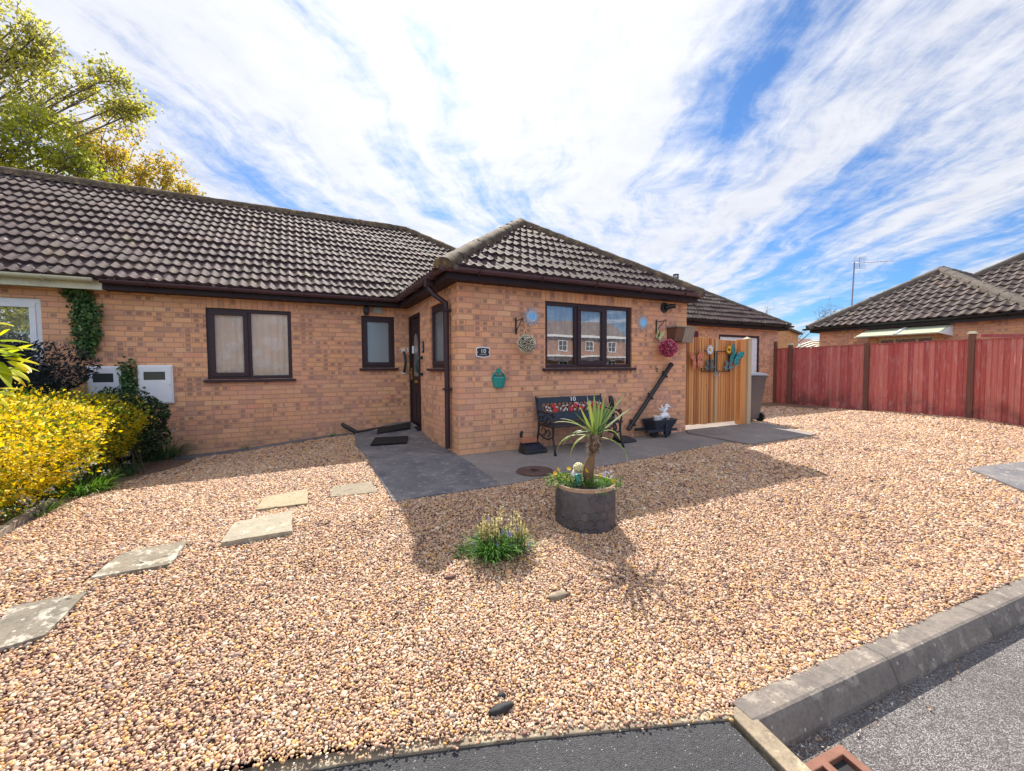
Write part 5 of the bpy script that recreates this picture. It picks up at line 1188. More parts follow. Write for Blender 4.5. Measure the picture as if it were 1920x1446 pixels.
def hang(u, v, armu, armv, ballu, ballv, br, flm, fcol, labels, drop=True):
    pt = onY(u, v, -.01); x, z = pt.x, pt.z; e_ = onY(armu, armv, -.20); t_ = thing('hanging_bracket', labels[0], 'bracket', (x, 0, z - .15)); mb = MB()
    mb.bar((x, -.008, z + .06), (x, -.008, z - .17), .022, .010, up=(0, 1, 0)); mb.tube([(x, -.012, z + .02), (x + .0, -.20, z + .02)], .006, 6); mb.tube([(x, -.012, z - .13), (x + .0, -.18, z + .02)], .006, 6)
    mb.tube([(x, -.20 + .02 * math.cos(t), z + .02 + .02 * math.sin(t)) for t in np.linspace(0, 5, 9)], .005, 5); mb.build('arm', M['iron'], t_)
    bc = onY(ballu, ballv, -.20); t2 = thing('flower_ball', labels[1], 'flower ball', tuple(bc)); mb = MB(); mb.tube([(bc.x, bc.y, bc.z + br * .9), ((bc.x + x) / 2, -.2, (bc.z + br + z) / 2), (x, -.2, z + .01)], .003, 5); mb.build('chain', M['iron'], t2)
    mb = MB(); mb.ico(bc, br * .86, 3, jit=.05); mb.build('core', fcol, t2)
    mb = MB(); tv = []; N_ = 420
    for k in range(N_):
        ph = math.acos(1 - 2 * (k + .5) / N_); th = math.pi * (1 + 5 ** .5) * k; d_ = Vector((math.cos(th) * math.sin(ph), math.sin(th) * math.sin(ph), math.cos(ph)))
        if random.random() < .1: continue
        cc_ = bc + d_ * br * random.uniform(.90, 1.0); s0 = br * random.uniform(.055, .095); n0 = len(mb.f); mb.ico(cc_, s0, 1, (1, 1, .8), .25); tv += [random.random()] * (len(mb.f) - n0)
    o_ = mb.build('blossom', flm, t2); face_tint(o_, tv)
def tint_mat(name, stops, rough=.6):
    m_, g_, b, o = new_mat(name); g_.put(b.inputs['Base Color'], g_.ramp(g_.n('ShaderNodeAttribute', attribute_name='tint').outputs['Fac'], stops)); b.inputs['Roughness'].default_value = rough; return m_
M['bl_w'] = tint_mat('cream_blossom', [(0, (.38, .34, .22)), (.4, (.66, .62, .48)), (1, (.80, .76, .66))]); M['bl_p'] = tint_mat('pink_blossom', [(0, (.38, .02, .08)), (.5, (.60, .07, .17)), (1, (.75, .28, .36))])
M['moss_dk'] = flat('dark_moss', (.035, .045, .025), .9, .4, 40, .5); M['plum'] = flat('dark_plum', (.09, .012, .03), .9, .4, 40, .5)
hang(967.5, 604, 987, 601, 987, 645, .128, M['bl_w'], M['moss_dk'], ('black iron bracket on the wall beside the left sunburst mirror', 'round ball of cream blossom hanging from its bracket left of the window'))
hang(1231, 606, 1253, 610, 1253, 653, .150, M['bl_p'], M['plum'], ('black iron bracket with a green butterfly near the wall end', 'round ball of pink blossom hanging near the wall end'))
bc = onY(1235, 628, -.06); butterfly((bc.x, -.05, bc.z), .085, R(-20), M['bf_gr'], 'small pale green butterfly ornament on the bracket near the wall end')
# bracket-box (old wooden hood)
a = onY(1253, 619, -.12); b_ = onY(1287, 650, -.05)
HB2 = thing('wooden_box', 'weathered wooden box with brown and grey faces fixed at the wall end', 'box', (4.05, -.1, 1.62)); M['oldwood'] = wood_mat('weathered_grey_wood', [(.2, (.20, .165, .13)), (.6, (.30, .26, .215)), (.9, (.36, .31, .26))]); M['brownwood'] = wood_mat('stained_brown_wood', [(.2, (.10, .045, .032)), (.6, (.16, .075, .05)), (.9, (.2, .10, .07))])
xa, xb = 3.80, 4.24; z1_, z0_ = 1.83, 1.60
mb = MB(); mb.box((xa - .02, -.235, z1_), (xb + .02, -.0, z1_ + .02)); mb.build('lid', M['oldwood'], HB2)
mb = MB(); mb.prism([(-.22, z1_ - .001), (-.004, z1_ - .001), (-.004, z0_), (-.16, z0_)], 'X', xa, xa + .19); mb.build('side_panel', M['brownwood'], HB2)
mb = MB(); mb.prism([(-.225, z1_ - .001), (-.004, z1_ - .001), (-.004, z0_ - .02), (-.165, z0_ - .02)], 'X', xa + .192, xb); mb.build('front_panel', M['oldwood'], HB2)
# house number plate
c = onY(905.5, 660.5, -.005); NS = thing('house_sign', 'black oval-cornered house sign with white border and number 10', 'sign', (c.x, 0, c.z)); w_, h_ = .108, .068
def plate(w_, h_, n=5):
    pts = []
    for sx, sz in ((1, 1), (-1, 1), (-1, -1), (1, -1)):
        cx, cz = sx * w_, sz * h_
        arc = [(cx - sx * .0 - .0 + .026 * math.cos(t) * -sx, cz + .022 * math.sin(t) * -sz) for t in np.linspace(0, math.pi / 2, n)]
        if sx * sz < 0: arc = arc[::-1]
        pts += [(c.x + p[0], c.z + p[1]) for p in (arc[::-1] if True else arc)]
    return pts
def bow(w_, h_):     # plate with bowed top and bottom
    pts = [(c.x + w_ * math.cos(t) if False else c.x + s_ * w_, 0) for s_ in ()]
    for i in range(11): s_ = -1 + i * .2; pts.append((c.x + s_ * w_, c.z - h_ - .012 * (1 - s_ * s_)))
    pts.append((c.x + w_ + .0, c.z - h_ * .35)); pts.append((c.x + w_ - .012, c.z)); pts.append((c.x + w_, c.z + h_ * .35))
    for i in range(11): s_ = 1 - i * .2; pts.append((c.x + s_ * w_, c.z + h_ + .012 * (1 - s_ * s_)))
    pts.append((c.x - w_, c.z + h_ * .35)); pts.append((c.x - w_ + .012, c.z)); pts.append((c.x - w_, c.z - h_ * .35)); return pts
mb = MB(); mb.prism(bow(.100, .060), 'Y', -.012, -.001); mb.build('border', M['white'], NS); mb = MB(); mb.prism(bow(.088, .047), 'Y', -.015, -.0125); mb.build('plate', M['black'], NS)
text_mesh('number', '10', .085, M['white'], NS, (c.x, -.0165, c.z + .010), (R(90), 0, 0), .0015)
mb = MB()
for k in range(9): mb.box((c.x - .052 + k * .012, -.0165, c.z - .037), (c.x - .045 + k * .012, -.015, c.z - .031))
mb.build('small_lettering', M['white'], NS)
# teal wall planter
c = onY(938, 712, -.06); WPN = thing('wall_planter', 'teal plastic wall planter with looped back hung on the brick wall', 'planter', (c.x, -.06, c.z)); M['teal'] = flat('teal_plastic', (.012, .27, .25), .35, .12, 8, .04); x, z = c.x, c.z
mb = MB(); K = 16; prof = [(.055, -.115), (.080, -.105), (.094, -.03), (.100, -.028), (.100, .0), (.108, .02), (.100, .035), (.085, .03)]; vs = []
for r0, dz in prof:
    for k in range(K + 1): th = math.pi + math.pi * k / K; vs.append((x + r0 * math.cos(th), -.004 + r0 * .95 * math.sin(th), z + dz))
mb.add(vs, [(i * (K + 1) + k, i * (K + 1) + k + 1, (i + 1) * (K + 1) + k + 1, (i + 1) * (K + 1) + k) for i in range(len(prof) - 1) for k in range(K)] + [tuple(range(K + 1))]); mb.build('bowl', M['teal'], WPN, smooth=45)
mb = MB()
for sx in (-1, 1): mb.tube([(x + sx * .095, -.012, z + .03), (x + sx * .075, -.012, z + .07), (x + sx * .035, -.012, z + .105)], .011, 6)
mb.tube([(x, -.012, z + .03), (x, -.012, z + .10)], .012, 6); mb.prism([(x - .04, z + .095), (x + .04, z + .095), (x + .022, z + .155), (x - .022, z + .155)], 'Y', -.02, -.004)
for sx in (-1, 1): mb.tube([(x + sx * .048 + .02 * math.cos(t), -.012, z + .045 + .02 * math.sin(t)) for t in np.linspace(0, 6.28, 9)], .006, 5)
mb.build('back_plate', M['teal'], WPN)
# camera and hook
c = onY(1247, 577, -.03); CM = thing('security_camera', 'black security light fitting below the gutter at the wall end', 'security light', (c.x, 0, c.z)); mb = MB(); K = 18
disc(mb, (c.x, -.001, c.z), .072, .085, 0, .03, 20); mb.build('base', M['black'], CM, smooth=40); mb = MB(); mb.tube([(c.x + .02, -.03, c.z), (c.x + .07, -.10, c.z + .02), (c.x + .12, -.15, c.z + .02)], [.045, .04, .034], 12); mb.build('lamp_head', M['black'], CM, smooth=40)
c = onY(1232, 694, -.02); mb = MB(); mb.tube([(c.x + .022 * math.cos(t), -.02, c.z + .026 * math.sin(t)) for t in np.linspace(.3, 6, 12)], .005, 6); mb.tube([(c.x, 0, c.z + .026), (c.x, -.02, c.z + .026)], .005, 5); tag(mb.build('wall_ring', M['iron'], org=(c.x, 0, c.z)), 'small iron ring hook on the brick wall above the diagonal pipe', 'hook')
# ---- things by the door
c = onY(743, 662, YS - .0); x = c.x
GR = thing('grab_rail', 'dark wavy grab rail on the brick wall left of the front door', 'grab rail', (x, YS, 1.4)); mb = MB(); zt_, zb_ = onY(756, 662, YS).z, onY(757, 696, YS).z; xx = onY(756.5, 680, YS).x
mb.tube([(xx, YS, zt_ + .02), (xx, YS - .06, zt_), (xx + .012, YS - .075, zt_ - .07), (xx + .02, YS - .075, (zt_ + zb_) / 2), (xx + .01, YS - .075, zb_ + .07), (xx, YS - .06, zb_), (xx, YS, zb_ - .02)], .022, 8); mb.build('rail', flat('dark_green_grip', (.008, .03, .03), .4, .2, 12), GR, smooth=True)
mb = MB(); mb.box((xx - .03, YS - .02, zt_ + .01), (xx + .03, YS - .001, zt_ + .08)); mb.box((xx - .03, YS - .02, zb_ - .06), (xx + .03, YS - .001, zb_ - .01)); mb.build('mount', M['white'], GR)
a = onX(790, 671, 0); b_ = onX(791, 702, 0); yy = 1.74
GR2 = thing('grab_rail', 'curved dark green grab handle on the brick wall right of the front door', 'grab rail', (0, yy, 1.3)); mb = MB(); zt_, zb_ = a.z, b_.z
mb.tube([(0, yy, zt_), (-.05, yy, zt_ - .01), (-.09, yy, zt_ - .06), (-.11, yy, (zt_ + zb_) / 2), (-.09, yy, zb_ + .06), (-.05, yy, zb_ + .01), (0, yy, zb_)], .019, 8); mb.build('rail', flat('green_grip', (.008, .05, .055), .4, .2, 12), GR2, smooth=True)
mb = MB(); mb.box((-.02, yy - .03, zt_ - .03), (-.001, yy + .03, zt_ + .03)); mb.box((-.02, yy - .03, zb_ - .03), (-.001, yy + .03, zb_ + .03)); mb.build('mount', M['black'], GR2)
c = onX(773, 656, 0); mb = MB(); mb.box((.0, c.y - .03, c.z - .07), (.03, c.y + .03, c.z + .07)); tag(mb.build('doorbell', M['white'], org=(0, c.y, c.z), bevel=.01), 'white doorbell unit on the front door frame', 'doorbell')
c = onX(767.5, 656, 0); mb = MB(); mb.box((-.02, 2.70, c.z - .04), (.0, 2.728, c.z + .04)); tag(mb.build('bell_push', M['white'], org=(0, 2.71, c.z), bevel=.006), 'tiny white bell push in the corner left of the door', 'doorbell')
c = onX(794, 651, 0); SG = thing('door_plaque', 'small black oval plaque on the wall right of the front door', 'plaque', (0, c.y, c.z)); mb = MB()
vs = []; n_ = 18
for xx_ in (-.001, -.015):
    for k in range(n_): th = 2 * math.pi * k / n_; vs.append((xx_, c.y + .055 * math.cos(th), c.z + .10 * math.sin(th)))
mb.add(vs, [tuple(range(n_)), tuple(range(2 * n_ - 1, n_ - 1, -1))] + [(i, (i + 1) % n_, n_ + (i + 1) % n_, n_ + i) for i in range(n_)]); mb.build('plate', M['black'], SG)
mb = MB()
for dz in (.035, -.035): mb.tube([(-.017, c.y + .02 * math.cos(t), c.z + dz + .026 * math.sin(t)) for t in np.linspace(0, 6.28, 12)], .005, 5)
mb.build('emblem', M['steel'], SG)
c = onY(686.5, 582, YS - .05); ML = thing('wall_light', 'small black wall light above the frosted window', 'wall light', (c.x, YS, c.z)); mb = MB(); mb.box((c.x - .045, YS - .09, c.z - .05), (c.x + .045, YS, c.z + .06)); mb.build('housing', M['black'], ML, bevel=.01); mb = MB(); mb.box((c.x - .032, YS - .08, c.z - .085), (c.x + .032, YS - .02, c.z - .0505)); mb.build('sensor', M['iron'], ML, bevel=.008)
c = onY(708.5, 582, YS - .03); mb = MB(); mb.box((c.x - .075, YS - .035, c.z - .05), (c.x + .075, YS - .0, c.z + .05))
for k in range(5): mb.box((c.x - .06, YS - .04, c.z - .035 + k * .016), (c.x + .06, YS - .0351, c.z - .028 + k * .016))
tag(mb.build('wall_vent', flat('pale_vent', (.36, .40, .38), .5, .1, 6), org=(c.x, YS, c.z)), 'pale louvred vent plate above the frosted window', 'vent')
def meter(x0, x1, z0, z1, label):
    t_ = thing('meter_box', label, 'meter box', ((x0 + x1) / 2, YS, z0), group='white utility meter boxes on the brick wall'); mb = MB(); mb.box((x0, YS - .045, z0), (x1, YS, z1)); mb.build('case', M['white'], t_, bevel=.006)
    w_ = x1 - x0; h_ = z1 - z0; d0 = MB(); a0, a1, c0, c1 = x0 + w_ * .17, x1 - w_ * .22, z1 - h_ * .38, z1 - h_ * .17
    d0.box((x0 + .02, YS - .058, z0 + .02), (x1 - .02, YS - .046, c0)); d0.box((x0 + .02, YS - .058, c1), (x1 - .02, YS - .046, z1 - .02)); d0.box((x0 + .02, YS - .058, c0), (a0, YS - .046, c1)); d0.box((a1, YS - .058, c0), (x1 - .02, YS - .046, c1)); D_ = d0.build('door', M['white'], t_)
    mb = MB(); mb.box((a0, YS - .053, c0), (a1, YS - .048, c1)); mb.build('window', glass_mat_dark, D_)
    mb = MB(); mb.prism([(x1 - .045, z0 + h_ * .44), (x1 - .028, z0 + h_ * .5), (x1 - .045, z0 + h_ * .5)], 'Y', YS - .062, YS - .058); mb.build('lock', M['steel'], D_)
m_, g_, b, o = new_mat('meter_window'); b.inputs['Base Color'].default_value = (.05, .06, .065, 1); b.inputs['Roughness'].default_value = .12; glass_mat_dark = m_
meter(-3.947, -3.538, .66, 1.234, 'white meter box with small window, the nearer one to the lace-curtained window')
meter(-4.49, -4.131, .62, 1.22, 'white meter box half hidden behind the hedge and ivy')
# pipe, gully and mats in the corner by the door
zz_ = lambda x, y: slabz(x, y) + .024
PG = thing('waste_pipe', 'black waste pipe lying along the wall foot left of the door', 'pipe', (-.6, 2.6, .05)); mb = MB()
a = onY(645, 798, 2.62); b_ = onY(668, 811, 2.56); c = onY(762, 795, 2.64)
mb.tube([a + Vector((-.02, .05, .02)), a, a.lerp(b_, .5), b_], [.03, .035, .035, .035], 10); mb.tube([b_ + Vector((0, 0, .0)), c], .028, 10); mb.tube([b_ + Vector((0, 0, .02)), b_ + Vector((.0, -.02, -.14))], .045, 10); mb.build('pipe_run', M['black'], PG, smooth=45)
def mat_obj(q, label, h_=.02):
    pts = [onZ(u, v, .12) for u, v in q]; c = sum(pts, Vector()) / 4; mb = MB(); vs = [(p.x, p.y, zz_(p.x, p.y) + .003) for p in pts]; vs2 = [(x, y, z + h_) for x, y, z in vs]; mb.add(vs + vs2, [(0, 1, 2, 3), (7, 6, 5, 4), (0, 4, 5, 1), (1, 5, 6, 2), (2, 6, 7, 3), (3, 7, 4, 0)]); tag(mb.build('door_mat', M['rubber'], org=tuple(vs[0]), bevel=.005), label, 'mat')
M['rubber'] = flat('rubber_mat', (.010, .011, .012), .9, .4, 60, .8)
mat_obj([(706, 808), (768, 804), (770, 798), (708, 802)], 'black rubber mat directly below the front door step', .025); mat_obj([(694, 824), (762, 820), (765, 812), (703, 813)], 'black rubber mat lying further out from the door')
# manhole, small hatch
c = onZ(1003, 883, .02); r = .20; MH = thing('manhole_cover', 'round rusty brown drain cover set in the concrete patio', 'drain cover', (c.x, c.y, .02)); mb = MB(); mb.lathe([(.0, .004), (r * .9, .006), (r * .92, .011), (r, .011), (r + .01, 0)], (c.x, c.y, .017), 40); mb.build('lid', slab_mat('rusty_iron', (.10, .055, .050), (.15, .085, .075), (.2, .12, .1), 6, .3), MH, smooth=40)
mb = MB(); mb.box((c.x - .035, c.y - .014, .022), (c.x + .035, c.y + .014, .0262)); mb.lathe([(.0, .0), (.026, 0), (.026, .007), (0, .007)], (c.x + .0, c.y + .05, .02), 10); mb.build('key_hole', M['iron'], MH)
HH = sheet('drain_hatch', hatch_r, lambda x, y: gz(x, y) + .028, M['conc'], .05, kind=None); tag(HH, 'dark square access slab in the gravel at the right picture edge', 'slab')
for poly, lab in STONES:
    i_ = STONES.index((poly, lab)); lift = (.0, .010, .020, .004, .004)[i_]
    cx = sum(p[0] for p in poly) / 4; cy = sum(p[1] for p in poly) / 4
    o_ = sheet('stepping_stone', poly, lambda x, y: gz(x, y) + lift + .012, (slab_mat('slab_grey', (.24, .20, .15), (.33, .28, .20), (.42, .36, .27), 5, .4, 1), slab_mat('slab_yellow', (.34, .28, .18), (.43, .36, .24), (.4, .36, .25), 7, .3, 1), slab_mat('slab_pale', (.32, .28, .21), (.42, .37, .28), (.58, .53, .43), 7, .55, 1), slab_mat('slab_lichen', (.20, .17, .13), (.30, .255, .19), (.56, .51, .42), 7, .8, 1), slab_mat('slab_big', (.17, .15, .12), (.26, .225, .175), (.54, .49, .41), 7, .8, 1))[i_], .06, .06, kind=None)
    tag(o_, lab, 'stepping stone', 'stepping stones laid in a row across the gravel')
# ---- planter with yucca
fw_ = (MC.transposed() @ (POT - CAM)).y; PR = 55.5 / FPX * fw_; ztop = 0
for _ in range(1):
    d_ = ray(1097, 902); t_ = math.hypot(POT.x - CAM.x, POT.y - CAM.y) / math.hypot(d_.x, d_.y); ztop = (CAM + d_ * t_).z
PZ = POT.z; PH = ztop - PZ
PT = thing('planter', 'large round dark stone-effect pot with honeycomb relief standing on the gravel', 'planter', (POT.x, POT.y, PZ))
m_, g_, b, o = new_mat('dark_pot'); P = g_.obj(); s_ = g_.sep(P); an = g_.m('ARCTAN2', s_[1], s_[0]); q = g_.vec(g_.m('MULTIPLY', an, PR), s_[2], 0.0)
wq = g_.vm('ADD', q, g_.vm('SCALE', g_.vec(g_.noise(q, 6, 2), g_.noise(g_.vm('ADD', q, (3.0, 1.0, 0.0)), 6, 2), 0.0), sc_=.035)); wq = g_.sep(g_.vm('SCALE', wq, sc_=1 / .074))
def cell_(ox, oy):
    ax_ = g_.m('SUBTRACT', g_.m('FLOORED_MODULO', g_.m('ADD', wq[0], 50 + ox), 1.0), .5); ay_ = g_.m('SUBTRACT', g_.m('FLOORED_MODULO', g_.m('ADD', wq[1], 50 * 1.7320508 + oy), 1.7320508), .8660254)
    ax_ = g_.m('ABSOLUTE', ax_); ay_ = g_.m('ABSOLUTE', ay_); return g_.m('SUBTRACT', .5, g_.m('MAXIMUM', ax_, g_.m('ADD', g_.m('MULTIPLY', ax_, .5), g_.m('MULTIPLY', ay_, .8660254))))
hxd = g_.m('MAXIMUM', cell_(0, 0), cell_(.5, .8660254))
ln = g_.smooth(hxd, .14, .05); inn = g_.smooth(g_.vor(q, 40), .1, .5); fld = g_.smooth(g_.noise(q, 4.2, 2), .44, .56)
n_ = g_.noise(P, 9, 6, .7); cpt = g_.ramp(n_, [(.3, (.045, .042, .050)), (.55, (.090, .080, .084)), (.8, (.15, .13, .12))]); g_.put(b.inputs['Base Color'], cpt); b.inputs['Roughness'].default_value = .7
g_.put(b.inputs['Normal'], g_.bump(g_.m('ADD', g_.m('MULTIPLY', ln, fld), g_.m('MULTIPLY', g_.noise(P, 60, 3), .10)), .8, .012)); M['pot'] = m_
mb = MB(); mb.lathe([(PR * .985, -.03), (PR, .01), (PR * 1.0, PH * .5), (PR * .995, PH * .9), (PR * .99, PH - .03)], (POT.x, POT.y, PZ), 56); mb.build('pot_body', M['pot'], PT, smooth=40)
mb = MB(); mb.lathe([(PR * .992, PH - .032), (PR * 1.0, PH - .028), (PR * 1.005, PH - .004), (PR * .985, PH), (PR * .93, PH - .004), (PR * .91, PH - .06), (PR * .5, PH - .062)], (POT.x, POT.y, PZ), 56); mb.build('rim', slab_mat('sandy_rim', (.40, .27, .18), (.52, .37, .26), (.5, .42, .34), 8, .3), PT, smooth=40)
mb = MB(); mb.lathe([(PR * .92, PH - .05), (PR * .5, PH - .03), (0.001, PH - .025)], (POT.x, POT.y, PZ), 30); mb.build('soil', flat('pot_soil', (.05, .035, .025), .95, .4, 30, .8, dist=.02), PT, smooth=True)
# ================================================================ PLANTS
def leafcloud(name, C_, size, mat_, parent=None, N_=None, up=None, aspect=.55, fold=.18, tint=None, droop=0, normal_jit=1.0, out=None, label=None):
    """many single leaves; C_ (n,3) centres, size (n,) lengths"""
    C_ = np.asarray(C_, float); n_ = len(C_); size = np.broadcast_to(np.asarray(size, float), (n_,))
    if out is None: out = rng.normal(size=(n_, 3))
    D = out + normal_jit * rng.normal(size=(n_, 3)) * .6; D[:, 2] -= droop; D /= np.linalg.norm(D, axis=1)[:, None] + 1e-9
    A_ = rng.normal(size=(n_, 3)); S_ = np.cross(D, A_); S_ /= np.linalg.norm(S_, axis=1)[:, None] + 1e-9; U_ = np.cross(S_, D)
    l = size[:, None]; w_ = l * aspect * .5
    b0 = C_ - D * l * .5; tp = C_ + D * l * .5 - U_ * l * .12; md = C_ - D * l * .05
    v = np.stack([b0, md + S_ * w_ + U_ * l * fold, tp, md - S_ * w_ + U_ * l * fold], 1).reshape(-1, 3)
    o_ = Vector((0, 0, 0)) if parent is None else parent_loc(parent)
    v = v - np.array([o_[0], o_[1], o_[2]])
    me = bpy.data.meshes.new(name); me.vertices.add(n_ * 4); me.vertices.foreach_set('co', v.astype('f').ravel())
    idx = np.arange(n_)[:, None] * 4; tri = np.concatenate([idx + np.array([0, 1, 2]), idx + np.array([0, 2, 3])], 1).reshape(-1)
    me.loops.add(len(tri)); me.loops.foreach_set('vertex_index', tri.astype('i')); me.polygons.add(n_ * 2); me.polygons.foreach_set('loop_start', (np.arange(n_ * 2) * 3).astype('i'))
    me.update(calc_edges=True)
    if tint is None: tint = rng.random(n_)
    at = me.attributes.new('tint', 'FLOAT', 'FACE'); at.data.foreach_set('value', np.repeat(np.clip(tint, 0, 1), 2).astype('f'))
    me.materials.append(mat_); ob = bpy.data.objects.new(name, me); col.objects.link(ob)
    if parent: ob.parent = parent
    return ob
def blades(name, specs, mat_, parent, seg=5):
    """arching strap leaves: specs = (base, azimuth, length, width, arch, tilt)"""
    vs = []; fs = []; tv = []
    for b0, az, L_, w_, arch, tl in specs:
        b0 = Vector(b0); h = Vector((math.cos(az), math.sin(az), 0)); s_ = Vector((-math.sin(az), math.cos(az), 0)); p = b0.copy(); an = tl; base = len(vs); t_ = random.random()
        for i in range(seg + 1):
            f = i / seg; ww = w_ * (.55 + .9 * f if f < .4 else .91 * (1 - ((f - .4) / .6) ** 1.6)) * .5 + .0004; d_ = h * math.cos(an) + Vector((0, 0, math.sin(an))); nn = s_.cross(d_)
            vs += [p - s_ * ww + nn * ww * .35, p, p + s_ * ww + nn * ww * .35]; p = p + d_ * (L_ / seg); an -= arch / seg * (.5 + f)
        for i in range(seg):
            a = base + 3 * i; fs += [(a, a + 1, a + 4, a + 3), (a + 1, a + 2, a + 5, a + 4)]; tv += [min(1, max(0, t_ * .7 + .3 * i / seg))] * 2
    mb = MB(); mb.add(vs, fs); o_ = mb.build(name, mat_, parent, recalc=False); face_tint(o_, tv); return o_
GRN = leaf_mat('bright_grass_leaf', [(0, (.035, .11, .012)), (.5, (.10, .26, .02)), (1, (.28, .42, .05))], .4)
DGR = leaf_mat('dark_strap_leaf', [(0, (.03, .11, .06)), (.5, (.07, .22, .09)), (.85, (.18, .36, .10)), (1, (.36, .46, .12))], .3)
YUC = leaf_mat('yucca_leaf', [(0, (.04, .10, .02)), (.4, (.10, .20, .035)), (.8, (.26, .34, .08)), (1, (.42, .32, .07))], .3, .55)
# yucca in the pot
top = PZ + PH
def potline(u, v):
    d_ = ray(u, v); t_ = math.hypot(POT.x - CAM.x, POT.y - CAM.y) / math.hypot(d_.x, d_.y); return CAM + d_ * t_
YT = thing('yucca', 'small spiky palm-like yucca with a shaggy brown trunk growing in the dark pot', 'plant', tuple(potline(1102, 900)))
t0 = potline(1103, 905); t1 = potline(1103, 880); t2 = potline(1109, 856); t2b = potline(1112, 848); t3 = potline(1114, 836); t4 = potline(1117, 815)
M['ytrunk'] = flat('yucca_trunk', (.19, .12, .07), .9, .35, 18, .8, dist=.01); M['yfib'] = tint_mat('yucca_fibre', [(0, (.10, .06, .04)), (.5, (.24, .16, .11)), (1, (.42, .34, .28))], .9)
mb = MB(); mb.tube([t0, t1, t1.lerp(t2, .6), t2, t2b, t3, t4], [.040, .046, .040, .028, .022, .034, .040], 14); mb.build('trunk', M['ytrunk'], YT, smooth=True)
sp = []
for k in range(260):
    f = random.random(); c = t2b.lerp(t4, f); az = random.uniform(0, 6.28); r = .028 + .012 * f; sp.append(((c.x + r * math.cos(az), c.y + r * math.sin(az), c.z), az, random.uniform(.025, .05), random.uniform(.006, .014), random.uniform(-1.5, 1.5), random.uniform(-1.3, .9)))
blades('dead_leaf_skirt', sp, M['yfib'], YT, 3)
sp = []; rr_ = Vector((r_[0], r_[1], 0)).normalized(); ra = math.atan2(rr_.y, rr_.x)
# measured fan: screen-plane elevation of the main leaves (deg, 0 = right, 90 = up), length
for e_, L_ in ((160, .36), (170, .40), (196, .36), (205, .38), (211, .34), (222, .33), (228, .26), (118, .38), (106, .34), (96, .38), (90, .36), (84, .34), (78, .42), (70, .40), (60, .44), (50, .50), (40, .47), (-66, .30), (-50, .36), (100, .25), (130, .3), (66, .33), (58, .36)):
    e_ = R(e_ + random.uniform(-4, 4)); dep = random.uniform(-.5, .5); hv = rr_ * math.cos(e_) + Vector((-rr_.y, rr_.x, 0)) * dep; az = math.atan2(hv.y, hv.x); tl = math.atan2(math.sin(e_), hv.length)
    if tl < -.2: tl = random.uniform(.0, .35); arch = 1.9 + random.uniform(0, .4); L_ *= 1.15
    elif tl < .35: tl += .45; arch = 1.0
    else: arch = random.uniform(.0, .25)
    c = t4 + Vector((math.cos(az), math.sin(az), 0)) * .02 + Vector((0, 0, random.uniform(-.02, .03))); sp.append((c, az, L_ * .88, .033, arch, tl))
blades('leaves', sp, YUC, YT, 8)
# bedding in the pot
def in_pot(rad): 
    a = random.uniform(0, 6.28); q = math.sqrt(random.random()) * rad; return a, q
lft = potline(1052, 905); rgt = potline(1135, 905)
PN = thing('pansies', 'yellow pansies with pale green leaves at the left of the pot', 'flowers', (POT.x - .12, POT.y, top - .03)); vx = rr_
C_ = []; 
for k in range(520):
    a, q = in_pot(.15); p = POT - rr_ * (.10 + .13 * random.random()) + Vector((math.cos(a) * q * .8, math.sin(a) * q * .8, 0)); C_.append((p.x, p.y, top - .03 + random.random() * .09 * (1.2 - q * 3)))
leafcloud('leaves', C_, rng.uniform(.015, .034, len(C_)), leaf_mat('pansy_leaf', [(0, (.04, .12, .02)), (.6, (.16, .30, .05)), (1, (.5, .55, .3))], .4), PN)
def petals(name, pts, r, m_, parent):
    mb = MB()
    for p in pts:
        p = Vector(p); nrm = Vector((random.uniform(-.5, .5), -1, random.uniform(.2, 1.2))).normalized(); s1 = nrm.orthogonal().normalized(); s2 = nrm.cross(s1)
        for k in range(5):
            th = k * 1.2566; d_ = s1 * math.cos(th) + s2 * math.sin(th); t_ = nrm.cross(d_); mb.add([p, p + d_ * r * .6 + t_ * r * .42 + nrm * r * .1, p + d_ * r + nrm * r * .15, p + d_ * r * .6 - t_ * r * .42 + nrm * r * .1], [(0, 1, 2, 3)])
    return mb.build(name, m_, parent, recalc=False)
M['pansy'] = flat('pansy_petal', (.75, .46, .01), .6, .25, 60, 0)
petals('flower', [potline(u, v) + Vector((0, 0, .0)) - f_ * random.uniform(-.02, .06) for u, v in ((1066, 878), (1057, 893), (1063, 897), (1041, 888), (1047, 881), (1124, 890), (1098, 880), (1149, 902), (1038, 893), (1069, 896), (1055, 901))], .022, M['pansy'], PN)
TG = thing('grass_tuft', 'bright green grassy tuft with small white flowers at the right of the pot', 'plant', (POT.x + .1, POT.y, top - .03)); sp = []
for k in range(230):
    a, q = in_pot(.11); p = POT + rr_ * (.02 + .17 * random.random()) + Vector((math.cos(a) * q, math.sin(a) * q, 0)) - Vector((0, .03, 0)); sp.append(((p.x, p.y, top - .035), random.uniform(0, 6.28), random.uniform(.05, .12), .005, random.uniform(.6, 1.8), random.uniform(.9, 1.5)))
for k in range(10): sp.append(((POT.x + random.uniform(-.16, .16), POT.y - PR * .85, top - .03), R(-90) + random.uniform(-.9, .9), random.uniform(.10, .17), .004, 2.6, .6))
blades('blades', sp, GRN, TG, 4)
petals('flower', [potline(1135 + random.uniform(-8, 12), 888 + random.uniform(-5, 8)) for _ in range(12)], .012, M['wpaint'], TG)
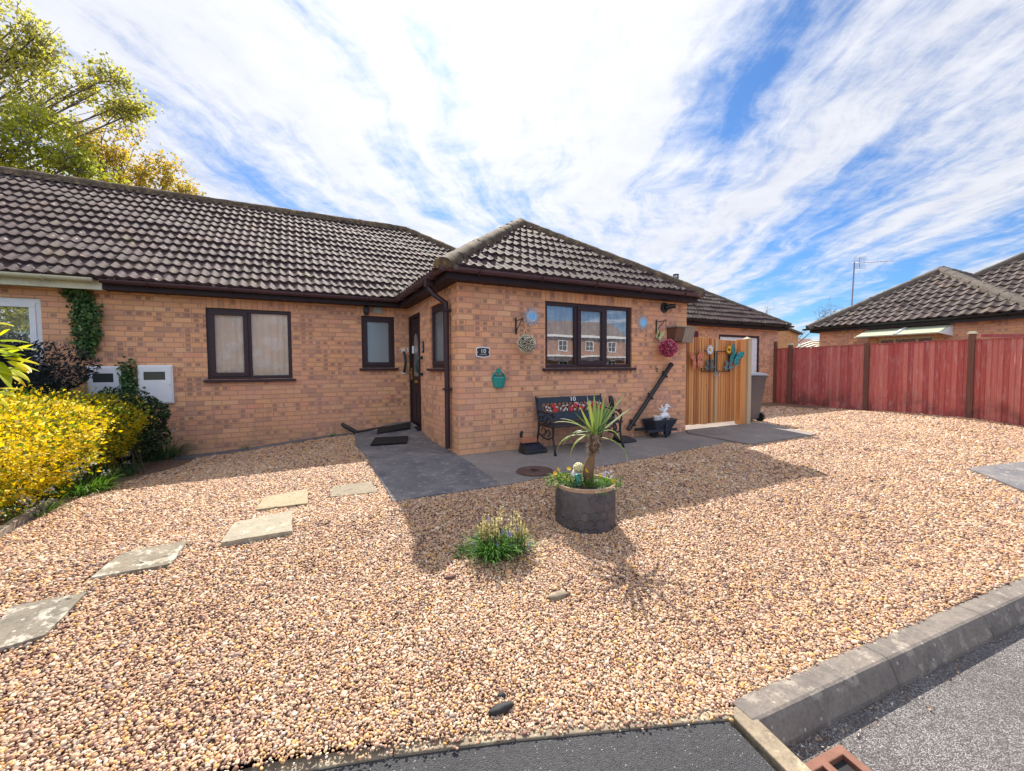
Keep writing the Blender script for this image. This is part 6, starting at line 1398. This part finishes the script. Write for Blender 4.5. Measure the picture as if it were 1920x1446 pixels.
# little angel ornament
ac_ = potline(1083, 890); AN = thing('angel_ornament', 'small pale gold and white angel ornament with folded wings in the pot', 'ornament', tuple(ac_ - Vector((0, 0, .04)))); M['gold'] = flat('pale_gold_curls', (.60, .54, .30), .35, .35, 60, .4); M['angel'] = flat('white_resin', (.66, .64, .58), .4, .15, 30, .2)
hc_ = potline(1085, 878); mb = MB(); mb.ico(hc_, .034, 2); 
for k in range(46):
    ph = math.acos(1 - 1.4 * (k + .5) / 46); th = 2.4 * k; mb.ico(hc_ + Vector((math.cos(th) * math.sin(ph), math.sin(th) * math.sin(ph), math.cos(ph))) * .036, .013, 1)
mb.build('hair', M['gold'], AN, smooth=True)
mb = MB(); mb.tube([ac_ + Vector((0, .01, .0)), ac_ + Vector((0, .01, -.05)), ac_ + Vector((0, 0, -.11))], [.03, .045, .055], 12); mb.build('robe', M['teal'], AN, smooth=True)
for sx in (-1, 1):
    a = hc_ + rr_ * sx * .03 - Vector((0, 0, .01)); mb = MB(); mb.tube([a, a + rr_ * sx * .022 + Vector((0, -.01, -.04)), a + rr_ * sx * .035 + Vector((0, -.02, -.085)), a + rr_ * sx * .02 + Vector((0, -.02, -.125))], [.012, .020, .018, .003], 7); mb.build('wing', M['angel'], AN, smooth=True)
# bluebell clump in the gravel
bb = onG(915, 1050); BC = thing('bluebell_clump', 'clump of grassy dark green leaves with yellow-white spikes and blue bells in the gravel', 'plant', tuple(bb)); sp = []
def ong(u, v): return onG(u, v)
cA = onG(925, 1042); cB = onG(965, 1035); cC = onG(872, 1040)
for c, n_, L0, L1, sp_ in ((cA, 380, .12, .26, .09), (cB, 150, .12, .24, .05), (cC, 70, .05, .11, .05)):
    for k in range(n_):
        a = random.uniform(0, 6.28); q = random.random() * sp_; sp.append(((c.x + q * math.cos(a), c.y + q * math.sin(a), c.z - .01), a + random.uniform(-.6, .6), random.uniform(L0, L1), random.uniform(.005, .009), random.uniform(.9, 2.5), random.uniform(.7, 1.45)))
blades('blades', sp, leaf_mat('bluebell_leaf', [(0, (.02, .085, .015)), (.5, (.065, .21, .025)), (1, (.24, .42, .05))], .4), BC, 5)
M['spike'] = leaf_mat('straw_flower_spike', [(0, (.45, .36, .12)), (.5, (.72, .62, .26)), (1, (.90, .84, .58))], .55); C_ = []; mbs = MB()
for k in range(44):
    u = random.uniform(900, 988); g0 = onG(u, 1035 + random.uniform(-8, 8)); L_ = random.uniform(.17, .30) * (1.15 - abs(u - 942) / 110); mbs.tube([g0, g0 + Vector((random.uniform(-.02, .02), random.uniform(-.02, .02), L_))], .002, 4)
    tp = Vector(mbs.v[-1])
    for j in range(34): C_.append((tp.x + random.gauss(0, .010), tp.y + random.gauss(0, .009), tp.z - random.random() * .09))
mbs.build('stem', M['moss_dk'], BC); leafcloud('flower_spike', C_, rng.uniform(.009, .019, len(C_)), M['spike'], BC)
C_ = []
for (u, v) in ((916, 976), (958, 1000), (955, 1005), (970, 992), (990, 1022), (992, 1028), (890, 1021), (942, 998), (958, 1023), (932, 1022)):
    d_ = ray(u, v); t_ = math.hypot(cA.x - CAM.x, cA.y - CAM.y) / math.hypot(d_.x, d_.y); p = CAM + d_ * t_
    for j in range(14): C_.append((p.x + random.gauss(0, .006), p.y + random.gauss(0, .006), p.z + random.gauss(0, .011)))
leafcloud('bluebell', C_, .013, leaf_mat('bluebell_petal', [(0, (.16, .16, .55)), (1, (.35, .36, .8))], .4), BC)

# hedge and shrubs on the left
def shell_points(n_, c, rad, p=2.6, depth=.25, lump=.10, zmin=None, seed=3):
    """points near the surface of a lumpy superellipsoid, with outward directions"""
    r0 = np.random.default_rng(seed); d = r0.normal(size=(n_, 3)); d /= np.linalg.norm(d, axis=1)[:, None]
    k = (np.abs(d[:, 0]) ** p + np.abs(d[:, 1]) ** p + np.abs(d[:, 2]) ** p) ** (-1 / p)
    s_ = 1 + lump * (np.sin(d[:, 0] * 7 + seed) * np.cos(d[:, 1] * 6 + 1.3) + .6 * np.sin(d[:, 2] * 9 + d[:, 0] * 5)) ; s_ *= 1 - depth * r0.random(n_) ** 2.2
    P_ = d * (k * s_)[:, None] * np.array(rad) + np.array(c)
    return P_, d * np.array([1, 1, 1])
HD = thing('hedge', 'golden-yellow variegated evergreen hedge along the left edge of the gravel', 'hedge', (-4.6, -.1, 0))
YL = leaf_mat('golden_leaf', [(0, (.12, .22, .02)), (.16, (.40, .34, .005)), (.45, (.80, .56, .004)), (.8, (.95, .72, .012)), (1, (.95, .84, .25))], .5, .6)
P1, D1 = shell_points(40000, (-4.66, -.42, .44), (1.08, 1.30, .50), 3.6, .42, .05, seed=5); P2, D2 = shell_points(19000, (-4.46, 1.20, .40), (.92, .85, .50), 2.8, .42, .07, seed=9)
tn1 = rng.random(len(P1)) * .8 + .2 - .5 * (rng.random(len(P1)) < .10); tn2 = rng.random(len(P2)) * .40  # rear lobe tinted greener, putting the house shade into its leaf colour
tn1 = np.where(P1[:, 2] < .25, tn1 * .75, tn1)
PP = np.concatenate([P1, P2]); DD = np.concatenate([D1, D2]); TT = np.concatenate([tn1, tn2])
hn = np.sin(PP[:, 0] * 17 + PP[:, 2] * 13) * np.sin(PP[:, 1] * 15 + 2) * np.sin(PP[:, 2] * 19 + PP[:, 1] * 7)       # hollows between the shoots
k_ = PP[:, 2] > -.1; k_ &= PP[:, 1] < 2.6; k_ &= ~((hn > .30) & (rng.random(len(PP)) < .8))
PP[:, 0] -= .62 * np.clip(.50 - PP[:, 2], 0, 1) ** 1.1; PP += DD * (rng.random(len(PP)) ** 9 * .16)[:, None]
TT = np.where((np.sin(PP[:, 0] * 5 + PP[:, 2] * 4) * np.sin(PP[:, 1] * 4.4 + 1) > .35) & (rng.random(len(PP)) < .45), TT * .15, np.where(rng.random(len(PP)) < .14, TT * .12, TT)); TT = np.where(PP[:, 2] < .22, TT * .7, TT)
# clumpy: leaves come in sprigs
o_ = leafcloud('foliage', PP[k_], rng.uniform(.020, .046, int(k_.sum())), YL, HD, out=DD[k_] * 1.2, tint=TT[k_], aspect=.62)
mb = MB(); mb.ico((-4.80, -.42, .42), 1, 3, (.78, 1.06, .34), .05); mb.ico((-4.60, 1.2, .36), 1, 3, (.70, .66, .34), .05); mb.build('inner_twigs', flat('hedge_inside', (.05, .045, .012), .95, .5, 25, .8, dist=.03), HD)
mb = MB()
for k in range(60):
    a = random.uniform(-1.5, 1.8); p = Vector((float(hedge_edge(a)) - random.uniform(.15, .5), a, gz(-4, a))); mb.tube([p, p + Vector((random.uniform(-.1, .1), random.uniform(-.1, .1), .35))], [.008, .004], 5)
mb.build('stem', flat('hedge_stem', (.10, .07, .045), .9, .3, 20), HD)
P3, D3 = shell_points(9000, (-3.95, 1.95, .42), (.50, .45, .46), 2.3, .45, .12, seed=21)
SH2 = thing('shrub', 'dark green shrub between the golden hedge end and the meter box', 'shrub', (-3.95, 1.95, -.1)); leafcloud('foliage', P3, rng.uniform(.025, .05, len(P3)), leaf_mat('deep_green_leaf', [(0, (.008, .022, .010)), (.5, (.02, .06, .02)), (.9, (.05, .11, .03)), (1, (.16, .22, .07))], .2), SH2, out=D3)
P4, D4 = shell_points(26000, (-6.1, 2.0, .85), (1.75, .55, .80), 2.4, .35, .16, seed=31)
SH = thing('shrub', 'near-black dark conifer shrub in front of the white window', 'shrub', (-6.1, 2.0, -.2))
k_ = P4[:, 1] < 2.66
leafcloud('foliage', P4[k_], rng.uniform(.03, .085, int(k_.sum())), leaf_mat('blue_black_needles', [(0, (.004, .008, .012)), (.6, (.010, .022, .028)), (1, (.03, .055, .06))], .1), SH, out=D4[k_], aspect=.25)
mb = MB(); mb.ico((-6.1, 1.95, .80), 1, 3, (1.66, .44, .74), .05); mb.build('inner_twigs', flat('shrub_inside', (.006, .008, .008), .95, .5, 25), SH)
# ivy on the wall
def ivy(label, cells, n_):
    C_ = []
    for k in range(n_):
        u, v = random.choice(cells); u += random.gauss(0, 9); v += random.gauss(0, 9); p = onY(u, v, YS - .02); C_.append((p.x, YS - .015 - random.random() * .07, p.z))
    t_ = thing('ivy', label, 'climbing plant', (C_[0][0], YS, .8)); C_ = [c for c in C_ if c[2] < 2.27]
    o_ = rng.normal(size=(len(C_), 3)); o_[:, 1] = -abs(o_[:, 1]) * .4; leafcloud('foliage', C_, rng.uniform(.03, .06, len(C_)), IV, t_, out=o_, aspect=.85); mb = MB()
    a = onY(*cells[0], YS - .01); b_ = onY(*cells[-1], YS - .01); mb.tube([a, a.lerp(b_, .5) + Vector((.04, 0, 0)), b_], .007, 5); mb.build('stem', M['yfib'] if False else M['oldwood'], t_)
IV = leaf_mat('ivy_leaf', [(0, (.025, .07, .03)), (.5, (.06, .15, .045)), (.85, (.14, .25, .07)), (1, (.28, .34, .14))], .2)
ivy('ivy column climbing to the gutter beside the white window', [(148, 552), (152, 566), (160, 560), (155, 580), (160, 596), (158, 612), (163, 628), (160, 645), (166, 655), (172, 600), (174, 630), (150, 590), (176, 585), (152, 620), (135, 548)], 2300)
ivy('small ivy clump on the wall between the two white meter boxes', [(242, 690), (240, 702), (244, 714), (243, 726), (250, 736), (238, 728)], 420)
# strap-leaved clumps with white flowers at the hedge foot
def strap_clump(u, v, r, n_, label, nf=16, L0=.18, L1=.38, px_f=None):
    g0 = onG(u, v); t_ = thing('leek_clump', label, 'plant', tuple(g0)); sp = []
    for k in range(n_):
        a = random.uniform(0, 6.28); q = math.sqrt(random.random()) * r; x, y = g0.x + q * math.cos(a), g0.y + q * math.sin(a); sp.append(((x, y, gz(x, y) - .01), a + random.uniform(-.7, .7), random.uniform(L0, L1), random.uniform(.007, .014), random.uniform(.8, 2.4), random.uniform(.7, 1.4)))
    blades('blades', sp, GRN if 'bright' in label or 'yellow-green' in label else DGR, t_, 5); C_ = []; mb = MB()
    for k in range(nf):
        a = random.uniform(0, 6.28); q = random.random() * r; p = Vector((g0.x + q * math.cos(a), g0.y + q * math.sin(a), g0.z)); tp = p + Vector((random.uniform(-.08, .08), random.uniform(-.08, .08), random.uniform(L0, L1 * .95))); mb.tube([p, tp], .0025, 4)
        for j in range(14): C_.append((tp.x + random.gauss(0, .018), tp.y + random.gauss(0, .018), tp.z + random.gauss(0, .014)))
    mb.build('stem', GRN if False else M['moss_dk'], t_); leafcloud('flower', C_, .026, WFL, t_, aspect=.7)
WFL = leaf_mat('white_bell', [(0, (.55, .58, .52)), (1, (.82, .84, .82))], .35)
strap_clump(285, 858, .38, 640, 'dark strap-leaved clump with white flowers at the hedge end by the wall', 60, .25, .5)
strap_clump(330, 850, .20, 260, 'dark leafy clump with few white flowers nearest the brick wall foot', 22, .15, .32)
strap_clump(150, 925, .22, 260, 'bright yellow-green strap-leaved clump with white flowers at the hedge foot', 16, .15, .32)
strap_clump(212, 893, .20, 260, 'small green strap-leaved clump between the two flowering clumps', 8, .12, .26)
strap_clump(60, 965, .14, 70, 'sparse yellow-green blades at the hedge foot near the left edge', 7, .08, .2)
for (u, v, n_) in ((470, 831, 22), (622, 820, 26), (640, 818, 10)):
    g0 = onG(u, v); g0.y = min(g0.y, 2.66); t_ = thing('weed', {470: 'small weed at the wall foot below the lace-curtained window', 622: 'weed with a white flower at the wall foot left of the path', 640: 'tiny weed at the wall foot next to the waste pipe'}[u], 'weed', tuple(g0))
    blades('blades', [((g0.x + random.gauss(0, .03), g0.y, g0.z), random.uniform(0, 6.28), random.uniform(.06, .15), .008, 1.2, random.uniform(.5, 1.4)) for _ in range(n_)], DGR, t_, 4)
# edging logs/stones at the hedge foot
mb = MB(); pts = [onG(u, v) for u, v in ((-40, 1030), (0, 1012), (40, 985), (75, 962), (110, 945))]
for p in pts: p.x -= .03
for a, b_ in zip(pts[:-1], pts[1:]): mb.bar(a + Vector((0, 0, .02)), b_ + Vector((0, 0, .02)), .05, .06)
tag(mb.build('edging_timber', M['oldwood'], org=tuple(pts[1])), 'low weathered timber edging between gravel and hedge', 'edging')
# bright leafy branch at the left picture edge
def along(u, v, dist): return CAM + ray(u, v).normalized() * dist
BR = thing('leafy_shrub', 'bright lime-yellow leafy branch reaching in at the left picture edge', 'shrub', (-4.35, -2.7, -.2))
LL = leaf_mat('lime_leaf', [(0, (.22, .36, .02)), (.5, (.52, .60, .02)), (.85, (.78, .70, .02)), (1, (.70, .26, .02))], .5, .35)
mb = MB(); D0 = 3.0; rt = along(-150, 760, D0); base_ = Vector((-4.5, -2.7, -.15)); tw = [(30, 690), (12, 640), (15, 612), (14, 735), (-30, 600), (-60, 660), (-40, 720)]
mb.tube([Vector((rt.x - .1, rt.y, gz(rt.x, rt.y))), rt - Vector((0.05, 0, .3)), rt], [.016, .012, .009], 6); sp_ = []
for (u, v) in tw:
    e_ = along(u, v, D0 + random.uniform(-.1, .1)); mb.tube([rt, rt.lerp(e_, .5) + Vector((0, 0, .03)), e_], [.007, .004, .002], 5)
mb.build('branch', M['ytrunk'], BR)
hz = math.atan2(rr_.y, rr_.x); specs = []
for (u, v, L_, an) in ((0, 607, .085, -25), (2, 640, .1, -20), (8, 648, .10, -28), (14, 655, .09, -18), (6, 668, .12, -15), (20, 672, .12, -28), (28, 678, .11, -38), (4, 680, .10, -70), (12, 690, .10, -65), (25, 690, .09, -55), (38, 690, .10, -28), (36, 688, .055, 25), (45, 688, .06, -35), (0, 730, .08, -20), (8, 735, .08, -30), (-6, 742, .07, -60), (-20, 660, .12, -10), (-25, 640, .1, 10), (-22, 690, .1, -40), (-10, 655, .11, -35), (16, 664, .1, 5), (5, 700, .09, -80)):
    p = along(u - 6, v - 2, D0 + random.uniform(-.08, .08)); specs.append((p, hz + random.uniform(-.5, .5), L_ * 1.25, L_ * .50, .7, R(an) + .45))
blades('leaves', specs, LL, BR, 6)
# ---- trees behind the roof
def tree(name, label, base, hubs, leafm, barkm, nleaf, lsize, cat='tree', twig=6, seed=1, droop=.2, spread=.8, group=None, trunk_r=.22, bare=0):
    rs = random.Random(seed); t_ = thing(name, label, cat, base); mb = MB(); b0 = Vector(base); C_ = []
    hub0 = b0 + Vector((0, 0, (max(h[0][2] for h in hubs) - b0.z) * .35)); mb.tube([b0, b0.lerp(hub0, .5) + Vector((.1, 0, 0)), hub0], [trunk_r, trunk_r * .85, trunk_r * .7], 10)
    for c, rad in hubs:
        c = Vector(c); md = hub0.lerp(c, .5) + Vector((rs.uniform(-.3, .3), rs.uniform(-.3, .3), rs.uniform(.1, .5))); mb.tube([hub0, md, c], [trunk_r * .45, trunk_r * .25, trunk_r * .13], 6)
        for k in range(twig):
            d_ = Vector((rs.gauss(0, 1), rs.gauss(0, 1), rs.gauss(.25, .9))).normalized(); s0 = md.lerp(c, rs.uniform(.35, 1)); e_ = c + Vector((d_.x * rad[0], d_.y * rad[1], d_.z * rad[2])) * rs.uniform(.5, 1.3); m1 = s0.lerp(e_, .5) + Vector((rs.gauss(0, .12), rs.gauss(0, .12), rs.gauss(0, .12))); mb.tube([s0, m1, e_], [trunk_r * .10, trunk_r * .06, .006], 4)
            for j in range(4):
                q = m1.lerp(e_, rs.uniform(.0, 1)); e2 = q + Vector((rs.gauss(0, .3), rs.gauss(0, .3), rs.gauss(.1, .25))) * spread; mb.tube([q, q.lerp(e2, .5) + Vector((rs.gauss(0, .04), 0, rs.gauss(0, .04))), e2], [.014, .009, .004], 3, caps=False)
                for s__ in range(3):
                    e3 = q.lerp(e2, rs.uniform(.4, 1)) + Vector((rs.gauss(0, .10), rs.gauss(0, .10), rs.gauss(0, .10))) * spread; C_.append(e3)
    mb.build('trunk', barkm, t_, smooth=True)
    if nleaf:
        C_ = np.array([tuple(c) for c in C_]); per = max(1, nleaf // len(C_)); tt = np.random.default_rng(seed).random(len(C_)); X = np.repeat(C_, per, 0) + np.random.default_rng(seed + 1).normal(size=(len(C_) * per, 3)) * .15 * spread
        T_ = np.clip(np.repeat(tt, per) * .65 + .35 * rng.random(len(X)), 0, 1); leafcloud('crown', X, rng.uniform(lsize * .6, lsize * 1.3, len(X)), leafm, t_, droop=droop, tint=T_, aspect=.8)
    return t_
BARK = flat('bark', (.17, .13, .125), .9, .35, 12, .5)
SYC = leaf_mat('maple_leaf', [(0, (.24, .24, .12)), (.35, (.42, .42, .14)), (.6, (.56, .54, .09)), (.82, (.76, .70, .05)), (1, (.72, .46, .28))], .65, .6)
OAK = leaf_mat('golden_oak_leaf', [(0, (.24, .22, .04)), (.4, (.50, .40, .05)), (.75, (.72, .50, .04)), (1, (.75, .44, .06))], .55, .6)
LIM = leaf_mat('lime_green_leaf', [(0, (.16, .20, .05)), (.5, (.38, .42, .04)), (1, (.72, .68, .03))], .55, .6)
def H_(lst, y): return [((lambda p: (p.x, p.y, p.z))(onY(u, v, y + dy)), (rx * 1.0, rx * .9, rz)) for u, v, rx, rz, dy in lst]
tree('maple_tree', 'tall thin-leaved maple behind the roof whose branches reach right into the sky', (-14.5, 15.0, -.3), H_([(-40, 20, 1.6, 1.1, 0), (40, 40, 1.1, .8, 0), (30, 85, 1.2, .7, .5), (-30, 120, 1.6, 1.1, 1), (70, 100, .8, .5, 0), (60, 145, 1.2, .7, 0), (130, 165, 1.1, .55, .4), (185, 172, .9, .5, 0), (235, 195, .7, .35, 0), (262, 207, .35, .2, 0), (20, 195, 1.4, .8, 0), (110, 205, 1.1, .5, -.3), (-20, 60, 1.5, .9, 0), (80, 60, .6, .4, 0), (205, 145, .5, .3, 0), (10, 150, 1.2, .8, .5)], 14.5), SYC, BARK, 8500, .115, twig=8, seed=4, trunk_r=.14)
tree('lime_tree', 'lower bright yellow-green tree directly behind the roof at the left edge', (-12.5, 13.0, -.3), H_([(0, 250, 1.3, .8, 0), (60, 255, 1.2, .7, 0), (110, 285, 1.1, .7, 0), (10, 300, 1.4, .7, 0), (150, 300, .8, .6, 0), (60, 310, 1.3, .5, 0), (170, 330, .7, .4, 0), (100, 240, .9, .5, .5), (-40, 280, 1.3, 1.0, 0)], 12.5), LIM, BARK, 5200, .11, trunk_r=.15, twig=7, seed=8)
tree('oak_tree', 'rounded golden-brown young oak showing above the roof ridge', (-8.5, 17.0, -.3), H_([(190, 255, 1.2, .7, 0), (235, 285, 1.2, .7, 0), (275, 310, 1.0, .7, 0), (215, 325, 1.0, .7, 0), (310, 340, .8, .5, 0), (350, 358, .5, .25, 0), (150, 275, 1.0, .7, 0), (255, 350, 1.2, .5, 0), (185, 300, .9, .6, 0)], 16.5), OAK, BARK, 6000, .11, trunk_r=.15, twig=8, seed=12)
tree('bare_tree', 'leafless twiggy tree far behind the bungalow beyond the fence', (38.5, 18.0, -.3), H_([(1545, 590, .8, .9, 0), (1560, 580, .9, 1.1, 0), (1575, 590, .8, .9, 0), (1556, 600, .7, .7, 0)], 16.0), None, BARK, 0, .1, twig=9, seed=5, trunk_r=.10, spread=1.1)
# trees behind the viewer, reflected in the left window
for k, (x, y) in enumerate(((-9.5, -10.5), (-13.5, -12.0), (-17.5, -11.0))):
    P5, D5 = shell_points(6000, (x, y, 2.6), (2.3, 1.8, 2.4), 2.2, .5, .2, seed=40 + k); t_ = thing('garden_tree', ('leafy green tree across the road mirrored in the white window, nearest one', 'leafy green tree across the road mirrored in the white window, middle one', 'leafy green tree across the road mirrored in the white window, farthest one')[k], 'tree', (x, y, -.4), group='green trees mirrored in the white window')
    leafcloud('crown', P5, .16, LIM, t_, out=D5); mb = MB(); mb.tube([(x, y, -.4), (x + .1, y, 1.2), (x, y, 2.6)], [.2, .16, .08], 8); mb.build('trunk', BARK, t_)
# yellow bush in the far gap
c = onX(1531, 651, 15.0); P6, D6 = shell_points(1500, (15.2, c.y, 1.1), (.4, .45, .62), 2.2, .4, .15, seed=60); YB = thing('bush', 'bright yellow flowering bush showing over the far fence in the gap', 'bush', (15.2, c.y, -.2)); leafcloud('foliage', P6, .07, leaf_mat('yellow_flower_bush', [(0, (.35, .32, .02)), (1, (.85, .70, .02))], .4), YB, out=D6)
# ---- debris and drain
DC = thing('drain_grate', 'rusty iron road gully grate in the gutter below the kerb', 'drain grate', tuple(onZ(1600, 1440, RZ))); M['rust'] = flat('rusty_grate', (.20, .085, .055), .7, .3, 16, .5)
gA = onZ(1577, 1416, RZ); mb = MB(); w2 = .42; u1 = xd; u2 = -kd
def gp(a, b_): return gA + u1 * a + u2 * b_ + Vector((0, 0, .012))
for s_ in (0, .12, .24, .36): mb.bar(gp(.0, s_), gp(.42, s_), .035, .03)
for s_ in (0, .14, .28, .42): mb.bar(gp(s_, -.017), gp(s_, .38), .035, .028)
mb.build('grate', M['rust'], DC, bevel=.004)
mb = MB(); q = [gp(-.03, -.02), gp(.5, -.02), gp(.5, .50), gp(-.03, .50)]; mb.add([(p.x, p.y, RZ + .005) for p in q], [(0, 1, 2, 3)]); mb.build('gully_pit', M['dark'], DC, recalc=False)
LTR = leaf_mat('dry_debris', [(0, (.10, .06, .04)), (.5, (.38, .24, .14)), (1, (.72, .66, .60))], .1)
C_ = []
for k in range(210):
    a = random.expovariate(1.3) ; n_ = .055 + abs(random.gauss(0, .05)); p = KC + kd * a + kn_ * n_; C_.append((p.x, p.y, RZ + .004 + random.random() * .006))
tag(leafcloud('leaf_litter', C_, rng.uniform(.006, .020, len(C_)), LTR, out=np.tile([1.0, .3, 0.0], (len(C_), 1)), aspect=.6), 'scattered dry leaves, petals and grit in the road gutter under the kerb', 'litter', kind='stuff')
g0 = onG(940, 1332); mb = MB(); mb.ico((g0.x, g0.y, g0.z + .010), .036, 2, (1.4, .6, .40), .28); mb.ico((g0.x + .03, g0.y + .06, g0.z + .010), .018, 2, (1, .8, .6), .25); tag(mb.build('tarmac_lump', flat('old_tar', (.025, .024, .026), .8, .4, 25, .6), org=tuple(g0), smooth=True), 'black lump of old tarmac lying on the pebbles by the stone edging', 'rubble')
g0 = onG(1045, 1119); mb = MB(); mb.ico((g0.x, g0.y, g0.z + .008), .05, 2, (1.5, .7, .28), .2); tag(mb.build('flat_stone', M['edge'], org=tuple(g0), smooth=True), 'flat pale stone half buried in pebbles below the blue-flowered clump', 'stone')
g0 = onG(845, 1085); mb = MB(); mb.ico((g0.x, g0.y, g0.z + .01), .025, 2, (1.5, .7, .5), .25); tag(mb.build('brown_stone', flat('brown_stone', (.13, .065, .05), .8, .3, 25, .4), org=tuple(g0), smooth=True), 'small dark brown stone in the gravel left of the blue-flowered clump', 'stone')
make_pebbles()
C_ = []
for k in range(420):
    x, y = random.uniform(-3.4, 8), random.uniform(-4.0, 2.2)
    if road_side(x, y) or (x > -.1 and y > -1.1) or (-1.2 < x < 0 and y > -1.6): continue
    C_.append((x, y, gz(x, y) + .012))
tag(leafcloud('gravel_litter', C_, rng.uniform(.008, .026, len(C_)), LTR, out=rng.normal(size=(len(C_), 3)) * np.array([1, 1, .15]), aspect=.4), 'dry leaf scraps and twigs scattered over the gravel', 'litter', kind='stuff')
bpy.context.view_layer.update()
